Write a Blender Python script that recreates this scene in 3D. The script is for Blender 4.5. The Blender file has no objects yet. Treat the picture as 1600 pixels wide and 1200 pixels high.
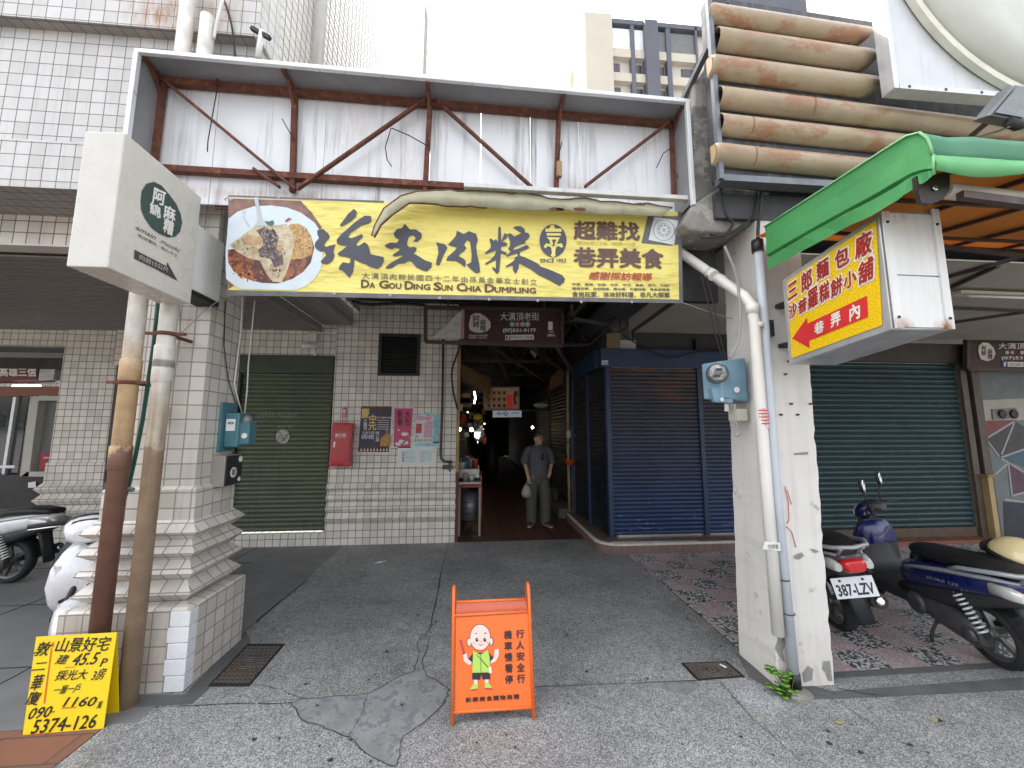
import bpy, bmesh, math, random
from math import sin, cos, pi, radians as R, sqrt, atan2, floor
from mathutils import Vector as V, Matrix, Euler
random.seed(7)
S = bpy.context.scene
COL = S.collection
# ---------------------------------------------------------------- camera, sky, sun, exposure
FPX, CAMH, PITCH, YAW = 605.0, 1.7, R(6.8), R(-4.9)
cam = bpy.data.cameras.new('camera')
cam.sensor_width = 36.0
cam.lens = FPX / 1600 * 36
cam.clip_start = 0.05
cam.clip_end = 2000
camo = bpy.data.objects.new('camera', cam)
COL.objects.link(camo)
camo.location = (0, 0, CAMH)
camo.rotation_euler = (pi / 2 + PITCH, 0, YAW)
S.camera = camo
CR = Euler((pi / 2 + PITCH, 0, YAW)).to_matrix()

SUN_EL, SUN_AZ = R(57), R(-38)        # azimuth from +Y towards +X
wd = bpy.data.worlds.new('World')
S.world = wd
wd.use_nodes = True
nt = wd.node_tree
bg = nt.nodes['Background']
sky = nt.nodes.new('ShaderNodeTexSky')
sky.sky_type = 'NISHITA'
sky.sun_disc = False
sky.sun_elevation = SUN_EL
sky.sun_rotation = SUN_AZ
sky.air_density = 1.0
sky.dust_density = 7.0
sky.ozone_density = 0.3
hs = nt.nodes.new('ShaderNodeHueSaturation')
hs.inputs['Saturation'].default_value = 0.25
nt.links.new(sky.outputs[0], hs.inputs['Color'])
nt.links.new(hs.outputs[0], bg.inputs[0])
bg.inputs[1].default_value = 0.15
sl = bpy.data.lights.new('sun', 'SUN')
sl.energy = 3.0
sl.angle = R(0.6)
sl.color = (1, .95, .86)
slo = bpy.data.objects.new('sun', sl)
COL.objects.link(slo)
sd = V((sin(SUN_AZ) * cos(SUN_EL), cos(SUN_AZ) * cos(SUN_EL), sin(SUN_EL)))
slo.rotation_euler = sd.to_track_quat('Z', 'Y').to_euler()
slo.location = (0, 0, 30)
S.view_settings.view_transform = 'Standard'
S.view_settings.look = 'None'
S.view_settings.gamma = 1
S.view_settings.exposure = 2.42
S.cycles.max_bounces = 8
S.cycles.diffuse_bounces = 5

# ---------------------------------------------------------------- measuring helpers
O0 = V((0, 0, CAMH))
def ray(px, py): return CR @ V(((px - 800) / FPX, (600 - py) / FPX, -1))
def aY(px, py, y): d = ray(px, py); return O0 + d * (y / d.y)
def aX(px, py, x): d = ray(px, py); return O0 + d * (x / d.x)
def aZ(px, py, z=0.0): d = ray(px, py); return O0 + d * ((z - CAMH) / d.z)
class PL:
    """a flat sign face given by three of its corners"""
    def __init__(s, bl, br, tl):
        s.o = V(bl); s.n = (V(br) - s.o).cross(V(tl) - s.o).normalized()
        if s.n.dot(O0 - s.o) < 0: s.n = -s.n
    def pt(s, px, py, off=0.0):
        d = ray(px, py); t = (s.o - O0).dot(s.n) / d.dot(s.n)
        return O0 + d * t + s.n * off

# ---------------------------------------------------------------- materials
MATS = {}
def nodes(name):
    m = bpy.data.materials.new(name); m.use_nodes = True
    n = m.node_tree.nodes; l = m.node_tree.links
    return m, n, l, n['Principled BSDF']
def noise(n, l, vec, scale, detail=4, rough=.55):
    t = n.new('ShaderNodeTexNoise'); t.inputs['Scale'].default_value = scale
    t.inputs['Detail'].default_value = detail; t.inputs['Roughness'].default_value = rough
    if vec is not None: l.new(vec, t.inputs['Vector'])
    return t.outputs['Fac']
def mrange(n, l, f, a, b, c=0., d=1.):
    t = n.new('ShaderNodeMapRange'); t.inputs[1].default_value = a; t.inputs[2].default_value = b
    t.inputs[3].default_value = c; t.inputs[4].default_value = d
    l.new(f, t.inputs[0]); return t.outputs[0]
def mix(n, l, fac, a, b, mode='MIX'):
    t = n.new('ShaderNodeMix'); t.data_type = 'RGBA'; t.blend_type = mode
    for s_, v_ in ((t.inputs[0], fac), (t.inputs[6], a), (t.inputs[7], b)):
        if isinstance(v_, (int, float)): s_.default_value = v_
        elif isinstance(v_, tuple): s_.default_value = (*v_, 1)
        else: l.new(v_, s_)
    return t.outputs[2]
def mth(n, l, op, a, b=0.):
    t = n.new('ShaderNodeMath'); t.operation = op
    for i, v_ in ((0, a), (1, b)):
        if isinstance(v_, (int, float)): t.inputs[i].default_value = v_
        else: l.new(v_, t.inputs[i])
    return t.outputs[0]
def scaled(n, l, vec, sc):
    t = n.new('ShaderNodeMapping'); t.inputs['Scale'].default_value = sc; l.new(vec, t.inputs['Vector'])
    return t.outputs[0]
def bump(n, l, bs, h, strength, dist=.01):
    b = n.new('ShaderNodeBump'); b.inputs['Strength'].default_value = strength
    b.inputs['Distance'].default_value = dist
    l.new(h, b.inputs['Height']); l.new(b.outputs[0], bs.inputs['Normal'])
def weather(n, l, col, pos, var, vs, streak, scol, patch, pcol, pscale, rust):
    v1 = mrange(n, l, noise(n, l, pos, vs, 6), .25, .75, 1 - var, 1 + var)
    cb = n.new('ShaderNodeCombineColor')
    for i in range(3): l.new(v1, cb.inputs[i])
    col = mix(n, l, 1.0, col, cb.outputs[0], 'MULTIPLY')
    if streak:
        f = noise(n, l, scaled(n, l, pos, (16, 16, .7)), 1, 5, .65)
        f2 = noise(n, l, pos, 1.3, 2)
        f = mth(n, l, 'MULTIPLY', mrange(n, l, f, .5, .72), mrange(n, l, f2, .35, .65))
        col = mix(n, l, mth(n, l, 'MULTIPLY', f, streak), col, scol)
    if patch:
        f = mrange(n, l, noise(n, l, pos, pscale, 8, .7), 1 - patch - .03, 1 - patch + .03)
        col = mix(n, l, f, col, pcol)
    for (x, y, z, rx, ry, rz, amt) in rust:
        a = n.new('ShaderNodeVectorMath'); a.operation = 'SUBTRACT'; a.inputs[1].default_value = (x, y, z); l.new(pos, a.inputs[0])
        b = n.new('ShaderNodeVectorMath'); b.operation = 'DIVIDE'; b.inputs[1].default_value = (rx, ry, rz); l.new(a.outputs[0], b.inputs[0])
        c = n.new('ShaderNodeVectorMath'); c.operation = 'LENGTH'; l.new(b.outputs[0], c.inputs[0])
        f = mrange(n, l, c.outputs['Value'], .3, 1, 1, 0)
        g = mrange(n, l, noise(n, l, scaled(n, l, pos, (1, 1, .25)), 22, 5, .7), .35, .62)
        col = mix(n, l, mth(n, l, 'MULTIPLY', mth(n, l, 'MULTIPLY', f, g), amt), col, (.30, .13, .04))
    return col
def M(name, col, rough=.6, metal=0., var=.12, vs=6., bmp=0., bs=60., streak=0., scol=(.12, .10, .08),
      patch=0., pcol=(.2, .2, .2), pscale=4., rust=(), spec=.5, coat=0., trans=0.):
    if name in MATS: return MATS[name]
    m, n, l, b = nodes(name)
    g = n.new('ShaderNodeNewGeometry'); tc = n.new('ShaderNodeTexCoord')
    c = n.new('ShaderNodeRGB'); c.outputs[0].default_value = (*col, 1)
    pos = g.outputs['Position']
    out = weather(n, l, c.outputs[0], pos, var, vs, streak, scol, patch, pcol, pscale, rust)
    l.new(out, b.inputs['Base Color'])
    b.inputs['Roughness'].default_value = rough; b.inputs['Metallic'].default_value = metal
    b.inputs['Specular IOR Level'].default_value = spec
    b.inputs['Coat Weight'].default_value = coat
    b.inputs['Coat Roughness'].default_value = .08
    b.inputs['Transmission Weight'].default_value = trans
    rr = mrange(n, l, noise(n, l, pos, vs * 2.3, 4), .3, .7, max(.03, rough - .1), min(1, rough + .1))
    l.new(rr, b.inputs['Roughness'])
    if bmp: bump(n, l, b, noise(n, l, pos, bs, 6, .6), bmp, .008)
    MATS[name] = m
    return m
def tile(name, c1, c2, grout, w=.107, h=.107, mort=.0035, rough=.28, var=.08, streak=.35, bmp=.6, rust=(), off=0., patch=0., pcol=(.4, .3, .2)):
    if name in MATS: return MATS[name]
    m, n, l, b = nodes(name)
    g = n.new('ShaderNodeNewGeometry'); tc = n.new('ShaderNodeTexCoord')
    k = n.new('ShaderNodeTexBrick'); k.offset = off; k.squash = 1
    # a little wobble so that rows are not ruler straight
    nz = n.new('ShaderNodeTexNoise'); nz.inputs['Scale'].default_value = 3; l.new(tc.outputs['UV'], nz.inputs['Vector'])
    wv = n.new('ShaderNodeVectorMath'); wv.operation = 'MULTIPLY_ADD'
    wv.inputs[1].default_value = (.006, .006, 0); l.new(nz.outputs['Color'], wv.inputs[0]); l.new(tc.outputs['UV'], wv.inputs[2])
    l.new(wv.outputs[0], k.inputs['Vector'])
    for nm, v_ in (('Color1', (*c1, 1)), ('Color2', (*c2, 1)), ('Mortar', (*grout, 1)), ('Scale', 1), ('Mortar Size', mort),
                   ('Mortar Smooth', .15), ('Bias', -.35), ('Brick Width', w), ('Row Height', h)):
        k.inputs[nm].default_value = v_
    pos = g.outputs['Position']
    out = weather(n, l, k.outputs['Color'], pos, var, 2.5, streak, (.2, .17, .13), patch, pcol, 2.2, rust)
    l.new(out, b.inputs['Base Color'])
    l.new(mrange(n, l, k.outputs['Fac'], 0, 1, rough, .85), b.inputs['Roughness'])
    hgt = mth(n, l, 'ADD', mth(n, l, 'SUBTRACT', 1., k.outputs['Fac']), mth(n, l, 'MULTIPLY', noise(n, l, pos, 9, 2), .25))
    bump(n, l, b, hgt, bmp, .004)
    MATS[name] = m
    return m
def emit(name, col, s):
    m, n, l, b = nodes(name)
    b.inputs['Base Color'].default_value = (*col, 1)
    b.inputs['Emission Color'].default_value = (*col, 1); b.inputs['Emission Strength'].default_value = s
    return m
def aggregate(name, dark, light, scale, var=.2, stain=.5, bmp=.5):
    m, n, l, b = nodes(name)
    g = n.new('ShaderNodeNewGeometry'); pos = g.outputs['Position']
    vo = n.new('ShaderNodeTexVoronoi'); vo.inputs['Scale'].default_value = scale; vo.inputs['Randomness'].default_value = 1
    l.new(pos, vo.inputs['Vector'])
    sp = n.new('ShaderNodeSeparateColor'); l.new(vo.outputs['Color'], sp.inputs[0])
    f = mth(n, l, 'POWER', sp.outputs[0], 1.4)
    col = mix(n, l, f, dark, light)
    f1 = mrange(n, l, noise(n, l, pos, 1.1, 6, .6), .3, .7, 1 - var, 1 + var)
    f3 = mrange(n, l, noise(n, l, pos, 14, 5, .7), .3, .7, .8, 1.2)
    f1 = mth(n, l, 'MULTIPLY', f1, f3)
    cb = n.new('ShaderNodeCombineColor'); [l.new(f1, cb.inputs[i]) for i in range(3)]
    col = mix(n, l, 1., col, cb.outputs[0], 'MULTIPLY')
    f2 = mrange(n, l, noise(n, l, pos, 2.7, 8, .7), .56, .72, 0, stain)
    col = mix(n, l, f2, col, tuple(x * .45 for x in dark))
    l.new(col, b.inputs['Base Color'])
    l.new(mrange(n, l, f, 0, 1, .85, .5), b.inputs['Roughness'])
    bump(n, l, b, mth(n, l, 'ADD', vo.outputs['Distance'], noise(n, l, pos, 30, 4)), bmp, .004)
    MATS[name] = m
    return m
def terrazzo(name, size):
    m, n, l, b = nodes(name)
    g = n.new('ShaderNodeNewGeometry'); pos = g.outputs['Position']
    ck = n.new('ShaderNodeTexChecker'); ck.inputs['Scale'].default_value = 1 / size
    l.new(scaled(n, l, pos, (1, 1, 0)), ck.inputs['Vector'])
    v1 = n.new('ShaderNodeTexVoronoi'); v1.inputs['Scale'].default_value = 62; l.new(pos, v1.inputs['Vector'])
    s1 = n.new('ShaderNodeSeparateColor'); l.new(v1.outputs['Color'], s1.inputs[0])
    bw = mix(n, l, mrange(n, l, s1.outputs[0], .5, .58), (.07, .075, .08), (.5, .5, .49))
    v2 = n.new('ShaderNodeTexVoronoi'); v2.inputs['Scale'].default_value = 120; l.new(pos, v2.inputs['Vector'])
    s2 = n.new('ShaderNodeSeparateColor'); l.new(v2.outputs['Color'], s2.inputs[0])
    pk = mix(n, l, s2.outputs[1], (.26, .2, .195), (.56, .46, .45))
    col = mix(n, l, ck.outputs['Fac'], bw, pk)
    f = mrange(n, l, noise(n, l, pos, 2.2, 6, .65), .35, .75, 1.05, .72)
    cb = n.new('ShaderNodeCombineColor'); [l.new(f, cb.inputs[i]) for i in range(3)]
    col = mix(n, l, 1., col, cb.outputs[0], 'MULTIPLY')
    l.new(col, b.inputs['Base Color']); b.inputs['Roughness'].default_value = .55
    MATS[name] = m
    return m

# ---------------------------------------------------------------- mesh builder
ORG = {}
APART = {'cross_tube', 'diagonal_brace', 'socket', 'plaster_patch', 'boot', 'cross_bracket', 'frame_tube', 'truss_post', 'leg', 'rail', 'post', 'guide_rail', 'indicator', 'rear_indicator', 'grip', 'brake_lever', 'sticker', 'batten', 'frame_bar', 'fan', 'side_stripe', 'seam', 'stem', 'eyelet', 'upper_wall', 'edge_tile', 'terminal_block', 'fixing', 'side_fin', 'slate_pier', 'frame', 'lens', 'pane', 'hanger', 'balcony_slab'}
TXT = {}
def glyphs(s, bold=0., shear=0., space=1.):
    k = (s, 0, shear, space)
    if k in TXT: return TXT[k]
    c = bpy.data.curves.new('t', 'FONT'); c.body = s; c.shear = shear
    c.resolution_u = 2; c.align_x = 'CENTER'; c.space_line = .95; c.space_character = space; c.fill_mode = 'FRONT'
    o = bpy.data.objects.new('t', c); COL.objects.link(o)
    bpy.context.view_layer.update()
    e = o.evaluated_get(bpy.context.evaluated_depsgraph_get()); me = e.to_mesh()
    vs = [v.co.copy() for v in me.vertices]; fs = [tuple(p.vertices) for p in me.polygons]
    e.to_mesh_clear(); bpy.data.objects.remove(o); bpy.data.curves.remove(c)
    x0 = min(v.x for v in vs); x1 = max(v.x for v in vs); y0 = min(v.y for v in vs); y1 = max(v.y for v in vs)
    vs = [((v.x - x0) / max(1e-6, x1 - x0), (v.y - y0) / max(1e-6, y1 - y0)) for v in vs]
    TXT[k] = (vs, fs, x1 - x0, y1 - y0)
    return TXT[k]
class MB:
    def __init__(s, m=None):
        s.v = []; s.f = []; s.mi = []; s.sm = []; s.uv = {}; s.mats = []; s.cur = 0; s.X = None
        if m: s.m(m)
    def m(s, mat):
        if mat not in s.mats: s.mats.append(mat)
        s.cur = s.mats.index(mat); return s
    def vert(s, p):
        p = V(p)
        if s.X is not None: p = s.X @ p
        s.v.append(p); return len(s.v) - 1
    def fi(s, idx, smooth=False):
        s.f.append(tuple(idx)); s.mi.append(s.cur); s.sm.append(smooth)
    def face(s, pts, smooth=False, uv=None):
        i = [s.vert(p) for p in pts]
        if uv: s.uv[len(s.f)] = dict(zip(i, uv))
        s.fi(i, smooth); return s
    def box(s, x0, x1, y0, y1, z0, z1):
        i = [s.vert((x, y, z)) for z in (z0, z1) for y in (y0, y1) for x in (x0, x1)]
        for q in ((0, 2, 3, 1), (4, 5, 7, 6), (0, 1, 5, 4), (2, 6, 7, 3), (0, 4, 6, 2), (1, 3, 7, 5)): s.fi([i[k] for k in q])
        return s
    def hexa(s, b, t):
        """b, t: four corners each, same order"""
        i = [s.vert(p) for p in list(b) + list(t)]; n = len(b)
        s.fi(i[:n][::-1]); s.fi(i[n:])
        for k in range(n): s.fi([i[k], i[(k + 1) % n], i[n + (k + 1) % n], i[n + k]])
        return s
    def prism(s, poly, vec):
        vec = V(vec); return s.hexa(poly, [V(p) + vec for p in poly])
    def bar(s, a, b, w, h=None, up=(0, 0, 1)):
        a = V(a); b = V(b); d = (b - a).normalized(); h = h or w
        u = V(up)
        if abs(d.dot(u)) > .95: u = V((0, 1, 0))
        r = d.cross(u).normalized() * w / 2; u = r.cross(d).normalized() * h / 2
        return s.hexa([a - r - u, a + r - u, a + r + u, a - r + u], [b - r - u, b + r - u, b + r + u, b - r + u])
    def rings(s, rs, cap=True, smooth=True, close=True):
        idx = [[s.vert(p) for p in r] for r in rs]; n = len(rs[0])
        for a, b in zip(idx[:-1], idx[1:]):
            for k in range(n if close else n - 1): s.fi([a[k], a[(k + 1) % n], b[(k + 1) % n], b[k]], smooth)
        if cap: s.fi(idx[0][::-1]); s.fi(idx[-1])
        return s
    def tube(s, pts, r, n=10, cap=True):
        pts = [V(p) for p in pts]; rr = r if isinstance(r, (list, tuple)) else [r] * len(pts)
        rs = []; pu = None
        for i, p in enumerate(pts):
            d = (pts[min(i + 1, len(pts) - 1)] - pts[max(i - 1, 0)]).normalized()
            if pu is None: pu = V((0, 0, 1)) if abs(d.z) < .9 else V((0, 1, 0))
            a = d.cross(pu).normalized(); u = a.cross(d).normalized(); pu = u
            rs.append([p + (a * cos(2 * pi * k / n) + u * sin(2 * pi * k / n)) * rr[i] for k in range(n)])
        return s.rings(rs, cap)
    def lathe(s, prof, c, axis=(0, 0, 1), n=20, cap=True, ref=None):
        ax = V(axis).normalized(); u = V(ref) if ref else (V((1, 0, 0)) if abs(ax.x) < .9 else V((0, 1, 0)))
        a = ax.cross(u).normalized(); b = ax.cross(a); c = V(c)
        return s.rings([[c + ax * z + (a * cos(2 * pi * k / n) + b * sin(2 * pi * k / n)) * r for k in range(n)] for r, z in prof], cap)
    def ball(s, c, r, n=14, m=9):
        r = r if isinstance(r, (tuple, list)) else (r, r, r); c = V(c); rs = []
        for j in range(m + 1):
            t = pi * (j + .02) / (m + .04)
            rs.append([c + V((r[0] * sin(t) * cos(2 * pi * k / n), r[1] * sin(t) * sin(2 * pi * k / n), r[2] * cos(t))) for k in range(n)])
        return s.rings(rs, True)
    def loft(s, secs, n=18, p=2.6, cap=True):
        """secs along x: (x, zc, hz, hy[, yc])"""
        rs = []
        for q in secs:
            x, zc, hz, hy = q[:4]; yc = q[4] if len(q) > 4 else 0
            r = []
            for k in range(n):
                t = 2 * pi * k / n; cx, sx = cos(t), sin(t)
                r.append((x, yc + hy * math.copysign(abs(cx) ** (2 / p), cx), zc + hz * math.copysign(abs(sx) ** (2 / p), sx)))
            rs.append(r)
        return s.rings(rs, cap)
    def grid(s, fn, nu, nv, smooth=True):
        i = [[s.vert(fn(a / nu, b / nv)) for a in range(nu + 1)] for b in range(nv + 1)]
        for b in range(nv):
            for a in range(nu): s.fi([i[b][a], i[b][a + 1], i[b + 1][a + 1], i[b + 1][a]], smooth)
        return s
    def text(s, t, p0, ux, uy, bold=0., shear=0., space=1.):
        vs, fs, w, h = glyphs(t, 0, shear, space); p0 = V(p0); ux = V(ux); uy = V(uy)
        n = ux.cross(uy).normalized() * .00012
        sh = [(0, 0)]
        if bold > .004:              # heavier strokes: the same outline set down again a hair aside
            a, c = bold / w, bold / h; sh += [(cos(q) * a, sin(q) * c) for q in (.3, 1.35, 2.4, 3.5, 4.6, 5.6)]
        for i, (dx, dy) in enumerate(sh):
            b = len(s.v); o = p0 + n * i
            for x, y in vs: s.vert(o + ux * (x + dx) + uy * (y + dy))
            for f in fs: s.fi([b + k for k in f])
        return s
    def ptext(s, pl, t, bl, br, tl, off=.003, bold=0., shear=0., space=1.):
        a = pl.pt(*bl, off); return s.text(t, a, pl.pt(*br, off) - a, pl.pt(*tl, off) - a, bold, shear, space)
    def rtext(s, pl, t, x0, y0, x1, y1, off=.003, bold=0., slope=0., **k):
        """text in an upright pixel box; slope = dy/dx of its baseline"""
        d = (x1 - x0) * slope
        return s.ptext(pl, t, (x0, y1), (x1, y1 + d), (x0, y0), off, bold, **k)
    def ppoly(s, pl, pts, off=.002):
        s.face([pl.pt(x, y, off) for x, y in pts]); return s
    def pieces(s):
        up = list(range(len(s.v)))
        def root(a):
            while up[a] != a: up[a] = up[up[a]]; a = up[a]
            return a
        for f in s.f:
            for k in f[1:]: up[root(k)] = root(f[0])
        g = {}
        for i, f in enumerate(s.f): g.setdefault(root(f[0]), []).append(i)
        for fs in g.values():
            m = MB(); m.mats = s.mats; mp_ = {}
            for i in fs:
                for k in s.f[i]:
                    if k not in mp_: mp_[k] = len(m.v); m.v.append(s.v[k])
                m.f.append(tuple(mp_[k] for k in s.f[i])); m.mi.append(s.mi[i]); m.sm.append(s.sm[i])
            yield m
    def build(s, name, parent=None, bevel=0., solid=0., sub=0, raw=False, seg=2, whole=False):
        if name in APART and parent and not whole:
            for p in list(s.pieces()): o = p.build(name, parent, bevel, solid, sub, raw, seg, True)
            return o
        me = bpy.data.meshes.new(name); off = ORG.get(parent, V((0, 0, 0))) if parent else V((0, 0, 0))
        me.from_pydata([tuple(v - off) for v in s.v], [], s.f)
        for mt in s.mats: me.materials.append(mt)
        me.polygons.foreach_set('material_index', s.mi); me.polygons.foreach_set('use_smooth', s.sm)
        if not raw:
            bm = bmesh.new(); bm.from_mesh(me); bmesh.ops.recalc_face_normals(bm, faces=bm.faces); bm.to_mesh(me); bm.free()
        uvl = me.uv_layers.new(name='UVMap').data
        for p in me.polygons:
            cu = s.uv.get(p.index)
            nx, ny, nz = (abs(c) for c in p.normal)
            for li in p.loop_indices:
                vi = me.loops[li].vertex_index
                if cu: uvl[li].uv = cu[vi]
                else:
                    q = s.v[vi]
                    uvl[li].uv = (q.y, q.z) if nx >= ny and nx >= nz else ((q.x, q.z) if ny >= nz else (q.x, q.y))
        o = bpy.data.objects.new(name, me); COL.objects.link(o)
        if parent:
            o.parent = parent; ORG[o] = off
        if bevel:
            b = o.modifiers.new('bevel', 'BEVEL'); b.width = bevel; b.segments = seg; b.limit_method = 'ANGLE'; b.angle_limit = R(35)
        if solid:
            b = o.modifiers.new('solid', 'SOLIDIFY'); b.thickness = solid; b.offset = 0
        if sub:
            b = o.modifiers.new('sub', 'SUBSURF'); b.levels = b.render_levels = sub
        return o
def tag(o, label, cat=None, group=None, kind=None):
    if label: o['label'] = label
    if cat: o['category'] = cat
    if group: o['group'] = group
    if kind: o['kind'] = kind
    return o
def T(name, label, cat, loc=(0, 0, 0), group=None):
    o = bpy.data.objects.new(name, None); COL.objects.link(o); o.location = loc; o.empty_display_size = .1
    ORG[o] = V(loc); return tag(o, label, cat, group)
def struct(o): o['kind'] = 'structure'; return o
def solo(mb, name, label, cat, group=None, **k):
    """a thing that is one mesh; its origin moves to its base"""
    c = sum((V(v) for v in mb.v), V((0, 0, 0))) / len(mb.v); c.z = min(v.z for v in mb.v)
    e = bpy.data.objects.new('tmp', None); ORG[e] = c
    o = mb.build(name, None, **k)
    for v in o.data.vertices: v.co -= c
    o.location = c
    return tag(o, label, cat, group)
# ---------------------------------------------------------------- shared materials
TW = tile('tile_white', (.66, .65, .62), (.48, .47, .44), (.2, .18, .16))
TWR = tile('tile_front', (.57, .56, .545), (.43, .42, .40), (.19, .175, .16), rough=.3, streak=.45,
           rust=[(-2.62, 3.15, 4.25, .22, .3, .34, 1.), (-2.6, 3.08, 5.15, .45, .3, .22, .9), (-2.75, 3.15, 4.6, .2, .3, .25, .5), (-2.2, 3.1, 5.2, .25, .3, .2, .6)])
TC = tile('tile_column', (.63, .595, .535), (.46, .43, .385), (.3, .27, .24), mort=.005, streak=.5,
          rust=[(-2.3, 2.9, .2, .5, .5, .4, .35)])
TD = tile('tile_soffit', (.3, .29, .27), (.25, .24, .23), (.1, .09, .08), rough=.5)  # darker copy of the white tile; shade of the undersides put into its colour
TB = tile('tile_back', (.68, .64, .565), (.5, .465, .41), (.13, .12, .11), mort=.0045, streak=.3)
STEEL = M('galvanised', (.5, .52, .53), .4, .6, var=.1, streak=.3)
ALU = M('aluminium', (.62, .64, .66), .38, .5, var=.08, streak=.2)
RUST = M('rusted_steel', (.13, .045, .03), .85, .1, var=.4, vs=18, bmp=.6, bs=120, patch=.42, pcol=(.22, .09, .035), pscale=14)
BLACK = M('black_plastic', (.015, .015, .016), .45, var=.2)
RUBBER = M('rubber', (.018, .018, .018), .8, var=.2, vs=20)
CABLE = M('cable_black', (.012, .012, .012), .6)
CABLEG = M('cable_grey', (.3, .29, .27), .6)
DARKST = M('dark_steel', (.035, .033, .032), .6, .3, var=.3, streak=.3)
CONC = M('raw_concrete', (.2, .19, .17), .9, var=.35, vs=4, bmp=.8, bs=25, patch=.45, pcol=(.36, .34, .31), pscale=5, streak=.6, scol=(.05, .045, .04))
WHITEP = M('white_paint', (.72, .71, .68), .5, var=.06, streak=.35, scol=(.3, .26, .2))
OFFW = M('off_white', (.62, .6, .54), .55, var=.08, streak=.3, scol=(.3, .26, .2))
CHROME = M('chrome', (.7, .7, .7), .12, 1., var=.02)

# ---------------------------------------------------------------- ground
b = MB(M('road_asphalt', (.1, .1, .1), .9, var=.2, bmp=.3)); b.face([(-400, -400, -.012), (400, -400, -.012), (400, 400, -.012), (-400, 400, -.012)])
struct(b.build('ground'))
AG = aggregate('washed_concrete', (.10, .10, .099), (.44, .44, .435), 190, var=.24, stain=.42)
AG2 = aggregate('worn_concrete', (.095, .095, .094), (.41, .41, .405), 190, var=.3, stain=.5)
SMOOTH = M('cement_patch', (.235, .238, .236), .8, var=.3, vs=7, bmp=.5, bs=60, patch=.47, pcol=(.16, .165, .17), pscale=14)
GUT = M('dark_cement', (.1, .1, .1), .85, var=.3, vs=4, bmp=.3, bs=30)
CRK = M('crack_dirt', (.022, .022, .022), .95)
b = MB(AG)
b.box(-2.13, 14, -1.2, 2.785, -.15, 0)
struct(b.build('pavement'))
b = MB(AG2); b.box(-1.97, 2.05, 2.792, 6.21, -.15, 0); struct(b.build('path'))
b = MB(M('arcade_cement', (.165, .165, .165), .55, var=.18, vs=2.2, bmp=.1, bs=40, streak=0)); b.box(-14, -1.975, 2.66, 9, -.15, .001)
b.m(CRK)
for x in (-3.2, -4.4, -5.6): b.box(x, x + .008, 2.7, 6.4, .001, .004)
for y in (3.3, 4.4, 5.5): b.box(-9, -2.9, y, y + .008, .0011, .0041)
struct(b.build('arcade_floor'))
b = MB(tile('brick_paving', (.2, .085, .05), (.15, .07, .045), (.08, .06, .05), w=.4, h=.2, mort=.006, rough=.8, streak=0, off=.5, bmp=.5)); b.box(-14, -2.137, -1.2, 2.655, -.15, 0)
struct(b.build('path'))
b = MB(terrazzo('terrazzo', .3)); b.box(2.056, 14, 2.74, 5.6, -.15, .002); b.m(GUT); b.box(2.43, 14, 2.69, 2.752, -.15, .005)
struct(b.build('terrazzo_floor'))
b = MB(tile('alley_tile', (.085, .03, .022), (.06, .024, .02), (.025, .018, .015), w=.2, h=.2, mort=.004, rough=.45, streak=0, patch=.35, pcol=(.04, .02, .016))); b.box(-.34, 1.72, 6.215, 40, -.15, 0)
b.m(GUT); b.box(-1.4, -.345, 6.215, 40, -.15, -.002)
struct(b.build('alley_floor'))
# worn edges, cracks and patches lie on the slabs
def ribbon(b, pts, w, z):
    P = [aZ(x, y, z) for x, y in pts]; Q = []
    for i, (p, q) in enumerate(zip(P[:-1], P[1:])):           # break up the line
        for k in range(4):
            t = p.lerp(q, k / 4); t.x += random.uniform(-.008, .008); t.y += random.uniform(-.008, .008); Q.append(t)
    Q.append(P[-1]); rs = []
    for i, p in enumerate(Q):
        d = (Q[min(i + 1, len(Q) - 1)] - Q[max(i - 1, 0)]).normalized(); s = V((-d.y, d.x, 0)) * w * random.uniform(.35, 1)
        rs.append([p - s, p + s])
    b.rings(rs, False, False, False)
b = MB(SMOOTH)
pt = [(455, 1097), (475, 1091), (572, 1085), (610, 1064), (648, 1047), (655, 1020), (651, 1003), (662, 992), (670, 995), (668, 1010), (660, 1035), (667, 1055), (700, 1075), (700, 1086), (690, 1102), (660, 1130), (630, 1150), (625, 1180), (618, 1197), (580, 1182), (545, 1152), (510, 1138), (480, 1128), (462, 1112)]
b.face([aZ(x, y, .002) for x, y in pt])
b.face([aZ(x, y, .002) for x, y in [(838, 1072), (905, 1071), (890, 1078), (860, 1086), (838, 1089)]])
b.face([aZ(x, y, .002) for x, y in [(985, 1068), (1088, 1063), (1095, 1072), (1072, 1086), (1045, 1080), (1020, 1072)]])
b.m(aggregate('pale_cement', (.14, .145, .15), (.5, .51, .52), 190, var=.3, stain=.3))
b.face([aZ(x, y, .002) for x, y in [(1130, 1066), (1165, 1060), (1215, 1085), (1240, 1100), (1210, 1118), (1175, 1112)]])
b.m(GUT)
b.face([aZ(x, y, .0015) for x, y in [(288, 1085), (362, 1008), (384, 985), (392, 1003), (325, 1078), (300, 1100), (190, 1106), (192, 1086)]])
b.face([aZ(x, y, .0015) for x, y in [(1150, 1020), (1172, 1027), (1200, 1050), (1300, 1080), (1600, 1058), (1600, 1078), (1310, 1092), (1235, 1092), (1170, 1058)]])
b.m(CRK)
ribbon(b, pt + pt[:1], .003, .004)
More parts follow.
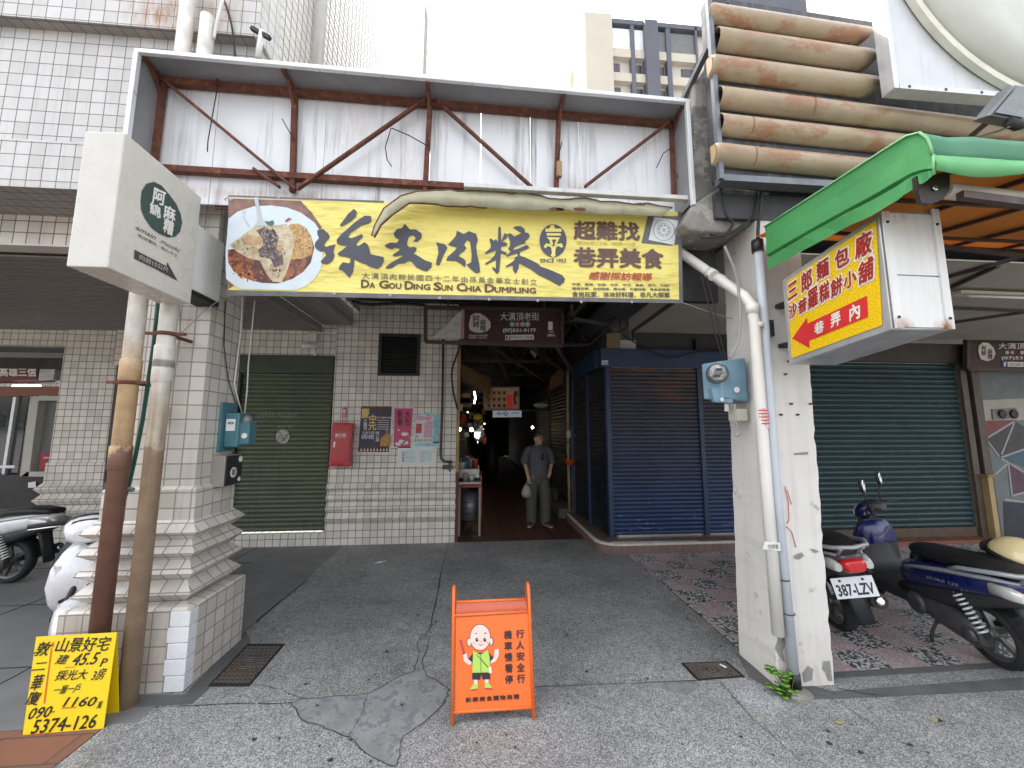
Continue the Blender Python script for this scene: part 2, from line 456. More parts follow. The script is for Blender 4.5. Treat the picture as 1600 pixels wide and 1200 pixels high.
for p, w in (([(400, 1099), (455, 1097)], .004), ([(400, 1069), (440, 1078), (475, 1091)], .0025), ([(572, 1085), (567, 1112)], .0025), ([(567, 1112), (555, 1135), (545, 1152)], .002),
             ([(690, 893), (682, 940), (671, 985), (664, 992)], .006), ([(701, 850), (690, 893)], .004), ([(477, 918), (540, 915), (610, 908), (690, 905)], .0025),
             ([(280, 1103), (400, 1099)], .003), ([(838, 1072), (1000, 1067), (1088, 1063)], .004), ([(1215, 1083), (1290, 1085), (1420, 1165)], .0025), ([(1310, 1075), (1345, 1082), (1378, 1087)], .004),
             ([(1125, 1064), (1180, 1125), (1260, 1200)], .0025), ([(480, 905), (400, 972)], .009), ([(1022, 900), (1148, 1010)], .004)):
    ribbon(b, p, w, .0045)
b.m(M('gum_spots', (.03, .03, .03), .9))
for _ in range(70):
    x, y = random.uniform(330, 1500), random.uniform(960, 1195); c = aZ(x, y, .0048); r = random.uniform(.006, .016)
    b.face([c + V((r * cos(t) * random.uniform(.7, 1.1), r * sin(t) * random.uniform(.6, 1.1), 0)) for t in [k * pi / 4 for k in range(8)]])
struct(b.build('pavement'))

def drain(px, label, pat):
    P = [aZ(x, y) for x, y in px]; c = sum(P, V()) / 4
    t = T('drain_cover', label, 'drain cover', c, 'iron drain covers in the pavement')
    ins = [c + (p - c) * .9 for p in P]
    b = MB(M('iron_rim', (.03, .028, .027), .7, .4, bmp=.4))
    for i in range(4):
        a, q, e, f = P[i], P[(i + 1) % 4], ins[(i + 1) % 4], ins[i]
        b.hexa([a + V((0, 0, -.02)), q + V((0, 0, -.02)), e + V((0, 0, -.02)), f + V((0, 0, -.02))], [a + V((0, 0, .006)), q + V((0, 0, .006)), e + V((0, 0, .006)), f + V((0, 0, .006))])
    b.build('rim', t)
    b = MB(M('iron_plate', (.075, .066, .06), .75, .3, var=.3, bmp=.5, patch=.45, pcol=(.12, .085, .06)))
    z = V((0, 0, .004)); b.prism([p + z - V((0, 0, .02)) for p in ins], (0, 0, .018))
    b.m(M('iron_ridge', (.17, .15, .135), .6, .4, bmp=.3))
    f = lambda u, v: ins[0].lerp(ins[1], u).lerp(ins[3].lerp(ins[2], u), v)
    N = 16
    for i in range(N):
        for j in range(11):
            u, v = (i + .5) / N, (j + .5) / 11
            if (u - .5) ** 2 / .05 + (v - .5) ** 2 / .07 < 1: continue
            d = f(u + .02, v) - f(u, v) if (i + j) % 2 else f(u, v + .03) - f(u, v)
            b.bar(f(u, v) - d + z * 1.2, f(u, v) + d + z * 1.2, .009, .007)
    for rr in (.07, .045, .02):
        Q = [c + V((rr * 1.3 * cos(k * pi / 9), rr * sin(k * pi / 9), .006)) for k in range(19)]; b.tube(Q, .003, 5)
    b.build('plate', t)
drain([(325, 1073), (389, 1073), (445, 1007), (387, 1007)], 'dark iron drain cover in the pavement beside the tiled column base', 0)
drain([(1090, 1064), (1164, 1058), (1135, 1034), (1064, 1037)], 'brown iron drain cover beside the foot of the white pillar', 1)

# ---------------------------------------------------------------- left building
LB = T('tiled_building', 'white tiled arcade building with pleated column and green roller shutter, left of the alley', 'building', (-5, 5, 0))
XW = -1.93
b = MB(TWR)
prof = [(3.08, 16), (3.08, 5.012), (3.18, 5.012), (3.18, 4.02), (3.12, 3.965), (3.12, 3.578)]
for (y0, z0), (y1, z1) in zip(prof[:-1], prof[1:]):
    x1 = -1.895 if y0 < 3.1 and y1 < 3.1 else XW
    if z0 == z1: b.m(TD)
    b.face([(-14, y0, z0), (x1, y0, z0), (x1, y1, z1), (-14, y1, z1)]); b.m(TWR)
b.face([(-1.895, 3.08, 5.012), (-1.895, 3.4, 5.012), (-1.895, 3.4, 16), (-1.895, 3.08, 16)])
b.m(tile('tile_side', (.62, .6, .55), (.52, .5, .46), (.16, .145, .13), mort=.006, streak=.3))
b.face([(XW, 3.4, 3.58), (XW, 4.12, 3.58), (XW, 4.12, 16), (XW, 3.4, 16)])
b.face([(XW, 3.12, 3.58), (XW, 3.4, 3.58), (XW, 3.4, 5.01), (XW, 3.12, 5.01)])
b.m(tile('tile_side_small', (.52, .515, .50), (.44, .435, .42), (.15, .145, .14), w=.15, h=.107, mort=.012, streak=.5))
b.face([(XW, 4.2, 3.58), (XW, 12.1, 3.58), (XW, 12.1, 16), (XW, 4.2, 16)])
b.m(M('wall_edge', (.5, .49, .46), .6, streak=.4)); b.box(-14, XW - .002, 12.0, 12.2, 3.58, 16); b.box(-14, XW + .03, 11.95, 12.25, 3.58, 16.1); b.box(-14, XW - .003, 3.5, 12, 15.7, 16)
b.box(XW + .0, XW + .02, 11.7, 11.8, 3.6, 16)
b.build('wall', LB)
b = MB(M('corner_trim', (.7, .69, .65), .5, var=.08, streak=.5, scol=(.3, .16, .07))); b.tube([(XW + .03, 4.16, 3.6), (XW + .03, 4.16, 16)], .075, 14); b.build('corner_pipe', LB)
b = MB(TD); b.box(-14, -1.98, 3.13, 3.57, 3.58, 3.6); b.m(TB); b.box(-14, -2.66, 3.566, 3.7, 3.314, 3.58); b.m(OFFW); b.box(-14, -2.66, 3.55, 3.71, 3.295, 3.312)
b.build('soffit', LB)
b = MB(M('ceiling_strip', (.2, .19, .175), .5, var=.12, streak=.2))
y = 3.72
while y < 6.9: b.box(-14, -2.52, y, y + .085, 3.262, 3.28); y += .1
b.m(DARKST); b.box(-14, -2.5, 3.7, 7, 3.285, 3.3); b.m(M('ceiling_edge', (.25, .24, .22), .5)); b.box(-2.52, -2.49, 3.7, 6.24, 3.24, 3.36)
b.build('ceiling', LB)
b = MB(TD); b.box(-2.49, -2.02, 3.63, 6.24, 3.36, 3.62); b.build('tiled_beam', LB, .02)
# column: rings outwards from the shaft
def rectring(e, z, R0): x0, x1, y0, y1 = R0; return [(x0 - e, y0 - e, z), (x1 + e, y0 - e, z), (x1 + e, y1 + e, z), (x0 - e, y1 + e, z)]
CR0 = (-2.60, -2.035, 3.05, 3.44)
def pleated(b, R0, ztop, prof):
    rs = [rectring(e, z, R0) for e, z in prof]
    s = 0
    for (a, c), ((e0, z0), (e1, z1)) in zip(zip(rs[:-1], rs[1:]), zip(prof[:-1], prof[1:])):
        d = sqrt((e1 - e0) ** 2 + (z1 - z0) ** 2)
        for k in range(4):
            p, q, r, t = a[k], a[(k + 1) % 4], c[(k + 1) % 4], c[k]
            ax = 0 if k % 2 == 0 else 1
            b.face([p, q, r, t], uv=[(p[ax], -s), (q[ax], -s), (r[ax], -s - d), (t[ax], -s - d)])
        s += d
    b.face(rs[-1])
prof = [(0, 3.6), (0, 1.30), (.028, 1.28), (.028, 1.07)]
z = 1.07
for i in range(4): prof += [(.095, z - .072), (.025, z - .135)]; z -= .135
prof += [(.105, .515), (.12, .50), (.12, 0)]
b = MB(TC); pleated(b, CR0, 3.6, prof); b.build('column', LB)
b = MB(M('white_tile_edge', (.74, .75, .77), .3, var=.06, patch=.3, pcol=(.5, .48, .46), pscale=20))
for k in range(5):
    z0 = k * .1 + .004; b.box(-2.03 - .01 * (k % 2), -1.906, 2.922, 2.94, z0, z0 + .094); b.box(-1.917, -1.9085, 2.928, 3.01, z0, z0 + .094)
b.build('edge_tile', LB, .004)
# back wall of the arcade
YB = 6.25
prof = [(0, 4.2), (0, 1.13), (-.03, 1.12), (-.03, .918)]
z = .918
for i in range(4): prof += [(-.085, z - .085), (-.03, z - .153)]; z -= .153
prof += [(-.05, .305), (-.05, 0)]
b = MB(TB); s = 0
for (e0, z0), (e1, z1) in zip(prof[:-1], prof[1:]):
    d = sqrt((e1 - e0) ** 2 + (z1 - z0) ** 2)
    b.face([(-2.27, YB + e0, z0), (-.345, YB + e0, z0), (-.345, YB + e1, z1), (-2.27, YB + e1, z1)], uv=[(-2.27, -s), (-.345, -s), (-.345, -s - d), (-2.27, -s - d)]); s += d
    for x in (-2.27, -.345): b.face([(x, YB + e0, z0), (x, YB + .6, z0), (x, YB + .6, z1), (x, YB + e1, z1)])
b.box(-3.75, -2.275, YB + .002, YB + .3, 2.87, 4.2); b.box(-3.75, -2.275, YB - .05, YB + .3, 0, .18)
b.box(-5.68, -3.75, YB + .2, YB + .4, 2.7, 4.2)
b.build('back_wall', LB)
def shutter(b, x0, x1, y, z0, z1, pitch=.075, dep=.014, fn=None):
    """slats bulge towards -y; fn maps (t along width 0..1, z, out) to a point"""
    n = max(1, int((z1 - z0) / pitch)); pitch = (z1 - z0) / n
    fn = fn or (lambda t, z, o: (x0 + (x1 - x0) * t, y - o, z))
    rs = []; nc = 10; rw = random.Random(int(z1 * 1000) + n)
    dent = [(rw.random(), z0 + rw.random() * (z1 - z0), rw.uniform(.05, .16), rw.uniform(-.012, .006)) for _ in range(9)]
    for k in range(n):
        wv = [rw.uniform(-.0016, .0016) for _ in range(nc + 1)]
        for u, o in ((.0, -.35), (.06, -.3), (.16, .7), (.42, 1), (.75, .85), (.9, .3), (.96, -.3)):
            z = z0 + (k + u) * pitch; ring = []
            for c in range(nc + 1):
                t = c / nc; d = wv[c] + sum(q * math.exp(-((t - a_) ** 2 / .01 + (z - b_) ** 2 / r_ ** 2)) for a_, b_, r_, q in dent); ring.append(fn(t, z, o * dep + d * .6))
            rs.append(ring)
    rs.append([fn(c / nc, z1, 0) for c in range(nc + 1)])
    b.rings(rs, False, True, False)
GS = M('green_shutter_paint', (.08, .098, .055), .5, .1, var=.14, vs=3, streak=.45, scol=(.03, .035, .022), patch=.3, pcol=(.1, .11, .07), pscale=3)
b = MB(GS); shutter(b, -3.66, -2.3, YB + .06, .19, 2.6, .066, .018)
g = b.build('roller_shutter', LB, raw=True)
b = MB(M('green_header', (.04, .05, .032), .6, .1, var=.2, streak=.3)); b.box(-3.72, -2.28, YB - .02, YB + .25, 2.58, 2.866); b.box(-3.72, -3.655, YB - .015, YB + .2, .185, 2.57); b.box(-2.305, -2.281, YB - .012, YB + .2, .185, 2.57)
b.build('shutter_box', g, .006)
pl = PL((-3.6, YB + .042, 1), (-2.3, YB + .042, 1), (-3.6, YB + .042, 2))
b = MB(M('old_lettering', (.35, .36, .3), .8, patch=.45, pcol=(.08, .1, .055), pscale=30))
b.rtext(pl, 'U U R E O U R G L E A T', 404, 645, 464, 651); b.rtext(pl, 'R I G H T  S E A T', 435, 665, 460, 669)
b.ppoly(pl, [(442 + 11 * cos(k * pi / 12), 682 + 11 * sin(k * pi / 12)) for k in range(24)], .003)
b.m(GS); b.rtext(pl, 'Car', 435, 680, 450, 686, .006)
b.build('lettering', g)
b = MB(M('vent_metal', (.03, .028, .026), .6, .3, var=.2))
b.box(-1.6, -.95, YB - .04, YB - .002, 2.56, 2.6); b.box(-1.6, -.95, YB - .04, YB - .002, 3.19, 3.24); b.box(-1.6, -1.55, YB - .04, YB - .002, 2.6, 3.19); b.box(-1., -.95, YB - .04, YB - .002, 2.6, 3.19)
for k in range(15): z = 2.61 + k * .039; b.hexa([(-1.55, YB - .03, z), (-1., YB - .03, z), (-1., YB - .026, z + .004), (-1.55, YB - .026, z + .004)], [(-1.55, YB - .006, z + .024), (-1., YB - .006, z + .024), (-1., YB - .002, z + .028), (-1.55, YB - .002, z + .028)])
b.m(BLACK); b.box(-1.55, -1., YB - .003, YB - .001, 2.6, 3.19)
b.build('vent', LB)
# second column and the deeper left wall
PR = (-6.44, -5.66, 6.5, 6.9)
prof = [(0, 3.3), (0, 1.22), (.02, 1.21), (.02, .92)]
z = .92
for i in range(3): prof += [(.085, z - .085), (.025, z - .17)]; z -= .17
prof += [(.05, .4), (.05, 0)]
b = MB(TB); pleated(b, PR, 3.3, prof); b.build('pilaster', LB)
b = MB(M('shopfront_shade', (.03, .028, .025), .5, var=.3)); b.box(-5.65, -3.7, 6.5, 6.56, 0, 2.7); b.build('shaded_shutter', LB)  # mostly hidden shutter bay; its shadow is put into the near-black colour
b = MB(TB); b.box(-14, -6.45, 6.55, 6.7, 3.02, 3.28); b.box(-14, -6.45, 8.8, 8.9, 0, 3.28); b.build('inner_wall', LB)
# ---------------------------------------------------------------- bank front behind, far left
BK = T('bank_branch', 'bank branch front with maroon sign and glass doors, far left under the arcade', 'shop front', (-8.4, 7.6, 0))
b = MB(M('shop_glass', (.02, .025, .025), .06, var=.02, spec=.9)); b.box(-14, -7.95, 7.55, 7.57, .1, 2.45); b.build('glass', BK)
b = MB(ALU)
for x in (-8.15, -8.9, -9.7, -10.5): b.box(x, x + .05, 7.5, 7.58, .0, 2.45)
b.box(-14, -7.95, 7.49, 7.585, 1.05, 1.1); b.build('frame', BK, .004)
pl = PL((-10, 7.3, 2.3), (-7, 7.3, 2.3), (-10, 7.3, 3))
b = MB(M('maroon_panel', (.12, .012, .018), .4)); q = [pl.pt(x, y) for x, y in [(-60, 597), (58, 594), (60, 566), (-60, 566)]]; b.prism(q, (0, .3, 0)); sg = b.build('sign_board', BK, .01)
b = MB(M('sign_letter', (.75, .72, .66), .4)); b.rtext(pl, '高雄三信', 0, 574.5, 57, 588, .006, .03); b.build('lettering', sg)
b = MB(M('dull_glass', (.35, .36, .35), .2, .3, var=.3, vs=9)); q = [pl.pt(x, y, .01) for x, y in [(60, 594), (84, 594), (88, 568), (64, 567)]]; b.prism(q, (0, .12, 0)); b.build('plastic_panel', BK, .01)
b = MB(DARKST); b.box(-14, -6.4, 7.28, 7.7, 2.75, 3.25); b.m(M('dull_beam', (.16, .155, .14), .5)); b.box(-14, -6.4, 7.2, 7.3, 2.93, 3.02); b.build('canopy_box', BK)
b = MB(M('beige_metal', (.42, .41, .36), .45, var=.06))
pl2 = PL((-9, 7.2, 1), (-7, 7.2, 1), (-9, 7.2, 2))
for q in ([(46, 625), (60, 625), (45, 745), (31, 745)], [(60, 618), (95, 618), (95, 626), (48, 626)], [(41, 737), (70, 737), (68, 745), (31, 745)]):
    b.prism([pl2.pt(x, y) for x, y in q], (0, .25, 0))
b.m(M('grey_recess', (.15, .155, .145), .5)); b.prism([pl2.pt(x, y, -.12) for x, y in [(58, 624), (95, 624), (90, 738), (43, 738)]], (0, .1, 0))
b.m(M('orange_strip', (.2, .06, .03), .5)); b.prism([pl2.pt(x, y, .01) for x, y in [(0, 604), (96, 604), (95, 617), (0, 620)]], (0, .1, 0))
mc = b.build('cash_machine', BK, .006)
b = MB(M('red_box', (.26, .012, .025), .4)); b.prism([pl2.pt(x, y, -.05) for x, y in [(58, 708), (78, 706), (76, 735), (56, 735)]], (0, .06, 0))
b.m(WHITEP); b.rtext(pl2, '服務專線', 64, 714, 74, 717, -.04); b.build('leaflet_box', BK, .01)
b = MB(M('low_wall', (.02, .02, .02), .5)); b.box(-14, -6.5, 7.35, 7.45, 0, .95); b.m(WHITEP); pl3 = PL((-9, 7.34, .5), (-7, 7.34, .5), (-9, 7.34, 1)); b.ppoly(pl3, [(45, 754), (57, 752), (57, 762), (45, 762)], .01); b.build('low_wall', BK)
b = MB(emit('tube_glow', (1, .95, .82), 1.2)); a = aY(20, 603, 7.35); c = aY(63, 603, 7.35); b.tube([a, c], .018, 8)
solo(b, 'fluorescent_tube', 'lit fluorescent tube under the maroon bank sign', 'lamp')
# ---------------------------------------------------------------- empty signboard frame over the passage
FR = T('signboard_frame', 'empty rusty signboard frame with white back panel spanning the alley mouth', 'sign frame', (-.4, 2.8, 3.43))
YF, YBK = 2.66, 2.904
tl, tr, br = aY(213, 78, YF), aY(1073, 157, YF), aY(1083, 317, YF)
bl = V((tl.x, YF, br.z))
def top(x): return tl.z + (tr.z - tl.z) * (x - tl.x) / (tr.x - tl.x)
GREYP = M('grey_sheet', (.23, .23, .24), .5, .2, var=.1, streak=.2)
b = MB(GREYP)
b.prism([V((tl.x, YF + .02, tl.z - .012)), V((tr.x, YF + .02, tr.z - .012)), V((tr.x, YBK + .03, tr.z - .012)), V((tl.x, YBK + .03, tl.z - .012))], (0, 0, .012)); b.build('top_panel', FR)
for x, s in ((tl.x, 1), (tr.x, -1)):
    b = MB(GREYP); x2 = x + s * .012; b.box(min(x, x2), max(x, x2), YF + .02, YBK + .03, br.z, top(x) - .014); b.build('side_panel', FR)
b = MB(M('white_rim', (.7, .72, .73), .35, .3, var=.05, streak=.2))
b.bar(tl + V((-.002, 0, -.012)), tr + V((.02, 0, -.012)), .03, .032); b.bar(tl + V((.012, 0, -.03)), bl + V((.012, 0, 0)), .03, .034); b.bar(tr + V((0, 0, -.03)), br + V((0, 0, -.02)), .03, .034)
b.build('front_rim', FR, .003)
b = MB(M('stained_white_sheet', (.72, .73, .75), .45, .1, var=.05, vs=3, streak=1., scol=(.13, .12, .09), rust=[(.77, 2.9, 3.62, .14, .2, .2, .5), (-.6, 2.9, 3.9, .2, .2, .5, .25), (-1.0, 2.9, 4.1, .3, .2, .4, .2), (-1.6, 2.9, 3.48, 1.2, .3, .07, .5)]))
n = 10
for i in range(n):
    xa = tl.x + (tr.x - tl.x) * i / n; xb = tl.x + (tr.x - tl.x) * (i + 1) / n - .004
    o = random.uniform(0, .006)
    b.hexa([(xa, YBK + o, br.z - .05), (xb, YBK + o, br.z - .05), (xb, YBK + .02, br.z - .05), (xa, YBK + .02, br.z - .05)], [(xa, YBK + o, top(xa) - .012), (xb, YBK + o, top(xb) - .012), (xb, YBK + .02, top(xb) - .012), (xa, YBK + .02, top(xa) - .012)])
b.build('back_panel', FR)
YT = 2.87
def fp(x, y): return aY(x, y, YT)
b = MB(RUST)
b.bar(fp(248, 127), fp(1052, 194), .045, .05)
b.bar(fp(240, 263), fp(728, 293), .05, .045)
for p, q in (((256, 125), (240, 262)), ((461, 143), (457, 300)), ((672, 165), (664, 300)), ((873, 178), (869, 297)), ((1050, 194), (1054, 306))): b.bar(fp(*p), fp(*q), .036)
b.build('truss_post', FR)
b = MB(RUST)
for k, (p, q) in enumerate((((260, 130), (465, 300)), ((670, 158), (468, 300)), ((682, 162), (830, 296)), ((1044, 195), (912, 296)), ((400, 268), (440, 296)))):
    o = V((0, -.03 - .006 * (k % 2), 0)); b.bar(fp(*p) + o, fp(*q) + o, .032, .018)
b.build('diagonal_brace', FR)
b = MB(RUST)
for x, y in ((256, 125), (461, 143), (672, 165), (873, 178), (1050, 194)):
    p = fp(x, y); f = V((p.x, YF + .02, top(p.x) - .03)); b.bar(p + V((0, 0, .0)), f, .03, .02); b.bar(p - V((0, 0, .14)), f.lerp(p, .35), .022, .016)
b.build('cross_bracket', FR)
b = MB(M('dirty_aluminium', (.55, .55, .52), .4, .4, var=.15, streak=.3)); p, q = aY(725, 291, 2.72), aY(1085, 312, 2.72); b.bar(p, q, .05, .035); b.build('lower_rail', FR, .004)
for p in ([(340, 110), (339, 140), (325, 220), (324, 237)], [(611, 200), (602, 230), (605, 250), (612, 260)], [(612, 200), (640, 212), (668, 228)], [(1050, 230), (1036, 240), (1026, 262)], [(1065, 255), (1058, 275), (1066, 295)], [(441, 186), (460, 220)], [(666, 205), (671, 235)], [(878, 222), (871, 250)]):
    b = MB(CABLE); b.tube([aY(x, y, 2.83) for x, y in p], .004, 6); b.build('loose_wire', FR)
b = MB(M('rusty_ballast', (.35, .22, .12), .8, bmp=.4, patch=.4, pcol=(.12, .05, .03), pscale=15)); p = aY(874, 263, 2.82); b.box(p.x - .02, p.x + .02, 2.81, 2.85, p.z - .07, p.z + .06); b.build('ballast', FR, .006)

# dark steel beam and lower structure that carries canopy and banner
b = MB(DARKST); b.box(-1.78, 1.98, 2.96, 3.02, 2.76, 3.42); b.box(-1.8, 1.98, 2.94, 2.958, 3.30, 3.36); b.m(RUST); b.box(-2.0, 1.7, 2.925, 2.938, 3.36, 3.43)
solo(b, 'lintel_beam', 'dark rusty steel beam behind the yellow banner, across the alley mouth', 'beam')

# torn canvas strip
tp = [(35, 265), (50, 215), (90, 140), (170, 80), (250, 58), (330, 53), (400, 50), (480, 58), (560, 57), (640, 62), (690, 70), (720, 62), (800, 75), (870, 93), (930, 97), (1000, 91), (1080, 98), (1110, 107), (1190, 108), (1270, 120), (1330, 114), (1450, 135)]
bt = [(45, 272), (75, 215), (130, 165), (210, 110), (290, 112), (350, 118), (400, 125), (470, 128), (530, 130), (620, 138), (690, 145), (760, 150), (830, 150), (880, 153), (930, 140), (1000, 158), (1060, 163), (1100, 166), (1180, 168), (1250, 171), (1330, 173), (1400, 177)]
sc = .331
rs = []
for i, (p, q) in enumerate(zip(tp, bt)):
    yd = 2.70 if i > 4 else 2.70 - (5 - i) * .022
    A = aY(570 + p[0] * sc, 280 + p[1] * sc, yd + .04); B = aY(570 + q[0] * sc, 280 + q[1] * sc, yd)
    for w in ((0, .5) if i < len(tp) - 1 else (0,)):
        A2 = A if not w else A.lerp(aY(570 + tp[i + 1][0] * sc, 280 + tp[i + 1][1] * sc, yd + .04), w) + V((0, 0, random.uniform(-.012, .008) * (i > 3)))
        B2 = B if not w else B.lerp(aY(570 + bt[i + 1][0] * sc, 280 + bt[i + 1][1] * sc, yd), w) + V((0, 0, random.uniform(-.006, .008) * (i > 3)))
        k_ = random.uniform(.5, 1.3)
        rs.append([A2, A2.lerp(B2, .3) + V((0, -.004 * k_, 0)), A2.lerp(B2, .55) + V((0, -.022 * k_, 0)), A2.lerp(B2, .62) + V((0, -.018 * k_, 0)), B2])
CANV = M('torn_canvas', (.36, .34, .23), .75, var=.15, vs=4, bmp=.3, bs=40, streak=.3)
b = MB(CANV); b.rings(rs, False, True, False)
b.m(M('rusty_edge', (.13, .06, .03), .9, patch=.4, pcol=(.05, .03, .02), pscale=12))
b.tube([r[0] for r in rs], .006, 5); b.tube([r[4] + V((0, .004, 0)) for r in rs[:18]], .005, 5)
for x, w in ((905, 30), (1015, 25), (920, 16), (1300, 22)):
    y = 118 if x < 900 else (142 if x < 1100 else 118); c = aY(570 + x * sc, 280 + y * sc, 2.655)
    b.face([c + V((w * .0012 * cos(t) * 1.6, 0, w * .0005 * sin(t) * random.uniform(.6, 1.3))) for t in [k * pi / 6 for k in range(12)]])
solo(b, 'torn_canvas', 'torn olive canvas strip curling down over the top of the yellow banner', 'canvas', solid=.006)

# ---------------------------------------------------------------- yellow banner
YBN = 2.80
BN = T('shop_banner', 'wide yellow dumpling shop banner with dark brush lettering and a plate of food', 'banner', (0, YBN, 2.65))
pl = PL(aY(357, 462, YBN), aY(1067, 473, YBN), aY(357, 309, YBN))
bm_, n, l, pb = nodes('banner_vinyl')
g = n.new('ShaderNodeNewGeometry'); pos = g.outputs['Position']
cc = n.new('ShaderNodeRGB'); cc.outputs[0].default_value = (.78, .66, .17, 1)
l.new(weather(n, l, cc.outputs[0], pos, .05, 2, .12, (.6, .5, .2), 0, None, 1, []), pb.inputs['Base Color']); pb.inputs['Roughness'].default_value = .42
wv = noise(n, l, scaled(n, l, pos, (2.2, 1, 7)), 1, 3, .5); bump(n, l, pb, wv, .55, .12)
MATS['banner_vinyl'] = bm_
GREYB = M('banner_margin', (.13, .125, .13), .5, var=.3, vs=12)
b = MB(bm_); q = [pl.pt(x, y) for x, y in [(356, 461), (1066, 473), (1063, 331), (357, 309)]]
b.prism(q, (0, .006, 0))
b.m(GREYB)
b.ppoly(pl, [(354, 453), (600, 459), (1060, 468), (1067, 474), (600, 466), (353, 461)], .002)
b.ppoly(pl, [(1059, 331), (1064, 331), (1067, 474), (1061, 469)], .0024)
b.ppoly(pl, [(357, 308), (600, 317), (600, 314), (357, 305)], .002)
b.m(M('eyelet', (.5, .5, .48), .3, .8))
for x, y in ((523, 459), (610, 462), (687, 466), (764, 468), (840, 470), (908, 472), (987, 472), (362, 312), (436, 309)):
    c = pl.pt(x, y, .003); b.lathe([(.009, 0), (.011, .003), (.006, .004), (.004, 0)], c, (0, -1, 0), 10, False)
bs_ = b.build('sheet', BN)
# printed picture of the dish
b = MB(M('print_wood', (.22, .12, .09), .5, var=.45, vs=14))
b.ppoly(pl, [(357, 310), (470, 314), (487, 332), (503, 355), (498, 362), (357, 452)], .0024)
WH = M('print_plate', (.62, .7, .74), .45, var=.06, vs=9); b.m(WH)
def zz(pts): return [(350 + x * 170 / 1200, 300 + y * 170 / 1200) for x, y in pts]
b.ppoly(pl, zz([(50, 300), (150, 220), (330, 160), (520, 150), (700, 175), (850, 230), (1000, 340), (1060, 430), (1080, 560), (1090, 700), (1070, 850), (1000, 960), (900, 1040), (790, 1085), (180, 1070), (100, 1020), (25, 960), (20, 650), (35, 500)]), .003)
b.m(M('print_sauce', (.30, .10, .035), .35, var=.5, vs=16, patch=.5, pcol=(.09, .03, .025), pscale=10))
b.ppoly(pl, zz([(45, 640), (300, 600), (700, 560), (960, 480), (1000, 620), (960, 780), (880, 880), (760, 960), (600, 1010), (420, 1005), (250, 960), (110, 880), (50, 780)]), .0036)
b.m(M('print_floss', (.5, .31, .13), .7, var=.55, vs=60, bmp=.3))
b.ppoly(pl, zz([(720, 360), (820, 350), (910, 400), (960, 480), (985, 600), (960, 700), (860, 740), (740, 745), (700, 600)]), .0042)
b.m(M('print_rice', (.5, .42, .27), .5, var=.4, vs=22, patch=.4, pcol=(.6, .52, .36), pscale=12))
b.ppoly(pl, zz([(60, 590), (200, 490), (330, 390), (450, 370), (600, 370), (690, 355), (760, 450), (780, 560), (750, 720), (690, 900), (640, 1000), (540, 990), (470, 900), (400, 760), (290, 740), (160, 670)]), .0048)
b.m(M('print_filling', (.11, .075, .075), .4, var=.7, vs=30, patch=.4, pcol=(.3, .2, .16), pscale=16))
b.ppoly(pl, zz([(360, 430), (450, 390), (560, 440), (610, 500), (590, 590), (650, 690), (660, 800), (560, 840), (520, 740), (400, 720), (380, 640), (440, 600), (430, 520)]), .0054)
b.m(M('print_bean', (.48, .3, .15), .5, var=.3, vs=20))
for x, y, r in ((385, 540, 48), (280, 530, 55), (350, 650, 36), (620, 620, 36)): b.ppoly(pl, zz([(x + r * cos(k * pi / 8), y + r * sin(k * pi / 8)) for k in range(16)]), .006)
rf_ = random.Random(21)
def bits(nm, col, n_, cx, cy, rx, ry, s_, off):
    b.m(M(nm, col, .4))
    for _ in range(n_):
        a_, q_ = rf_.uniform(0, 6.28), sqrt(rf_.random()); x, y = cx + rx * q_ * cos(a_), cy + ry * q_ * sin(a_); w_ = s_ * rf_.uniform(.5, 1.3); t_ = rf_.uniform(0, 3)
        b.ppoly(pl, zz([(x + w_ * cos(t_ + k * pi / 3) * (1.8 if k % 3 == 0 else .8), y + w_ * sin(t_ + k * pi / 3) * (1.8 if k % 3 == 0 else .8)) for k in range(6)]), off)
bits('floss_dark', (.32, .17, .06), 70, 860, 560, 105, 160, 7, .0044); bits('floss_light', (.66, .46, .24), 60, 860, 570, 100, 150, 6, .0046)
bits('filling_light', (.36, .26, .22), 26, 510, 560, 110, 200, 11, .0057); bits('filling_dark', (.05, .035, .04), 22, 500, 560, 90, 180, 13, .0056)
bits('rice_light', (.64, .57, .42), 40, 640, 560, 90, 170, 10, .0050); bits('rice_brown', (.36, .26, .16), 36, 250, 600, 150, 80, 12, .0050); bits('rice_brown2', (.38, .24, .17), 26, 580, 850, 70, 100, 12, .0051)
bits('glint', (.8, .78, .72), 26, 560, 640, 170, 240, 5, .0063); bits('sauce_dark', (.12, .03, .03), 30, 400, 850, 220, 90, 16, .0039); bits('sauce_light', (.5, .2, .07), 16, 300, 920, 200, 60, 14, .0040)
b.m(M('plate_shade', (.48, .57, .62), .45)); b.ppoly(pl, zz([(200, 210), (250, 200), (235, 290), (300, 390), (275, 400), (215, 300)]), .0033)
b.m(M('print_fork', (.5, .55, .58), .3, var=.2)); b.ppoly(pl, zz([(335, 65), (380, 65), (405, 210), (430, 330), (470, 380), (335, 385), (375, 330), (365, 210)]), .0066)
b.m(M('print_leaf', (.07, .15, .08), .5)); b.ppoly(pl, zz([(450, 325), (500, 330), (545, 315), (560, 350), (530, 380), (480, 365)]), .0066)
b.m(M('print_chilli', (.4, .06, .05), .5)); b.ppoly(pl, zz([(675, 325), (715, 290), (755, 297), (720, 318), (690, 335)]), .0072)
b.build('food_picture', bs_, raw=True)
INK = M('banner_ink', (.06, .063, .085), .45, var=.12, vs=8)
BRN = M('banner_brown', (.12, .06, .045), .45)
RED = M('banner_red', (.42, .07, .03), .45)
def za(pts): return [(400 + x / 4, 300 + y / 4) for x, y in pts]
def zb(pts): return [(740 + x / 10, 330 + y / 10) for x, y in pts]
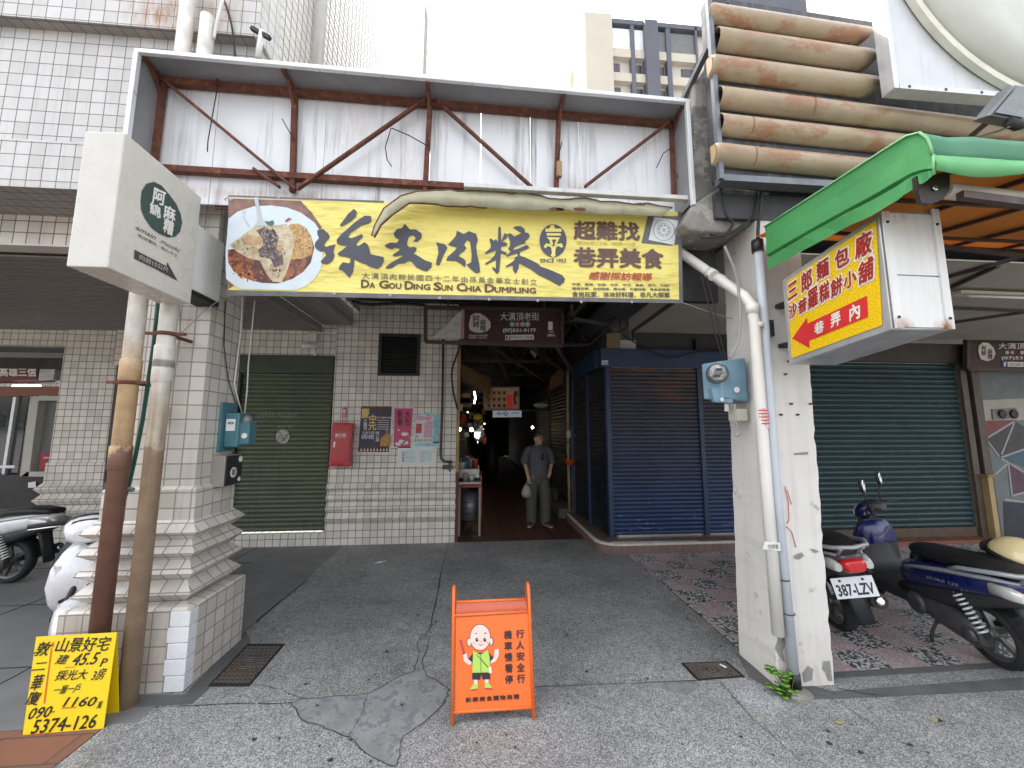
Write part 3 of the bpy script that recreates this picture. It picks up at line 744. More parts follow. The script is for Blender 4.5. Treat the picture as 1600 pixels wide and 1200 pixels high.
STK = [za(p) for p in (
 [(385, 240), (420, 233), (455, 262), (462, 285), (440, 310), (425, 335), (440, 345), (470, 335), (500, 328), (490, 350), (485, 375), (492, 400), (480, 430), (450, 452), (415, 450), (405, 435), (420, 420), (440, 398), (430, 372), (405, 375), (380, 360), (368, 340), (372, 318), (395, 290), (385, 265)],
 [(612, 106), (632, 125), (625, 155), (600, 180), (560, 205), (530, 220), (527, 205), (555, 170), (580, 135), (600, 120)],
 [(720, 152), (722, 185), (700, 200), (660, 210), (625, 235), (590, 260), (575, 285), (600, 290), (640, 275), (662, 263), (670, 280), (640, 310), (625, 330), (640, 340), (680, 315), (700, 330), (712, 365), (715, 390), (760, 400), (798, 408), (800, 435), (785, 465), (760, 482), (715, 470), (690, 455), (650, 440), (614, 420), (615, 450), (608, 500), (585, 538), (570, 520), (545, 495), (518, 485), (525, 462), (545, 440), (580, 447), (590, 440), (592, 415), (560, 405), (520, 400), (512, 385), (560, 350), (570, 335), (535, 335), (508, 325), (505, 300), (530, 270), (570, 235), (620, 190), (680, 150)],
 [(930, 200), (962, 235), (1000, 235), (1037, 262), (1035, 290), (1010, 314), (983, 311), (1000, 290), (985, 272), (960, 277), (950, 300), (945, 330), (960, 348), (985, 345), (1005, 350), (1002, 370), (985, 385), (1020, 405), (1060, 430), (1100, 443), (1098, 470), (1070, 497), (1040, 490), (1000, 470), (975, 437), (955, 432), (930, 447), (890, 450), (850, 475), (820, 482), (810, 472), (850, 440), (900, 413), (925, 398), (905, 398), (865, 405), (853, 395), (890, 370), (905, 357), (870, 350), (850, 360), (818, 350), (804, 335), (840, 318), (880, 320), (897, 300), (870, 285), (860, 262), (880, 235), (915, 225)],
 [(1125, 315), (1180, 328), (1197, 350), (1175, 390), (1160, 430), (1145, 462), (1125, 455), (1130, 420), (1140, 390), (1138, 350)],
 [(1255, 243), (1300, 265), (1330, 246), (1375, 263), (1387, 300), (1376, 340), (1381, 390), (1396, 450), (1401, 502), (1375, 510), (1340, 482), (1316, 455), (1345, 440), (1349, 400), (1343, 350), (1338, 312), (1320, 302), (1300, 330), (1315, 352), (1300, 372), (1277, 385), (1267, 402), (1300, 420), (1313, 440), (1306, 472), (1280, 450), (1250, 432), (1215, 432), (1188, 430), (1200, 405), (1240, 370), (1258, 347), (1225, 340), (1200, 330), (1230, 300), (1250, 275)])]
STK += [zb(p) for p in (
 [(385, 262), (405, 240), (425, 262), (428, 370), (432, 480), (470, 380), (480, 345), (530, 370), (520, 420), (440, 490), (500, 488), (530, 520), (505, 548), (432, 560), (425, 610), (520, 655), (505, 690), (425, 660), (415, 800), (400, 950), (365, 985), (295, 905), (290, 865), (345, 905), (352, 760), (270, 800), (190, 845), (178, 820), (260, 770), (330, 690), (360, 610), (290, 640), (185, 680), (180, 650), (265, 580), (270, 530), (245, 440), (270, 430), (315, 465), (350, 440), (370, 470), (380, 510)],
 [(615, 262), (660, 240), (740, 240), (795, 280), (803, 335), (850, 345), (878, 380), (860, 430), (800, 475), (815, 500), (700, 540), (640, 570), (615, 612), (720, 580), (830, 530), (875, 575), (720, 645), (722, 700), (800, 725), (900, 770), (1000, 820), (1050, 870), (1180, 915), (1380, 1000), (1425, 1060), (1410, 1115), (1340, 1168), (1200, 1090), (1000, 990), (890, 910), (710, 815), (700, 900), (655, 985), (615, 920), (612, 850), (510, 880), (500, 862), (600, 800), (650, 755), (630, 735), (690, 700), (690, 660), (580, 690), (520, 718), (510, 690), (580, 640), (540, 590), (570, 540), (570, 480), (545, 410), (530, 360), (580, 350), (635, 400), (700, 370), (750, 345), (690, 310)])]
b = MB(INK)
for i, p in enumerate(STK): b.ppoly(pl, p, .0052)
ov = [(864 + 21 * cos(k * pi / 20), 376.5 + 25.5 * sin(k * pi / 20)) for k in range(40)]
b.ppoly(pl, ov, .0058)
b.rtext(pl, 'SINCE 1953', 844, 404.5, 884, 410.5, .004, .02, .0)
b.rtext(pl, '大溝頂肉粽民國四十二年由孫黃金華女士創立', 566, 426, 839, 436, .004, .0, .036, space=1.25)
GB = [('D', 565, 0), ('A', 0, 1), ('G', 0, 0), ('OU', 0, 1), ('D', 0, 0), ('ING', 0, 1), ('S', 0, 0), ('UN', 0, 1), ('C', 0, 0), ('HIA', 0, 1), ('D', 0, 0), ('UMPLING', 0, 1)]
xs = [(565, 577), (578, 586), (593, 607), (608, 627), (633, 646), (647, 672), (678, 689), (690, 707), (714, 727), (728, 752), (758, 772), (773, 837)]
b.m(M('banner_serif', (.09, .05, .03), .45))
for (t, _, sm), (xa, xb) in zip(GB, xs):
    yb = 449.5 + (xa - 565) * .036; b.rtext(pl, t, xa, yb - (8.5 if sm else 12), xb, yb, .004, .035, .03)
b.m(BRN)
b.rtext(pl, '超難找', 897, 346, 999, 374, .0045, .035, .02); b.rtext(pl, '巷弄美食', 897, 387, 1036, 417, .0045, .035, .02)
b.m(M('banner_faint', (.5, .4, .12), .5)); b.rtext(pl, '堅持原口味  絕無分店', 901, 377, 993, 383, .004, 0, .02)
b.m(RED); b.rtext(pl, '感謝採訪報導', 920, 425, 1019, 437, .0045, .03, .02, shear=.15)
b.m(INK)
b.rtext(pl, '中視．華視．台視．中天．年代．東森．非凡．TVBS', 894, 442.5, 1045, 446.5, .0045, .02, .012); b.rtext(pl, '蘋果日報．自由時報．聯合報．中國時報．美食部落客', 894, 449, 1046, 453, .0045, .02, .012)
b.rtext(pl, '食尚玩家．冰冰好料理．非凡大探索', 894, 456, 1046, 464.5, .0045, .025, .006)
b.m(bm_)
for p in ([(858, 358), (860, 353), (865, 352), (867, 358)], [(852, 358), (877, 358), (877, 363), (852, 363)], [(854, 365), (876, 365), (876, 369), (854, 369)], [(854, 371), (875, 372), (872, 375), (857, 375)], [(858, 375), (862, 375), (864, 383), (860, 384)], [(866, 383), (869, 375), (873, 375), (868, 385)],
          [(849, 386), (853, 381), (859, 382), (864, 386), (870, 382), (877, 381), (880, 386), (877, 388), (872, 385), (868, 388), (867, 397), (868, 400), (864, 403), (860, 400), (862, 396), (861, 388), (856, 385), (852, 389)]):
    b.ppoly(pl, p, .0082)
b.build('lettering', bs_, raw=True)
b = MB(GREYB); b.ppoly(pl, [(1012, 338), (1060, 338), (1060, 382), (1048, 384), (1002, 380)], .0026)
b.m(M('print_tile', (.66, .68, .68), .4, var=.05)); b.ppoly(pl, [(1022, 339), (1059, 345), (1053, 383), (1013, 375)], .0034)
b.m(M('print_pattern', (.16, .25, .25), .4))
def ring2(cx, cy, r0, r1, n=24):
    for k in range(n):
        a, c = 2 * pi * k / n, 2 * pi * (k + .7) / n
        b.ppoly(pl, [(cx + r0 * cos(a), cy + r0 * sin(a)), (cx + r1 * cos(a), cy + r1 * sin(a)), (cx + r1 * cos(c), cy + r1 * sin(c)), (cx + r0 * cos(c), cy + r0 * sin(c))], .004)
ring2(1037, 360, 15.5, 17, 30); ring2(1037, 360, 7, 9, 8); ring2(1037, 360, 1, 2.5, 10); ring2(1037, 360, 10.5, 11.3, 40)
b.build('tile_picture', bs_, raw=True)
for a, c in (((357, 462), (345, 466)), ((1067, 473), (1165, 503)), ((357, 308), (345, 312))):
    b = MB(CABLEG); p, q = pl.pt(*a), (aY(*c, 2.98) if c[0] > 500 else aY(*c, 3.02)); m_ = p.lerp(q, .5) - V((0, 0, .02 * (p - q).length)); b.tube([p, m_, q], .003, 5); b.build('tie_string', BN)

# ---------------------------------------------------------------- projecting white light box on the left column
BX = T('light_box_sign', 'white projecting light box sign with dark green pebble logo, by the drainpipes', 'sign', (-2.1, 2.5, 2.56))
x0, x1, y0, y1 = -2.21, -2.005, 2.18, 2.75
b = MB(M('white_acrylic', (.60, .585, .53), .3, var=.05, streak=.3, scol=(.5, .42, .3)))
b.hexa([(x0, y0, 2.572), (x1, y0, 2.572), (x1 + .03, y1, 2.556), (x0 + .03, y1, 2.556)], [(x0, y0, 3.362), (x1, y0, 3.368), (x1 + .03, y1, 3.338), (x0 + .03, y1, 3.335)])
cb = b.build('cabinet', BX, .006)
pl = PL((x1, y0, 2.572), (x1 + .03, y1, 2.556), (x1, y0, 3.368))
b = MB(M('logo_green', (.035, .07, .062), .4))
def zc(pts): return [(x / 4, 300 + y / 4) for x, y in pts]
b.ppoly(pl, [(219, 315), (221, 298), (228, 287), (240, 284), (252, 290), (264, 304), (275, 319), (282, 335), (284, 348), (281, 362), (273, 370), (262, 371), (248, 365), (236, 356), (226, 342), (220, 328)], .003)
b.m(M('logo_white', (.75, .74, .7), .4))
b.ptext(pl, '阿', (237, 315), (255, 322), (240, 293), .005, .03); b.ptext(pl, '綿', (233, 333), (249, 343), (233, 313), .005, .03)
b.ptext(pl, '麻', (254, 340), (272, 348), (255, 318), .005, .03); b.ptext(pl, '糬', (253, 361), (268, 369), (256, 340), .005, .03)
b.m(M('logo_ink', (.06, .055, .055), .5))
b.ptext(pl, 'amain  mochi', (211, 358), (281, 396), (211, 350), .003, .0, shear=.4)
b.ptext(pl, '真材實料・點心手工', (215, 370), (277, 403), (215, 364), .003)
b.ppoly(pl, [(209.5, 390), (260, 416), (260.5, 409), (277, 439), (244, 421), (209, 404)], .003)
b.m(M('arrow_text', (.5, .48, .46), .5)); b.ptext(pl, '向前15公尺', (216, 405), (261, 426), (217, 397), .005, .01)
b.build('lettering', cb, raw=True)
b = MB(WHITEP); b.box(-2.17, -1.985, 2.76, 3.045, 2.67, 3.14); b.build('bracket_box', BX, .005)
b = MB(DARKST); b.box(-2.15, -1.99, 2.78, 3.05, 2.635, 2.668); b.build('bracket', BX)

# ---------------------------------------------------------------- drainpipes, hose
PIPEM = lambda nm, zr: M(nm, (.62, .6, .54), .6, var=.12, vs=7, streak=.5, scol=(.28, .2, .12), patch=.3, pcol=(.45, .4, .32), pscale=12, bmp=.2, bs=40)
def pipe_mat(name, zlow, zmid, low, mid):
    m, n, l, pb = nodes(name)
    g = n.new('ShaderNodeNewGeometry'); pos = g.outputs['Position']; sp = n.new('ShaderNodeSeparateXYZ'); l.new(pos, sp.inputs[0])
    w = mth(n, l, 'ADD', sp.outputs['Z'], mth(n, l, 'MULTIPLY', noise(n, l, pos, 14, 5, .7), .35))
    c = mix(n, l, mrange(n, l, w, zlow, zlow + .04), low, mid)
    c = mix(n, l, mrange(n, l, w, zmid, zmid + .25), c, (.66, .63, .57))
    c = weather(n, l, c, pos, .25, 9, .55, (.2, .11, .06), .3, (.3, .19, .1), 9, [])
    l.new(c, pb.inputs['Base Color']); pb.inputs['Roughness'].default_value = .65; bump(n, l, pb, noise(n, l, pos, 60, 5), .3, .006)
    return m
PM1 = pipe_mat('painted_pipe_one', 1.72, 2.3, (.17, .085, .06), (.46, .31, .17)); PM2 = pipe_mat('painted_pipe_two', 1.75, 2.0, (.30, .215, .14), (.52, .46, .36))
def drainpipe(x, dx, label, pm, cl, broken):
    t = T('drainpipe', label, 'drainpipe', (x, 2.82, 0), 'drainpipes on the tiled column')
    b = MB(pm); b.tube([(x, 2.82, 0), (x, 2.82, 3.05), (x + dx * .5, 2.88, 3.28), (x + dx, 2.99, 3.5), (x + dx, 2.99, broken)], .052, 16); b.build('pipe', t)
    b = MB(RUST)
    for z in cl:
        b.lathe([(.055, -.014), (.062, -.01), (.062, .01), (.055, .014)], (x, 2.82, z), (0, 0, 1), 16, False); b.bar((x - .12, 2.80, z), (x + .13, 2.81, z), .014, .02)
        b.bar((x, 2.86, z), (x, 3.06, z), .02, .02)
    b.build('clamp', t)
    b = MB(pm)
    for z in (2.2, 1.62 if x < -2.3 else 2.3): b.lathe([(.052, -.08), (.059, -.075), (.059, .075), (.052, .08)], (x, 2.82, z - .1), (0, 0, 1), 16, False)
    b.build('socket', t)
drainpipe(-2.366, -.035, 'left of two drainpipes, brown painted with rust orange stretch above, by the white light box', PM1, (2.02,), 9)
drainpipe(-2.16, -.075, 'right of two drainpipes, peeling white and brown paint, nearest the column corner', PM2, (2.36,), 5.05)
b = MB(M('green_hose', (.012, .1, .07), .45)); b.tube([aY(x, y, 2.93) for x, y in [(247, 470), (240, 540), (231, 600), (222, 660), (212, 710), (203, 750), (192, 785), (184, 820), (178, 850), (176, 880), (172, 900)]], .013, 8)
b.m(CABLEG); b.tube([aY(193, 765, 2.9), aY(208, 765, 2.9)], .016, 8)
solo(b, 'garden_hose', 'dark green hose running down between the two drainpipes', 'hose')
b = MB(M('cream_plastic', (.6, .52, .33), .5)); p = aY(257, 662, 3.04); q = aY(265, 636, 3.04); b.box(p.x - .03, q.x, 3.0, 3.05, p.z, q.z); solo(b, 'junction_box', 'small cream box on the column behind the right drainpipe', 'box', bevel=.006)
# cables on the column
def cable(px, Y, r, label, m=CABLE, group='cables on the walls'):
    b = MB(m); P = [aY(x, y, Y if isinstance(Y, (int, float)) else Y[i]) for i, (x, y) in enumerate(px)]
    Q = []
    for i in range(len(P) - 1):     # Catmull-Rom
        p0, p1, p2, p3 = P[max(0, i - 1)], P[i], P[i + 1], P[min(len(P) - 1, i + 2)]
        for k in range(5):
            t = k / 5; Q.append(.5 * ((2 * p1) + (p2 - p0) * t + (2 * p0 - 5 * p1 + 4 * p2 - p3) * t * t + (3 * p1 - p0 - 3 * p2 + p3) * t ** 3))
    Q.append(P[-1]); b.tube(Q, r, 6); return solo(b, 'cable', label, 'cable', group)
YC = 3.03
cable([(280, 470), (281, 520), (277, 560), (268, 600), (262, 640)], YC, .006, 'grey cable down the column front right of the drainpipes', CABLEG)
cable([(345, 468), (320, 485), (300, 505), (272, 530)], 2.97, .003, 'thin string slanting from the banner corner to the right drainpipe', CABLEG)

def onface(px, py, e=0.): return aX(px, py, CR0[1] + e)
def cablex(px, e, r, label, m):
    b = MB(m); b.tube([onface(x, y, e) for x, y in px], r, 6); return solo(b, 'cable', label, 'cable', 'cables on the walls')
cablex([(379, 465), (376, 520), (371, 560), (366, 600), (372, 625), (378, 645)], .02, .006, 'white cable dropping to the teal meter box', WHITEP)
cablex([(398, 470), (392, 530), (388, 570), (386, 610), (382, 648)], .03, .006, 'second white cable right of the first above the teal meter box', WHITEP)
cablex([(352, 470), (350, 540), (356, 590), (368, 630), (375, 645)], .015, .004, 'dark cable along the column side above the teal meter box', CABLE)

# meter box and black box on the column's right face
MT = T('meter_box', 'teal electric meter box with white label on the column side', 'meter box', (-1.95, 3.3, 1.7))
TEAL = M('teal_paint', (.06, .17, .2), .4, var=.12, streak=.3)
xf = CR0[1]
A, B_ = onface(343, 702, .02), onface(372, 642, .02)
b = MB(TEAL); b.box(xf, xf + .02, 3.24, 3.43, A.z - .02, B_.z + .06); b.build('backing_board', MT, .004)
pz0, pz1 = 1.5, 1.85
p = aY(360, 699, 3.28); q = aY(360, 645, 3.28)
b = MB(TEAL); b.box(xf + .02, xf + .13, 3.28, 3.42, p.z, q.z); mb_ = b.build('housing', MT, .012)
b = MB(TEAL); b.box(xf + .05, xf + .2, 3.3, 3.41, p.z + .02, p.z + .2); b.build('meter_base', MT, .01)
b = MB(WHITEP); cx = xf + .07; b.face([(cx - .035, 3.276, p.z + .13), (cx + .035, 3.276, p.z + .13), (cx + .035, 3.276, q.z - .05), (cx - .035, 3.276, q.z - .05)])
b.m(INK); b.text('用電注意', V((cx - .025, 3.274, q.z - .09)), (.05, 0, 0), (0, 0, .02)); b.text('+|+', V((cx - .02, 3.274, p.z + .17)), (.04, 0, 0), (0, 0, .03)); b.build('label', mb_, raw=True)
GLASS = M('meter_glass', (.12, .13, .13), .08, spec=.8, var=.3, vs=20)
b = MB(GLASS); b.lathe([(.045, 0), (.045, .05), (.03, .065), (.0001, .068)], (xf + .13, 3.36, q.z - .06), (1, -.6, 0), 16); b.build('dial', MT)
b = MB(WHITEP); b.lathe([(.022, 0), (.022, .006)], (xf + .17, 3.298, p.z + .09), (0, -1, 0), 14); b.build('sticker', MT)
SP = T('speaker_box', 'grey and black metal box with round white stickers below the teal meter', 'box', (-1.95, 3.3, 1.3))
p = aY(345, 761, 3.2); q = aY(345, 716, 3.2)
b = MB(M('box_grey', (.3, .28, .25), .5, .2, streak=.4)); b.box(xf, xf + .10, 3.20, 3.41, p.z - .0, q.z + .02); b.build('case', SP, .004)
b = MB(BLACK); b.box(xf + .101, xf + .11, 3.205, 3.405, p.z + .005, q.z + .015); f_ = b.build('front', SP, .003)
b = MB(WHITEP); xs_ = xf + .112
for (yy, zz_, r) in ((3.29, .1, .04), (3.37, .2, .025), (3.37, .04, .018)):
    b.lathe([(r, 0), (r, .002)], (xs_, yy, p.z + zz_), (1, 0, 0), 18)
b.m(BLACK)
for k in range(3): b.box(xs_ + .002, xs_ + .004, 3.27 + k * .016, 3.278 + k * .016, p.z + .08, p.z + .125)
b.build('sticker', f_)

# ---------------------------------------------------------------- yellow folded board on the ground
YD = T('folded_sign', 'yellow folded plastic board with handwritten black lettering by the column', 'sign', aZ(99, 1143))
fbl, fbr = aZ(36, 1148), aZ(162, 1138); ftl = aY(57, 995, 2.72); ftr = PL(fbl, fbr, ftl).pt(183, 988); bbr = aZ(186, 1113); bbl = fbl + (bbr - fbr)
YEL = M('yellow_plastic', (.82, .58, .01), .4, var=.04)
b = MB(YEL); b.face([fbl, fbr, ftr, ftl]); b.face([bbl, bbr, ftr, ftl]); sh = b.build('sheet', YD, solid=.004)
pl = PL(fbl, fbr, ftl)
b = MB(M('marker_ink', (.012, .01, .01), .4))
def zd(p): return (p[0] / 4, 900 + p[1] / 4)
for t, bl_, br_, tl_, bo in (('敦', (215, 498), (315, 496), (235, 410), .05), ('二', (203, 590), (292, 582), (208, 545), .05), ('華', (190, 715), (272, 705), (205, 620), .05), ('廈', (162, 800), (255, 808), (175, 715), .05),
    ('山景好宅', (345, 475), (695, 465), (355, 385), .045), ('建', (345, 550), (425, 550), (360, 490), .04), ('45.5', (450, 560), (615, 548), (470, 485), .04), ('P', (625, 565), (672, 562), (632, 515), .04), ('採光大', (345, 652), (545, 645), (360, 588), .04), ('3房', (570, 655), (660, 640), (585, 585), .035),
    ('一層一戶', (335, 740), (500, 725), (350, 685), .03), ('1160', (395, 815), (600, 812), (410, 755), .04), ('萬', (605, 830), (640, 822), (615, 785), .03), ('090', (178, 895), (320, 878), (195, 825), .04), ('-', (325, 850), (345, 848), (328, 845), .03), ('5374-126', (195, 985), (605, 945), (205, 900), .04)):
    b.ptext(pl, t, zd(bl_), zd(br_), zd(tl_), .0045, bo * .3, shear=.32)
b.m(M('marker_red', (.6, .12, .01), .4))
for p in ([(326, 415), (342, 412), (340, 440), (328, 445)], [(275, 795), (285, 795), (330, 450), (322, 450)], [(410, 568), (470, 564), (470, 569), (410, 573)], [(390, 820), (480, 816), (480, 822), (390, 828)], [(195, 985), (320, 975), (320, 981), (195, 992)]): b.ppoly(pl, [zd(q) for q in p], .004)
b.build('lettering', sh, raw=True)
# ---------------------------------------------------------------- orange A-frame sign
OR = T('sandwich_board', 'orange metal sandwich board with cartoon warden standing on the pavement', 'sign', (.1, 2.55, 0))
ORG_M = M('orange_paint', (.80, .15, .02), .35, var=.04, coat=.2)
YL = 2.66
ft, fr_ = aZ(707, 1133), aZ(834, 1124)
tl_, tr_ = aY(709, 925, YL), aY(826, 920, YL)
b = MB(ORG_M)
dpt = V((0, .10, 0))
for p, q, s in ((ft, tl_, 1), (fr_, tr_, -1)):
    bk = V((q.x, q.y + .08, q.z)); ftb = V((p.x, p.y + .46, 0)); up = (q - p).normalized()
    b.tube([p, q - up * .02, q + V((0, .015, .012)), q + V((0, .04, .016)), bk + V((0, -.015, .012)), bk + V((0, 0, -.01)), ftb], .0105, 10)
b.build('frame_tube', OR)
pl = PL(ft, fr_, tl_)
b = MB(ORG_M)
for (p, q) in (((710, 962), (829, 955)), ((708, 1113), (834, 1105)), ((712, 942), (824, 937))):
    o = 0 if p[1] != 942 else -.03; b.tube([pl.pt(*p, o), pl.pt(*q, o)], .009, 8)
b.tube([ft + V((0, .40, .06)), fr_ + V((0, .40, .06))], .009, 8)
b.build('cross_tube', OR)
b = MB(ORG_M); q = [pl.pt(x, y, 0) for x, y in [(711, 1110), (831, 1103), (826, 958), (712, 965)]]; b.prism(q, pl.n * -.006); pn = b.build('panel', OR)
b = MB(M('pale_orange', (.75, .19, .11), .3, var=.04)); q = [pl.pt(x, y, -.06) for x, y in [(711, 965), (826, 958), (824, 940), (713, 944)]]; b.prism(q, pl.n * -.006); b.build('back_panel', OR)
b = MB(M('board_ink', (.04, .012, .015), .4))
def ze(x, y): return (700 + x * 140 / 730, 910 + y * 230 / 1200)
for i, ch in enumerate('行人安全行'):
    y = 455 + i * 91; x = 556 + i * 2; b.ptext(pl, ch, ze(x, y), ze(x + 62, y - 4), ze(x - 1, y - 68), .003, .03)
for i, ch in enumerate('機車慢看停'):
    y = 462 + i * 91; x = 458 + i * 2; b.ptext(pl, ch, ze(x, y), ze(x + 62, y - 4), ze(x - 1, y - 68), .003, .03)
b.ptext(pl, '新樂美食購物商圈', ze(145, 978), ze(578, 948), ze(145, 938), .003, .03, space=1.35)
b.build('lettering', pn, raw=True)
b = MB(BLACK)
def zp(pts, off): b.ppoly(pl, [ze(x, y) for x, y in pts], off)
def el(cx, cy, rx, ry, off, n=22): zp([(cx + rx * cos(2 * pi * k / n), cy + ry * sin(2 * pi * k / n)) for k in range(n)], off)
SKN = M('print_skin', (.78, .58, .52), .4, var=.01); LIM = M('print_lime', (.42, .62, .1), .4, var=.02); DK = M('print_dark', (.02, .02, .022), .4); RD = M('print_baton', (.5, .05, .04), .4)
b.m(DK); el(262, 447, 85, 108, .0028); el(172, 487, 20, 35, .0026); el(353, 480, 17, 33, .0026)
zp([(165, 625), (205, 575), (330, 570), (378, 620), (345, 655), (330, 640), (210, 640), (195, 650)], .0026)
zp([(198, 735), (342, 735), (345, 788), (285, 792), (270, 750), (262, 792), (197, 790)], .0030)
b.m(SKN); el(262, 447, 81, 104, .0034); el(173, 487, 16, 30, .0032); el(352, 480, 13, 28, .0032)
zp([(120, 590), (150, 575), (160, 620), (190, 645), (190, 668), (160, 668), (130, 640)], .0032); zp([(345, 645), (375, 610), (380, 545), (412, 540), (416, 590), (390, 640), (350, 660)], .0032)
zp([(212, 792), (240, 792), (240, 830), (212, 830)], .003); zp([(300, 790), (330, 790), (330, 822), (300, 822)], .003)
b.m(LIM); zp([(205, 555), (240, 575), (262, 590), (290, 572), (322, 550), (338, 600), (345, 730), (198, 735), (203, 600)], .0036); zp([(180, 865), (210, 825), (245, 830), (240, 868), (195, 880)], .0034); zp([(297, 830), (330, 818), (362, 855), (350, 868), (300, 862)], .0034)
b.m(DK)
for ex in (236, 300): el(ex, 466, 12, 17, .004)
for p in ([(215, 420), (232, 410), (240, 418), (230, 418)], [(290, 412), (312, 408), (316, 416), (300, 418)], [(240, 500), (268, 514), (298, 498), (268, 508)], [(266, 590), (270, 590), (270, 730), (266, 730)], [(232, 590), (238, 588), (330, 690), (325, 695)]): zp(p, .0042)
b.m(RD); zp([(92, 470), (112, 465), (138, 570), (120, 578)], .0036); zp([(180, 872), (240, 862), (240, 872), (195, 885)], .0038); zp([(297, 858), (362, 858), (350, 874), (300, 868)], .0038)
b.m(DK); zp([(120, 578), (138, 570), (158, 630), (146, 640)], .003)
b.m(WHITEP); zp([(330, 690), (352, 685), (357, 735), (335, 740)], .0046); el(240, 460, 4, 5, .0046, 8); el(304, 460, 4, 5, .0046, 8)
b.m(M('print_blush', (.75, .4, .33), .4)); el(215, 495, 13, 8, .004); el(318, 488, 13, 8, .004); el(270, 482, 13, 8, .004)
b.build('cartoon_picture', pn, raw=True)
# ---------------------------------------------------------------- on the back wall: extinguisher box, posters, pipe, camera
EX = T('extinguisher_box', 'red metal fire extinguisher cabinet on the white tiled wall beside the green shutter', 'cabinet', (-2.05, 6.18, 1.17))
pl = PL((-2.23, 6.10, 1.17), (-1.9, 6.10, 1.17), (-2.2, 6.10, 1.82))
REDP = M('red_enamel', (.42, .012, .018), .3, var=.05, coat=.4)
q = [pl.pt(x, y) for x, y in [(513, 729), (546, 729), (551, 661), (519, 660)]]
b = MB(REDP); b.prism(q, (0, .135, 0)); cs = b.build('case', EX, .012)
b = MB(REDP); q = [pl.pt(x, y) for x, y in [(516, 726), (544, 726), (548, 664), (521, 663)]]; b.prism(q, (0, -.008, 0)); dr = b.build('door', EX, .004)
b = MB(WHITEP); b.rtext(pl, '滅火器', 524, 677, 541, 682, .011, .02); b.rtext(pl, 'FIRE EXTINGUISHER', 524, 683, 541, 684.5, .011); b.build('lettering', dr, raw=True)
b = MB(WHITEP); q = [pl.pt(x, y, .008) for x, y in [(521, 699), (524, 699), (525, 690), (522, 690)]]; b.prism(q, (0, -.012, 0)); b.build('handle', dr)
plw = PL((-2, YB - .006, 1), (-1, YB - .006, 1), (-2, YB - .006, 2))
def poster(name, label, base, mat, pics, cat='poster'):
    b = MB(mat); b.prism([plw.pt(x, y, .0) for x, y in base], (0, .004, 0)); o = solo(b, name, label, cat, 'posters on the tiled wall')
    ORG[o] = o.location.copy()
    b = MB(mat); pics(b); b.build('print', o, raw=True); return o
PAP = M('paper', (.66, .66, .63), .7, var=.04); GOLD = M('print_gold', (.62, .45, .17), .5); OCH = M('print_ochre', (.42, .22, .06), .6, var=.5, vs=40)
NAVY = M('print_navy', (.045, .04, .075), .5, var=.3, vs=6); MAR = M('print_maroon', (.1, .035, .02), .5, var=.6, vs=20); MAG = M('print_magenta', (.5, .06, .16), .5, var=.06); CY = M('print_cyan', (.25, .5, .55), .6, var=.4, vs=12)
PINK = M('print_pink', (.6, .35, .45), .6, var=.35, vs=30); BLK = M('print_black', (.02, .02, .02), .5)
def p1(b):
    b.ppoly(plw, [(560, 706), (608, 707), (612, 636), (565, 635)], .0055) if False else None
    b.m(NAVY); b.ppoly(plw, [(560, 705), (608, 706), (612.5, 635), (564.5, 634.5)], .0055)
    b.m(MAR); b.ppoly(plw, [(564, 641), (612, 641), (612.5, 635), (564.5, 634.5)], .0065); b.ppoly(plw, [(559.5, 706), (608, 706.5), (608, 699), (600, 697), (580, 699), (560, 698)], .0065)
    b.m(OCH); b.ppoly(plw, [(594, 697), (610, 697), (611, 682), (606, 676), (600, 680), (595, 685)], .0075); b.ppoly(plw, [(603, 676), (606, 676), (605, 668)], .0075)
    b.m(GOLD); b.rtext(plw, '慶', 565, 638, 577, 653, .0085, .03); b.rtext(plw, '中', 578, 648, 588, 660, .0085, .03); b.rtext(plw, '元', 576, 660, 588, 672, .0085, .03)
    b.m(PAP); b.rtext(plw, '三鳳宮', 569, 656, 572, 672, .0085) if False else b.rtext(plw, '三\n鳳\n宮', 568, 655, 574, 672, .0085, .01); b.rtext(plw, '中元普度法會', 590, 651, 611, 654, .0085, .01)
    b.rtext(plw, '8月18日', 565, 679, 584, 686, .0085, .02); b.rtext(plw, '法會日期', 566, 674, 585, 678, .0085); b.rtext(plw, '媽\n公\n廟', 587, 674, 593, 690, .0085)
    for k in range(5): b.ppoly(plw, [(590, 657 + k * 3.4), (608, 657.4 + k * 3.4), (608, 656.6 + k * 3.4), (590, 656.2 + k * 3.4)], .0085)
    for k in range(9): b.ppoly(plw, [(563 + k * 5, 704.5), (566 + k * 5, 704.5), (565 + k * 5, 700)], .0085)
poster('festival_poster', 'dark navy festival poster with gold lettering, largest on the tiled wall', [(558.5, 708), (609.5, 708.5), (614, 634), (563.5, 633.5)], PAP, p1)
def p2(b):
    b.m(MAG); b.ppoly(plw, [(615, 698), (641, 698.5), (645.5, 638), (616.5, 638)], .0055)
    b.m(BLK); b.rtext(plw, '新\n春', 621, 641, 629, 665, .0075, .02); b.rtext(plw, '大\n吉', 633, 642, 641, 665, .0075, .02)
    b.m(PAP)
    for c, r in (((633, 678), 6), ((628, 690), 6), ((622, 694), 5), ((634, 692), 5), ((623, 672), 2), ((641, 684), 2)): b.ppoly(plw, [(c[0] + r * cos(k * pi / 6) * random.uniform(.7, 1.1), c[1] + r * .6 * sin(k * pi / 6) * random.uniform(.6, 1.1)) for k in range(12)], .0065)
poster('new_year_poster', 'magenta New Year poster with black brush lettering beside the navy poster', [(614, 699.5), (642, 700), (646.5, 636.5), (616, 636.5)], PAP, p2)
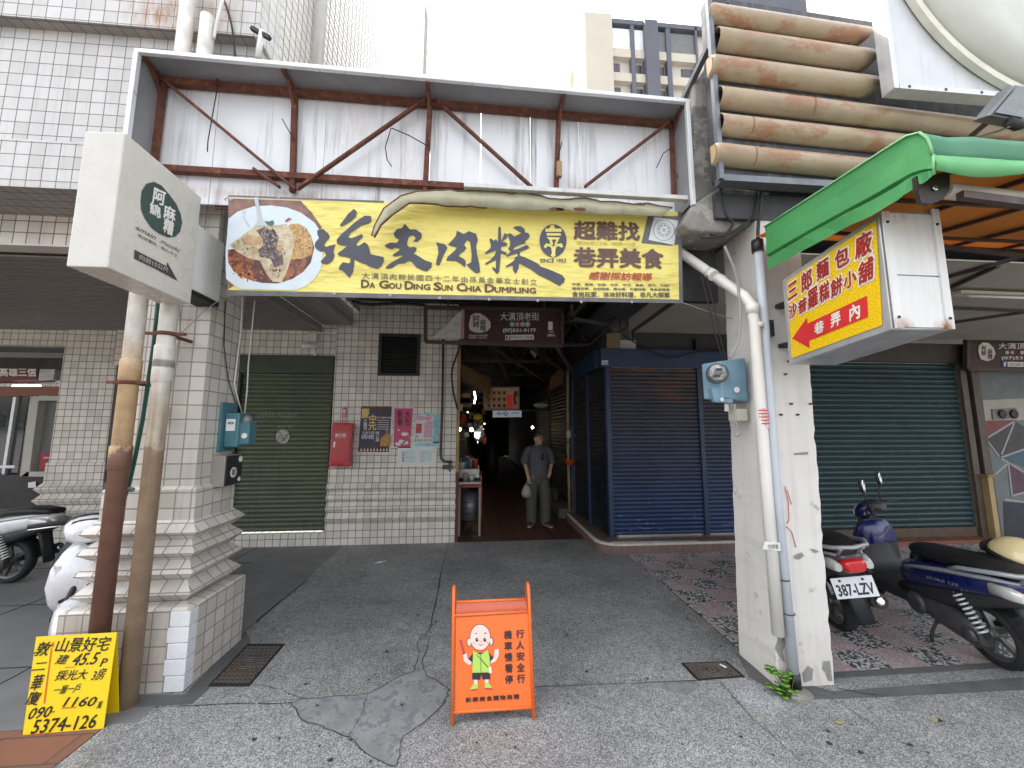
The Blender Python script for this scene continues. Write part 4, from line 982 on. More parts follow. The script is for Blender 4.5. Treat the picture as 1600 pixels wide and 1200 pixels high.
def p3(b):
    b.m(CY); b.ppoly(plw, [(676, 692), (684, 692), (687, 648), (672, 645), (660, 645), (676, 655)], .0055); b.ppoly(plw, [(644, 697), (684, 697), (684, 690), (655, 692)], .0055)
    for r in range(9):
        y = 704 + r * 2.1; b.ppoly(plw, [(632, y), (648, y), (648, y + .6), (632, y + .6)], .006); b.ppoly(plw, [(656, y), (674, y), (674, y + .6), (656, y + .6)], .006)
    b.m(BLK); b.rtext(plw, '公\n告', 628, 705, 632, 722, .006)
poster('notice_poster', 'pale notice sheet with timetable lines under the small red and white flyer', [(620, 728), (681, 729), (687, 647), (660, 645), (648, 660), (644, 698), (622, 698)], PAP, p3)
def p4(b):
    b.m(PINK); b.ppoly(plw, [(648, 656), (674, 657), (675, 651), (649, 650)], .0095); b.ppoly(plw, [(662, 684), (675, 684), (676, 660), (669, 656), (663, 662)], .0095)
    b.m(REDP); b.ppoly(plw, [(649.5, 677), (658.5, 677), (659.5, 662), (650.5, 662)], .0095)
    b.m(BLK); b.rtext(plw, '公告', 649, 679, 654, 684, .0095); b.rtext(plw, '||||||||', 649, 686, 675, 690, .0095)
b = MB(PAP); b.prism([plw.pt(x, y, .006) for x, y in [(647, 692), (676, 692.5), (677.5, 650), (648.5, 649)]], (0, .002, 0)); o = solo(b, 'flyer', 'small white flyer with a red square taped over the pale notice', 'poster', 'posters on the tiled wall'); ORG[o] = o.location.copy(); b = MB(PAP); p4(b); b.build('print', o, raw=True)
b = MB(M('label_red', (.45, .03, .03), .5)); b.prism([plw.pt(x, y) for x, y in [(534, 659), (540.5, 659), (542, 637), (535.5, 637)]], (0, .004, 0)); o = solo(b, 'wall_label', 'narrow red extinguisher label above the red cabinet', 'label'); ORG[o] = o.location.copy()
b = MB(WHITEP); b.rtext(plw, '滅\n火\n器', 535.6, 639, 540.6, 657.5, .006, .02); b.build('lettering', o, raw=True)
b = MB(M('pipe_dark', (.06, .055, .05), .6)); b.tube([aY(x, y, 6.2) for x, y in [(693, 520), (691, 640), (688.5, 708), (689.5, 717), (694, 721), (707, 722)]], .02, 10); b.box(-.55, -.4, 6.16, 6.24, 1.1, 1.16); b.tube([aY(702, 722, 6.2), aY(703, 737, 6.2)], .012, 8)
solo(b, 'water_pipe', 'dark pipe with valves down the tiled wall right of the posters', 'pipe')
SC = T('security_camera', 'small white camera under a junction box on the tiled wall above the green shutter', 'camera', aY(486, 543, 6.1))
b = MB(OFFW); p = aY(489, 528, 6.2); b.box(p.x - .07, p.x + .07, 6.15, 6.248, p.z - .06, p.z + .06); b.build('base', SC, .006)
b = MB(WHITEP); p = aY(484, 541, 6.12); b.tube([p + V((-.1, -.05, 0)), p + V((.09, .03, .01))], .04, 12); b.tube([p + V((.05, .02, -.02)), p + V((.06, .08, -.1))], .02, 8); b.ball(p + V((.06, .07, -.1)), .035); b.build('body', SC)

# ---------------------------------------------------------------- alley sign hanging
AS = T('hanging_sign', 'dark brown hanging sign with street name and phone number, half torn away, above the alley', 'sign', (.2, 5.5, 2.94))
YS = 5.5
pl = PL(aY(664, 534, YS), aY(878, 541, YS), aY(664, 479, YS))
BRF = M('brown_frame', (.07, .045, .035), .5, var=.2)
b = MB(BRF)
for p, q in (((664, 534), (879, 541)), ((664, 480), (879, 485)), ((665, 480), (665, 534)), ((878, 485), (878, 541))): b.bar(pl.pt(*p), pl.pt(*q), .05, .05)
b.bar(pl.pt(700, 480), pl.pt(700, 480) + V((0, 0, .5)), .03); b.bar(pl.pt(850, 484), pl.pt(850, 484) + V((0, 0, .5)), .03)
b.build('frame', AS, .004)
b = MB(M('sign_brown', (.055, .022, .024), .4, var=.08)); b.prism([pl.pt(x, y, .02) for x, y in [(724, 533), (874, 539), (874, 487), (724, 483)]], (0, .02, 0)); pn = b.build('panel', AS)
b = MB(M('torn_backing', (.5, .5, .46), .6, var=.25, vs=12)); b.prism([pl.pt(x, y, .02) for x, y in [(676, 529), (721, 530), (723, 483)]], (0, .02, 0)); b.m(M('pinkish_edge', (.4, .24, .18), .6)); b.prism([pl.pt(x, y, .022) for x, y in [(719, 530), (725, 530), (726, 483), (722, 483)]], (0, .02, 0)); b.build('torn_panel', AS)
b = MB(M('sign_cream', (.62, .57, .47), .5))
def zs(x, y): return (700 + x * 260 / 1357, 470 + y * 230 / 1200)
b.ppoly(pl, [zs(x, y) for x, y in [(175, 175), (185, 125), (220, 103), (260, 105), (310, 135), (345, 175), (347, 220), (320, 250), (270, 263), (215, 260), (178, 240), (170, 205)]], .022)
b.m(M('sign_white', (.75, .73, .68), .5)); b.rtext(pl, '大溝頂老街', *zs(425, 98), *zs(742, 165), .022, .0, .0); b.rtext(pl, '(07)531-9177', *zs(448, 230), *zs(715, 265), .022, .03); b.rtext(pl, '1', *zs(818, 175), *zs(848, 240), .022, .012); b.rtext(pl, '店距', *zs(820, 248), *zs(858, 266), .022); b.rtext(pl, '200m', *zs(808, 274), *zs(870, 293), .022, .02)
b.ppoly(pl, [zs(x, y) for x, y in [(466, 283), (697, 278), (699, 318), (467, 324)]], .022); b.rtext(pl, 'amain mochi', *zs(168, 274), *zs(325, 292), .022, shear=.4); b.rtext(pl, '真材實料・點心手工', *zs(172, 296), *zs(318, 312), .022)
b.m(INK); b.rtext(pl, '阿', *zs(205, 125), *zs(258, 175), .024, .02); b.rtext(pl, '綿', *zs(203, 172), *zs(252, 220), .024, .02); b.rtext(pl, '麻', *zs(262, 155), *zs(310, 205), .024, .02); b.rtext(pl, '糬', *zs(262, 205), *zs(308, 250), .024, .02)
b.ppoly(pl, [zs(x, y) for x, y in [(472, 288), (508, 287), (508, 318), (473, 319)]], .024); b.rtext(pl, '阿綿手工麻糬', *zs(514, 287), *zs(690, 315), .024)
b.m(WHITEP); b.rtext(pl, 'f', *zs(483, 290), *zs(500, 318), .026, .04)
for i, (cl, ch) in enumerate((((.25, .4, .36), '美'), ((.5, .1, .14), '食'), ((.4, .36, .33), '漫'), ((.62, .45, .2), '步'))):
    b.m(M('dot_%s' % 'abcd'[i], cl, .5)); cx = 522 + i * 42; b.ppoly(pl, [zs(cx + 21 * cos(k * pi / 10), 195 + 22 * sin(k * pi / 10)) for k in range(20)], .0225 + i * .0004)
    b.m(WHITEP); b.rtext(pl, ch, *zs(cx - 12, 183), *zs(cx + 12, 208), .026)
b.build('lettering', pn, raw=True)

# ---------------------------------------------------------------- alley: roof, walls, end
AL = T('market_arcade', 'dark roofed market alley with steel trusses and closed stalls behind the passage', 'arcade', (.7, 15, 0))
DK1 = M('alley_dark', (.022, .02, .019), .8, var=.4, vs=3); DK2 = M('dark_boards', (.04, .032, .026), .7, var=.5, vs=3, streak=.4)  # first: even near-black base for the alley walls
b = MB(M('roof_sheet', (.03, .029, .028), .6, .2, var=.3))
n = 62
b.rings([[(-2.0, 3.05 + y, 3.78 + .02 * (i % 2)), (2.3, 3.05 + y, 3.72 + .02 * (i % 2))] for i, y in [(k, k * .38) for k in range(n)]], False, False, False)
b.build('roof', AL, raw=True)
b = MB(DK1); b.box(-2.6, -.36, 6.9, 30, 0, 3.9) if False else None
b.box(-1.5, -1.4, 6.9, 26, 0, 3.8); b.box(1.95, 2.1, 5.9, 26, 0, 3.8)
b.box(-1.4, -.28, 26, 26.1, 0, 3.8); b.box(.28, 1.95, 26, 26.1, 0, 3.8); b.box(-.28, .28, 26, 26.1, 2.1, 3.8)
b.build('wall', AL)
b = MB(M('truss_steel', (.085, .08, .075), .6, .3, var=.3))
for y in (6.6, 8.4, 10.5, 13, 16):
    b.bar((-1.4, y, 3.2), (1.95, y, 3.2), .045); b.bar((-1.4, y, 3.66), (1.95, y, 3.6), .045)
    for k in range(6): x = -1.2 + k * .52; b.bar((x, y, 3.2), (x + .26, y, 3.62), .022); b.bar((x + .26, y, 3.62), (x + .52, y, 3.2), .022)
for x in (-.9, .4, 1.5): b.bar((x, 6.3, 3.68), (x, 20, 3.6), .04)
b.bar((-.4, 6.7, 3.55), (1.4, 8.2, 2.75), .03); b.bar((.3, 6.5, 3.5), (1.75, 7.6, 2.85), .035); b.bar((-.2, 6.4, 3.5), (.9, 8.5, 3.1), .025)
for p, q in (((893, 476), (893, 502)), ((890, 497), (960, 510)), ((915, 472), (888, 500))): b.bar(aY(*p, 5.3), aY(*q, 5.3 if p[0] < 900 else 5.6), .045)
b.build('truss', AL)
b = MB(M('skylight', (.7, .62, .45), .5)); 
b.face([aY(x, y, 8.5) for x, y in [(829, 541), (839, 540), (839, 553), (836, 560), (829, 551)]]); b.build('skylight_strip', AL, solid=.004)  # glow of the skylight is put into this pale colour
b = MB(M('old_wood', (.3, .19, .08), .7, var=.3, vs=8, streak=.3)); b.bar((-.325, 6.22, 1.05), (-.325, 6.22, 3.3), .05, .05); b.m(M('maroon_post', (.09, .02, .025), .6)); b.bar((-.325, 6.22, 0), (-.325, 6.22, 1.05), .05, .05)
solo(b, 'door_post', 'yellowed wooden post at the left edge of the alley mouth', 'post')
# right hand shutters deep in the alley
BSH = M('brown_shutter', (.028, .024, .02), .5, .2, var=.3, vs=4, streak=.5)
def deepshutter(label, x, y0, y1, z0, z1, cat='shutter', m=BSH):
    t = T('roller_shutter', label, 'shutter', (x, (y0 + y1) / 2, z0), 'shutters along the right side of the alley')
    b = MB(m); shutter(b, 0, 0, 0, z0, z1, .08, .018, lambda t_, z, o: (x - o, y0 + (y1 - y0) * t_, z)); b.build('curtain', t, raw=True)
    b = MB(DK2); b.box(x - .05, x + .1, y0 - .05, y1 + .05, z1, z1 + .32); b.build('shutter_box', t, .008)
    b = MB(DK2); b.box(x - .03, x + .06, y0 - .04, y0, z0, z1); b.box(x - .03, x + .06, y1, y1 + .04, z0, z1); b.build('guide_rail', t)
deepshutter('brown shutter between the concrete post and the standing man', 1.86, 7.75, 9.9, .2, 2.55)
deepshutter('second brown shutter deeper in the alley behind the man', 1.86, 10.2, 12.6, .2, 2.55)
b = MB(M('step_cement', (.13, .12, .1), .8, var=.3, bmp=.3)); b.hexa([(1.55, 7.6, 0), (1.9, 7.6, 0), (1.9, 12.6, 0), (1.55, 12.6, 0)], [(1.55, 7.6, .2), (1.9, 7.6, .2), (1.9, 12.6, .2), (1.55, 12.6, .2)])
solo(b, 'step', 'low cement step along the right side of the alley', 'step', bevel=.02)
CP = T('utility_post', 'pale post with wires and an orange bowl between the shutters', 'post', (1.78, 7.55, .1))
b = MB(M('pale_pipe', (.38, .33, .25), .6, var=.25, patch=.4, pcol=(.15, .1, .07), pscale=10)); b.tube([(1.76, 7.56, .14), (1.75, 7.55, 1.4), (1.77, 7.55, 2.9)], .03, 10); b.tube([(1.83, 7.58, .14), (1.85, 7.58, 2.3)], .022, 8); b.m(DK2); b.box(1.9, 1.98, 7.5, 7.7, .14, 2.9); b.build('pole', CP)
b = MB(M('grey_meter', (.13, .15, .15), .4)); p = aY(898, 677, 7.45); b.box(p.x - .06, p.x + .1, 7.42, 7.54, p.z - .1, p.z + .1); b.m(GLASS); b.lathe([(.05, 0), (.05, .05), (.0001, .06)], (p.x + .02, 7.42, p.z - .03), (0, -1, 0), 14); b.m(M('grey_white', (.5, .48, .42), .5)); b.ball((p.x - .12, 7.46, p.z - .02), (.05, .05, .09)); b.build('meter', CP, .006)
b = MB(WHITEP); p = aY(899, 626, 7.45); b.box(p.x - .03, p.x + .03, 7.44, 7.5, p.z - .07, p.z + .07); b.build('switch', CP, .005)
b = MB(M('orange_plastic', (.85, .13, .02), .35, var=.04)); p = aY(890, 722, 7.42)
b.lathe([(.001, -.065), (.04, -.062), (.07, -.03), (.115, .045), (.13, .05), (.11, .05), (.066, -.02), (.03, -.05), (.001, -.053)], p, (0, 0, 1), 24, False); solo(b, 'bowl', 'bright orange plastic bowl hung on the post in the alley', 'bowl')

# left stall and clutter in the alley
ST = T('stall_counter', 'steel topped food stall counter at the left of the alley mouth', 'counter', (0, 6.7, 0))
b = MB(M('worn_steel', (.35, .34, .32), .35, .6, var=.3, vs=12)); b.box(-.32, .05, 6.5, 7.4, .82, .86); b.box(-.32, .02, 6.7, 7.3, .9, 1.05); b.build('top', ST, .006)
b = MB(M('pale_leg', (.3, .24, .18), .6))
for x, y in ((-.3, 6.55), (.03, 6.55), (.03, 7.35)): b.bar((x, y, 0), (x, y, .82), .035)
b.build('leg', ST)
b = MB(M('red_rail', (.3, .02, .02), .5)); b.bar((.055, 6.56, .3), (.055, 6.56, .95), .02); b.bar((.055, 7.3, .3), (.055, 7.3, .95), .02); b.bar((.055, 6.56, .35), (.055, 7.3, .35), .02); b.bar((-.3, 6.53, .79), (.05, 6.53, .79), .04); b.build('rail', ST)
BN2 = T('waste_bin', 'grey perforated metal bin under the stall counter', 'bin', (-.14, 6.72, .1))
b = MB(M('bin_metal', (.13, .135, .14), .4, .5, var=.15)); b.lathe([(.12, .22), (.145, .24), (.15, .66), (.14, .66), (.12, .24)], (-.14, 6.72, 0), (0, 0, 1), 20, False); b.build('drum', BN2)
b = MB(BLACK)
for r in range(3):
    for k in range(9): t = -pi / 2 + (k - 4) * .3; p = V((-.14 + .151 * cos(t), 6.72 + .151 * sin(t), .34 + r * .09)); b.lathe([(.011, 0), (.011, .003)], p, (cos(t), sin(t), 0), 8)
b.build('hole', BN2)
b = MB(DARKST); b.tube([(-.14, 6.72, .0), (-.14, 6.72, .23)], .035, 10); b.lathe([(.12, 0), (.12, .02)], (-.14, 6.72, .005)); b.build('stand', BN2)
cols = [('aged_box', (.3, .25, .18)), ('white_tub', (.5, .5, .46)), ('steel_pot', (.4, .4, .38)), ('blue_tub', (.05, .1, .2)), ('red_tub', (.3, .04, .03)), ('dark_sack', (.06, .05, .04))]
rnd = random.Random(3)
for i in range(12):
    nm, c_ = cols[i % 6]; x = rnd.uniform(-.28, .0); y = 6.62 + i * .055 if i < 10 else 7.2 + i * .02; z = 1.052 if y > 6.72 and y < 7.28 else .862; r = rnd.uniform(.035, .06); h = rnd.uniform(.08, .2)
    b = MB(M(nm, c_, .35, .2 if 'steel' in nm else 0)); b.lathe([(r * .85, 0), (r, h * .8), (r * .96, h), (r * .8, h), (r * .8, h * .5)], (x, y, z), (0, 0, 1), 14)
    solo(b, 'jar', '%s jar among others on the steel stall counter' % nm.replace('_', ' '), 'jar', 'jars and pots on the stall counter')
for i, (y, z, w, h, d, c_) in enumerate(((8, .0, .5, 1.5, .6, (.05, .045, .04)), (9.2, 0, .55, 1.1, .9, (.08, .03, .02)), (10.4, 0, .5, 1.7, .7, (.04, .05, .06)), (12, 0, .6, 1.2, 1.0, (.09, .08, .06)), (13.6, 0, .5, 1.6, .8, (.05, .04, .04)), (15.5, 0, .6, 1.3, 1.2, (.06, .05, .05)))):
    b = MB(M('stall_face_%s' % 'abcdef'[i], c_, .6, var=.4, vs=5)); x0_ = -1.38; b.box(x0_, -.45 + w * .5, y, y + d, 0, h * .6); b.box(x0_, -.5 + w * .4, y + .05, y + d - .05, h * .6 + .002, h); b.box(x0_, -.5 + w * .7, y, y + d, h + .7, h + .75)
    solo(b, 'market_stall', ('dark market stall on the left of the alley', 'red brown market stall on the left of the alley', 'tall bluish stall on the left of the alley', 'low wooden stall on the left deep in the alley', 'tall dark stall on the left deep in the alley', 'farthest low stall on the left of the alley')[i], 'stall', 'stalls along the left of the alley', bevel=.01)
for i in range(64):
    y = rnd.uniform(7.4, 15); x = rnd.uniform(-.75, .2); z = rnd.uniform(1.35, 2.7); c_ = rnd.choice([(.5, .5, .45), (.4, .06, .04), (.1, .1, .12), (.35, .28, .12), (.12, .2, .15), (.5, .35, .1)])
    b = MB(M('goods_%d' % int(c_[0] * 100 + c_[2] * 10), c_, .3, var=.3)); w, h = rnd.uniform(.03, .1), rnd.uniform(.06, .18)
    if i % 2: b.ball((x, y, z), (w, w * .5, h * .6), 10, 6)
    else: b.box(x - w, x + w, y - .02, y + .02, z - h * .5, z + h * .5)
    b.m(CABLE); b.tube([(x, y, z + h * .5), (x, y, z + h * .5 + .4)], .003, 4)
    solo(b, 'hanging_goods', 'small %s %s hung over the alley stalls' % (dict(zip([(.5, .5, .45), (.4, .06, .04), (.1, .1, .12), (.35, .28, .12), (.12, .2, .15), (.5, .35, .1)], 'white red black tan green amber'.split()))[c_], 'pouch' if i % 2 else 'packet'), 'goods', 'goods hung over the stalls')
SG = T('picture_sign', 'lit sign with red panel and food pictures hanging in the alley', 'sign', aY(784, 640, 9))
pl = PL(aY(755, 641, 9), aY(812, 641, 9), aY(755, 604, 9))
b = MB(M('pale_frame', (.3, .28, .22), .5)); b.prism([pl.pt(x, y) for x, y in [(755, 641), (812, 640), (812, 604), (756, 605)]], (0, .12, 0)); fr = b.build('case', SG, .008)
b = MB(emit('sign_cream_glow', (.42, .23, .12), .02)); b.ppoly(pl, [(758, 638), (810, 638), (810, 606), (758, 607)], .006); b.m(emit('sign_red_glow', (.5, .02, .015), .05)); b.ppoly(pl, [(792, 638), (801, 638), (801, 617), (792, 617)], .012)
b.m(M('sign_dish', (.1, .05, .03), .5))
for r in range(3):
    for k in range(4): b.ppoly(pl, [(764 + k * 8 + 2.6 * cos(t), 614 + r * 10 + 3 * sin(t)) for t in [q * pi / 5 for q in range(10)]], .012)
b.ppoly(pl, [(803, 612), (808, 610), (809, 618), (805, 622), (808, 630), (803, 634), (802, 622)], .012); b.build('picture', fr, raw=True)
SG2 = T('white_sign', 'small white sign with black lettering below the lit picture sign', 'sign', aY(792, 652, 9.2))
pl = PL(aY(770, 652, 9.2), aY(815, 652, 9.2), aY(770, 641, 9.2))
b = MB(emit('white_sign_glow', (.5, .55, .65), .05)); b.prism([pl.pt(x, y) for x, y in [(770, 652), (815, 651.5), (815, 641.5), (770, 641.5)]], (0, .08, 0)); o = b.build('panel', SG2); b = MB(BLK); b.rtext(pl, '心心', 776, 643, 794, 648, .006, .03); b.ppoly(pl, [(788, 649), (793, 649), (791, 650.5)], .006); b.rtext(pl, '冰菓室', 799, 643.5, 811, 647, .006); b.build('lettering', o, raw=True)
# straw eave
b = MB(M('straw', (.2, .12, .05), .9, var=.4, vs=30))
e0, e1 = aY(720, 571, 6.6), aY(764, 594, 7.8)
for i in range(420):
    t = rnd.random(); p = e0.lerp(e1, t) + V((rnd.uniform(-.02, .06), rnd.uniform(-.03, .03), 0)); L = rnd.uniform(.12, .3) * (1 if t < .8 else 1.9); b.bar(p, p + V((rnd.uniform(-.05, .07), rnd.uniform(-.03, .03), -L)), .006, .006)
b.bar(e0, e1, .06, .05)
solo(b, 'straw_eave', 'straw fringed eave over the stall on the left of the alley', 'eave')
def bulb(px, py, Y, r, s, label, lampw):
    p = aY(px, py, Y); t = T('light_bulb', label, 'lamp', p, 'lit bulbs in the alley')
    b = MB(emit('bulb_glow_%d' % int(s), (1, .78, .45), s)); b.ball(p, r, 10, 6); b.build('bulb', t)
    b = MB(CABLE); b.tube([p + V((0, 0, r * .9)), p + V((0, 0, .5))], .006, 6); b.build('cord', t)
    L = bpy.data.lights.new('bulb_light', 'POINT'); L.energy = lampw; L.color = (1, .75, .45); L.shadow_soft_size = r * 1.2; lo = bpy.data.objects.new('bulb_light', L); COL.objects.link(lo); lo.location = (0, -r * 2.4, 0); lo.parent = t
bulb(832, 668, 10.5, .035, 6, 'yellow bulb glowing behind the standing man', .1)
bulb(737, 671, 9.5, .05, 9, 'brightest white bulb over the left stalls', .2)
bulb(718, 671, 8.2, .035, 5, 'small bulb at the left edge of the alley', .08)
b = MB(emit('stall_tube_glow', (1, .96, .9), 1.5)); b.tube([aY(741, 612, 7.8), aY(743, 622, 7.9), aY(741, 630, 8.0)], .018, 8); solo(b, 'fluorescent_tube', 'short lit fluorescent tube above the left stall in the alley', 'lamp')
for i in range(9):
    y = rnd.uniform(11, 20); x = rnd.uniform(-.5, .2); p = V((x, y, rnd.uniform(1.5, 2.3))); b = MB(emit('far_lamp_glow', (1, .9, .7), .8)); b.ball(p, rnd.uniform(.015, .03), 8, 5); solo(b, 'small_lamp', 'tiny lit lamp far down the alley', 'lamp', 'tiny lamps far down the alley')
AC = T('wall_fan', 'white fan unit on a shelf across the alley', 'fan', aY(845, 634, 9)); b = MB(OFFW); p = aY(845, 633, 9); b.ball(p, (.18, .1, .06)); b.build('body', AC); b = MB(DARKST); b.bar(aY(815, 641, 9.05), aY(862, 641, 9.05), .04); b.build('shelf', AC)
# far dark people-sized clutter
for i, (x, y) in enumerate(((-.2, 17), (.15, 19), (.5, 14.5))):
    b = MB(M('dark_sack', (.06, .05, .04), .7)); b.loft([(0, .55, .55, .2), (.1, .6, .6, .25), (.2, .55, .5, .2)]) if False else b.lathe([(.18, 0), (.24, .4), (.2, 1.0), (.1, 1.35), (.02, 1.4)], (x, y, 0), (0, 0, 1), 12); solo(b, 'covered_stool', 'dark covered shape standing far down the alley', 'covered stall', 'dark covered shapes far down the alley')

# grid panel, boxes and bundled wires along the right of the alley
b = MB(M('grid_white', (.3, .3, .28), .6)); g0, g1 = aY(842, 640, 9.95), aY(862, 700, 9.95)
for k in range(6): x = g0.x + (g1.x - g0.x) * k / 5; b.bar((x, 9.95, g1.z), (x, 9.95, g0.z), .012)
for k in range(14): z = g1.z + (g0.z - g1.z) * k / 13; b.bar((g0.x, 9.944, z), (g1.x, 9.944, z), .010)
solo(b, 'grid_panel', 'pale wire grid panel hanging behind the head of the man', 'grid')
for i, (x, y, w, h, nm, c_) in enumerate(((1.62, 8.3, .1, .16, 'grey cloth bundle', (.09, .09, .095)), (1.66, 8.75, .12, .22, 'brown carton', (.14, .09, .045)), (1.6, 9.3, .1, .3, 'dark crate', (.03, .035, .05)))):
    b = MB(M('step_goods_%s' % nm.split()[0], c_, .8, var=.3, bmp=.3))
    if i == 0: b.ball((x, y, .2 + h * .8), (w, w * 1.2, h * .8), 14, 8)
    else: b.box(x - w, x + w * .8, y - w, y + w, .2, .2 + h)
    solo(b, 'step_goods', nm + ' set down on the cement step in the alley', 'goods', bevel=.01)
for i in range(7):
    rw = random.Random(40 + i); x = 1.25 + rw.uniform(-.2, .5); b = MB(CABLE); P = []
    for k in range(25): u = k / 24; P.append((x + .15 * sin(u * 5 + i), 5.9 + u * 7, 3.42 - .28 * abs(sin(u * 9 + i * 1.3)) - .05 * (i % 3)))
    b.tube(P, .008 + .004 * (i % 3), 6); solo(b, 'overhead_wire', 'black wire sagging along the roof of the alley', 'cable', 'wires sagging under the alley roof')
for i, (a, c) in enumerate((((1.0, 6.6, 3.62), (1.75, 7.0, 2.75)), ((.6, 7.2, 3.6), (1.85, 8.2, 3.0)), ((.1, 7.6, 3.55), (.7, 9.4, 2.95)))):
    b = MB(M('old_duct', (.10, .095, .085), .5, .4, var=.3)); b.tube([a, V(a).lerp(V(c), .5) + V((0, 0, .06)), c], .045, 10); solo(b, 'roof_pipe', ('grey pipe slanting down to the shutters under the alley roof', 'grey pipe crossing under the alley roof behind the hanging sign', 'grey pipe running deeper under the alley roof')[i], 'pipe')
b = MB(M('orange_tarp', (.2, .075, .02), .7, var=.4, bmp=.4, bs=8)); q = [aY(x, y, 8.2) for x, y in [(858, 610), (860, 590), (878, 572), (890, 575), (893, 590), (880, 600)]]; b.prism(q, (0, .06, 0)); solo(b, 'tarpaulin', 'faded orange tarpaulin bundled above the brown shutter in the alley', 'tarpaulin', bevel=.01)
b = MB(M('yellow_helmet', (.5, .38, .03), .35)); p = aY(747, 652, 8.6); b.ball(p, (.11, .1, .09)); solo(b, 'helmet', 'yellow and black helmet hanging over the left stalls', 'helmet')
b = MB(M('red_lantern', (.4, .03, .02), .6)); p = aY(724, 655, 7.6); b.ball(p, (.06, .06, .1)); solo(b, 'lantern', 'small red lantern at the post of the alley mouth', 'lantern')
# ---------------------------------------------------------------- blue corner kiosk
KI = T('corner_kiosk', 'shuttered navy blue corner stall on a pink tiled platform', 'kiosk', (2.9, 5.9, 0))
def blue_mat():
    m, n, l, pb = nodes('blue_shutter_paint')
    g = n.new('ShaderNodeNewGeometry'); pos = g.outputs['Position']; sp = n.new('ShaderNodeSeparateXYZ'); l.new(pos, sp.inputs[0])
    w = mth(n, l, 'ADD', sp.outputs['Z'], mth(n, l, 'MULTIPLY', noise(n, l, pos, 2.2, 5, .6), .9))
    c = mix(n, l, mrange(n, l, w, .7, 2.3), (.014, .04, .115), (.045, .05, .068))
    bd = noise(n, l, scaled(n, l, pos, (1.6, 1, 16)), 1, 3, .6)
    c = mix(n, l, mth(n, l, 'MULTIPLY', mrange(n, l, w, 2.55, 2.95), mrange(n, l, bd, .42, .6)), c, (.17, .055, .022))
    low = mth(n, l, 'MULTIPLY', mrange(n, l, sp.outputs['Z'], .75, .3), mrange(n, l, noise(n, l, scaled(n, l, pos, (6, 1, 30)), 1, 6, .8), .6, .66))
    c = mix(n, l, low, c, (.42, .4, .34))
    c = weather(n, l, c, pos, .2, 3, .6, (.012, .012, .016), .33, (.03, .03, .035), 5, [])
    l.new(c, pb.inputs['Base Color']); pb.inputs['Roughness'].default_value = .45; pb.inputs['Metallic'].default_value = .1
    return m
BSHM = blue_mat()
BLUE = M('navy_paint', (.022, .045, .095), .45, .1, var=.2, streak=.4, scol=(.02, .02, .03))
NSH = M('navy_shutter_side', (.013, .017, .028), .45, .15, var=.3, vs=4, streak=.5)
for x0_, x1_ in ((2.0, 3.40), (3.47, 4.75)):
    b = MB(BSHM); shutter(b, x0_, x1_, 5.78, .16, 2.66, .06, .018); b.build('roller_shutter', KI, raw=True)
b = MB(BLUE); b.box(3.40, 3.47, 5.735, 5.85, .145, 2.66); b.box(1.93, 2.0, 5.735, 5.85, .145, 2.66); b.box(4.75, 4.85, 5.735, 5.85, .145, 2.66); b.build('post', KI, .005)
b = MB(BLUE); b.box(1.86, 4.9, 5.71, 6.2, 2.662, 2.955); b.build('fascia', KI, .008)
b = MB(OFFW); pl = PL((1.9, 5.705, 2.7), (3, 5.705, 2.7), (1.9, 5.705, 3)); b.ppoly(pl, [(940, 570), (950, 570), (950, 563), (940, 563)], .003); b.m(INK); b.rtext(pl, '3-2', 942, 565, 949, 569, .005, .02); b.build('house_number', KI, raw=True)
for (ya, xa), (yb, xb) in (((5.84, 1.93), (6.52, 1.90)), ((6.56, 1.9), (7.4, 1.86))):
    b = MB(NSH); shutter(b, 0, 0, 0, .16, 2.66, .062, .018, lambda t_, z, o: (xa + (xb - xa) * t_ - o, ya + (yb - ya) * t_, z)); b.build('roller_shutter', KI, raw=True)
b = MB(BLUE); b.box(1.85, 1.93, 6.52, 6.56, .145, 2.7); b.box(1.8, 1.9, 7.4, 7.46, .145, 2.7); b.box(1.80, 1.93, 5.86, 7.46, 2.665, 2.95); b.build('post', KI, .004)
b = MB(NSH); b.box(1.95, 4.8, 5.86, 7.4, 2.7, 2.9); b.build('roof', KI)
# platform with rounded corner
out = [(1.68, 7.5)] + [(1.98 - .3 * cos(a), 5.72 - .3 * sin(a)) for a in [k * pi / 16 for k in range(9)]] + [(4.9, 5.42), (4.9, 7.5)]
b = MB(tile('pink_tile', (.2, .13, .115), (.17, .11, .1), (.1, .08, .07), w=.11, h=.14, rough=.4, streak=.3)); b.prism([(x, y, 0) for x, y in out], (0, 0, .115)); b.m(M('pink_top', (.15, .1, .09), .4, var=.25, streak=0)); b.prism([(x + .035 * (x < 2), y + .035, .1151) for x, y in out[:-2]] + [(4.9, 5.455, .1151), (4.9, 7.49, .1151)], (0, 0, .024))
pf = b.build('platform', KI)
b = MB(M('white_trim', (.55, .52, .47), .5, var=.25, vs=20)); b.rings([[(x - .004, y - .004, .112), (x - .004, y - .004, .142), (x + .036, y + .036, .143), (x + .036, y + .036, .112)] for x, y in out[:-1]], True, False); b.build('nosing', pf)
b = MB(M('metal_strip', (.4, .36, .3), .4, .5)); b.bar(aZ(954, 847, .15), aZ(1091, 845, .15), .03, .016); solo(b, 'door_sill_bar', 'thin metal bar lying on the pink platform in front of the blue shutters', 'bar')
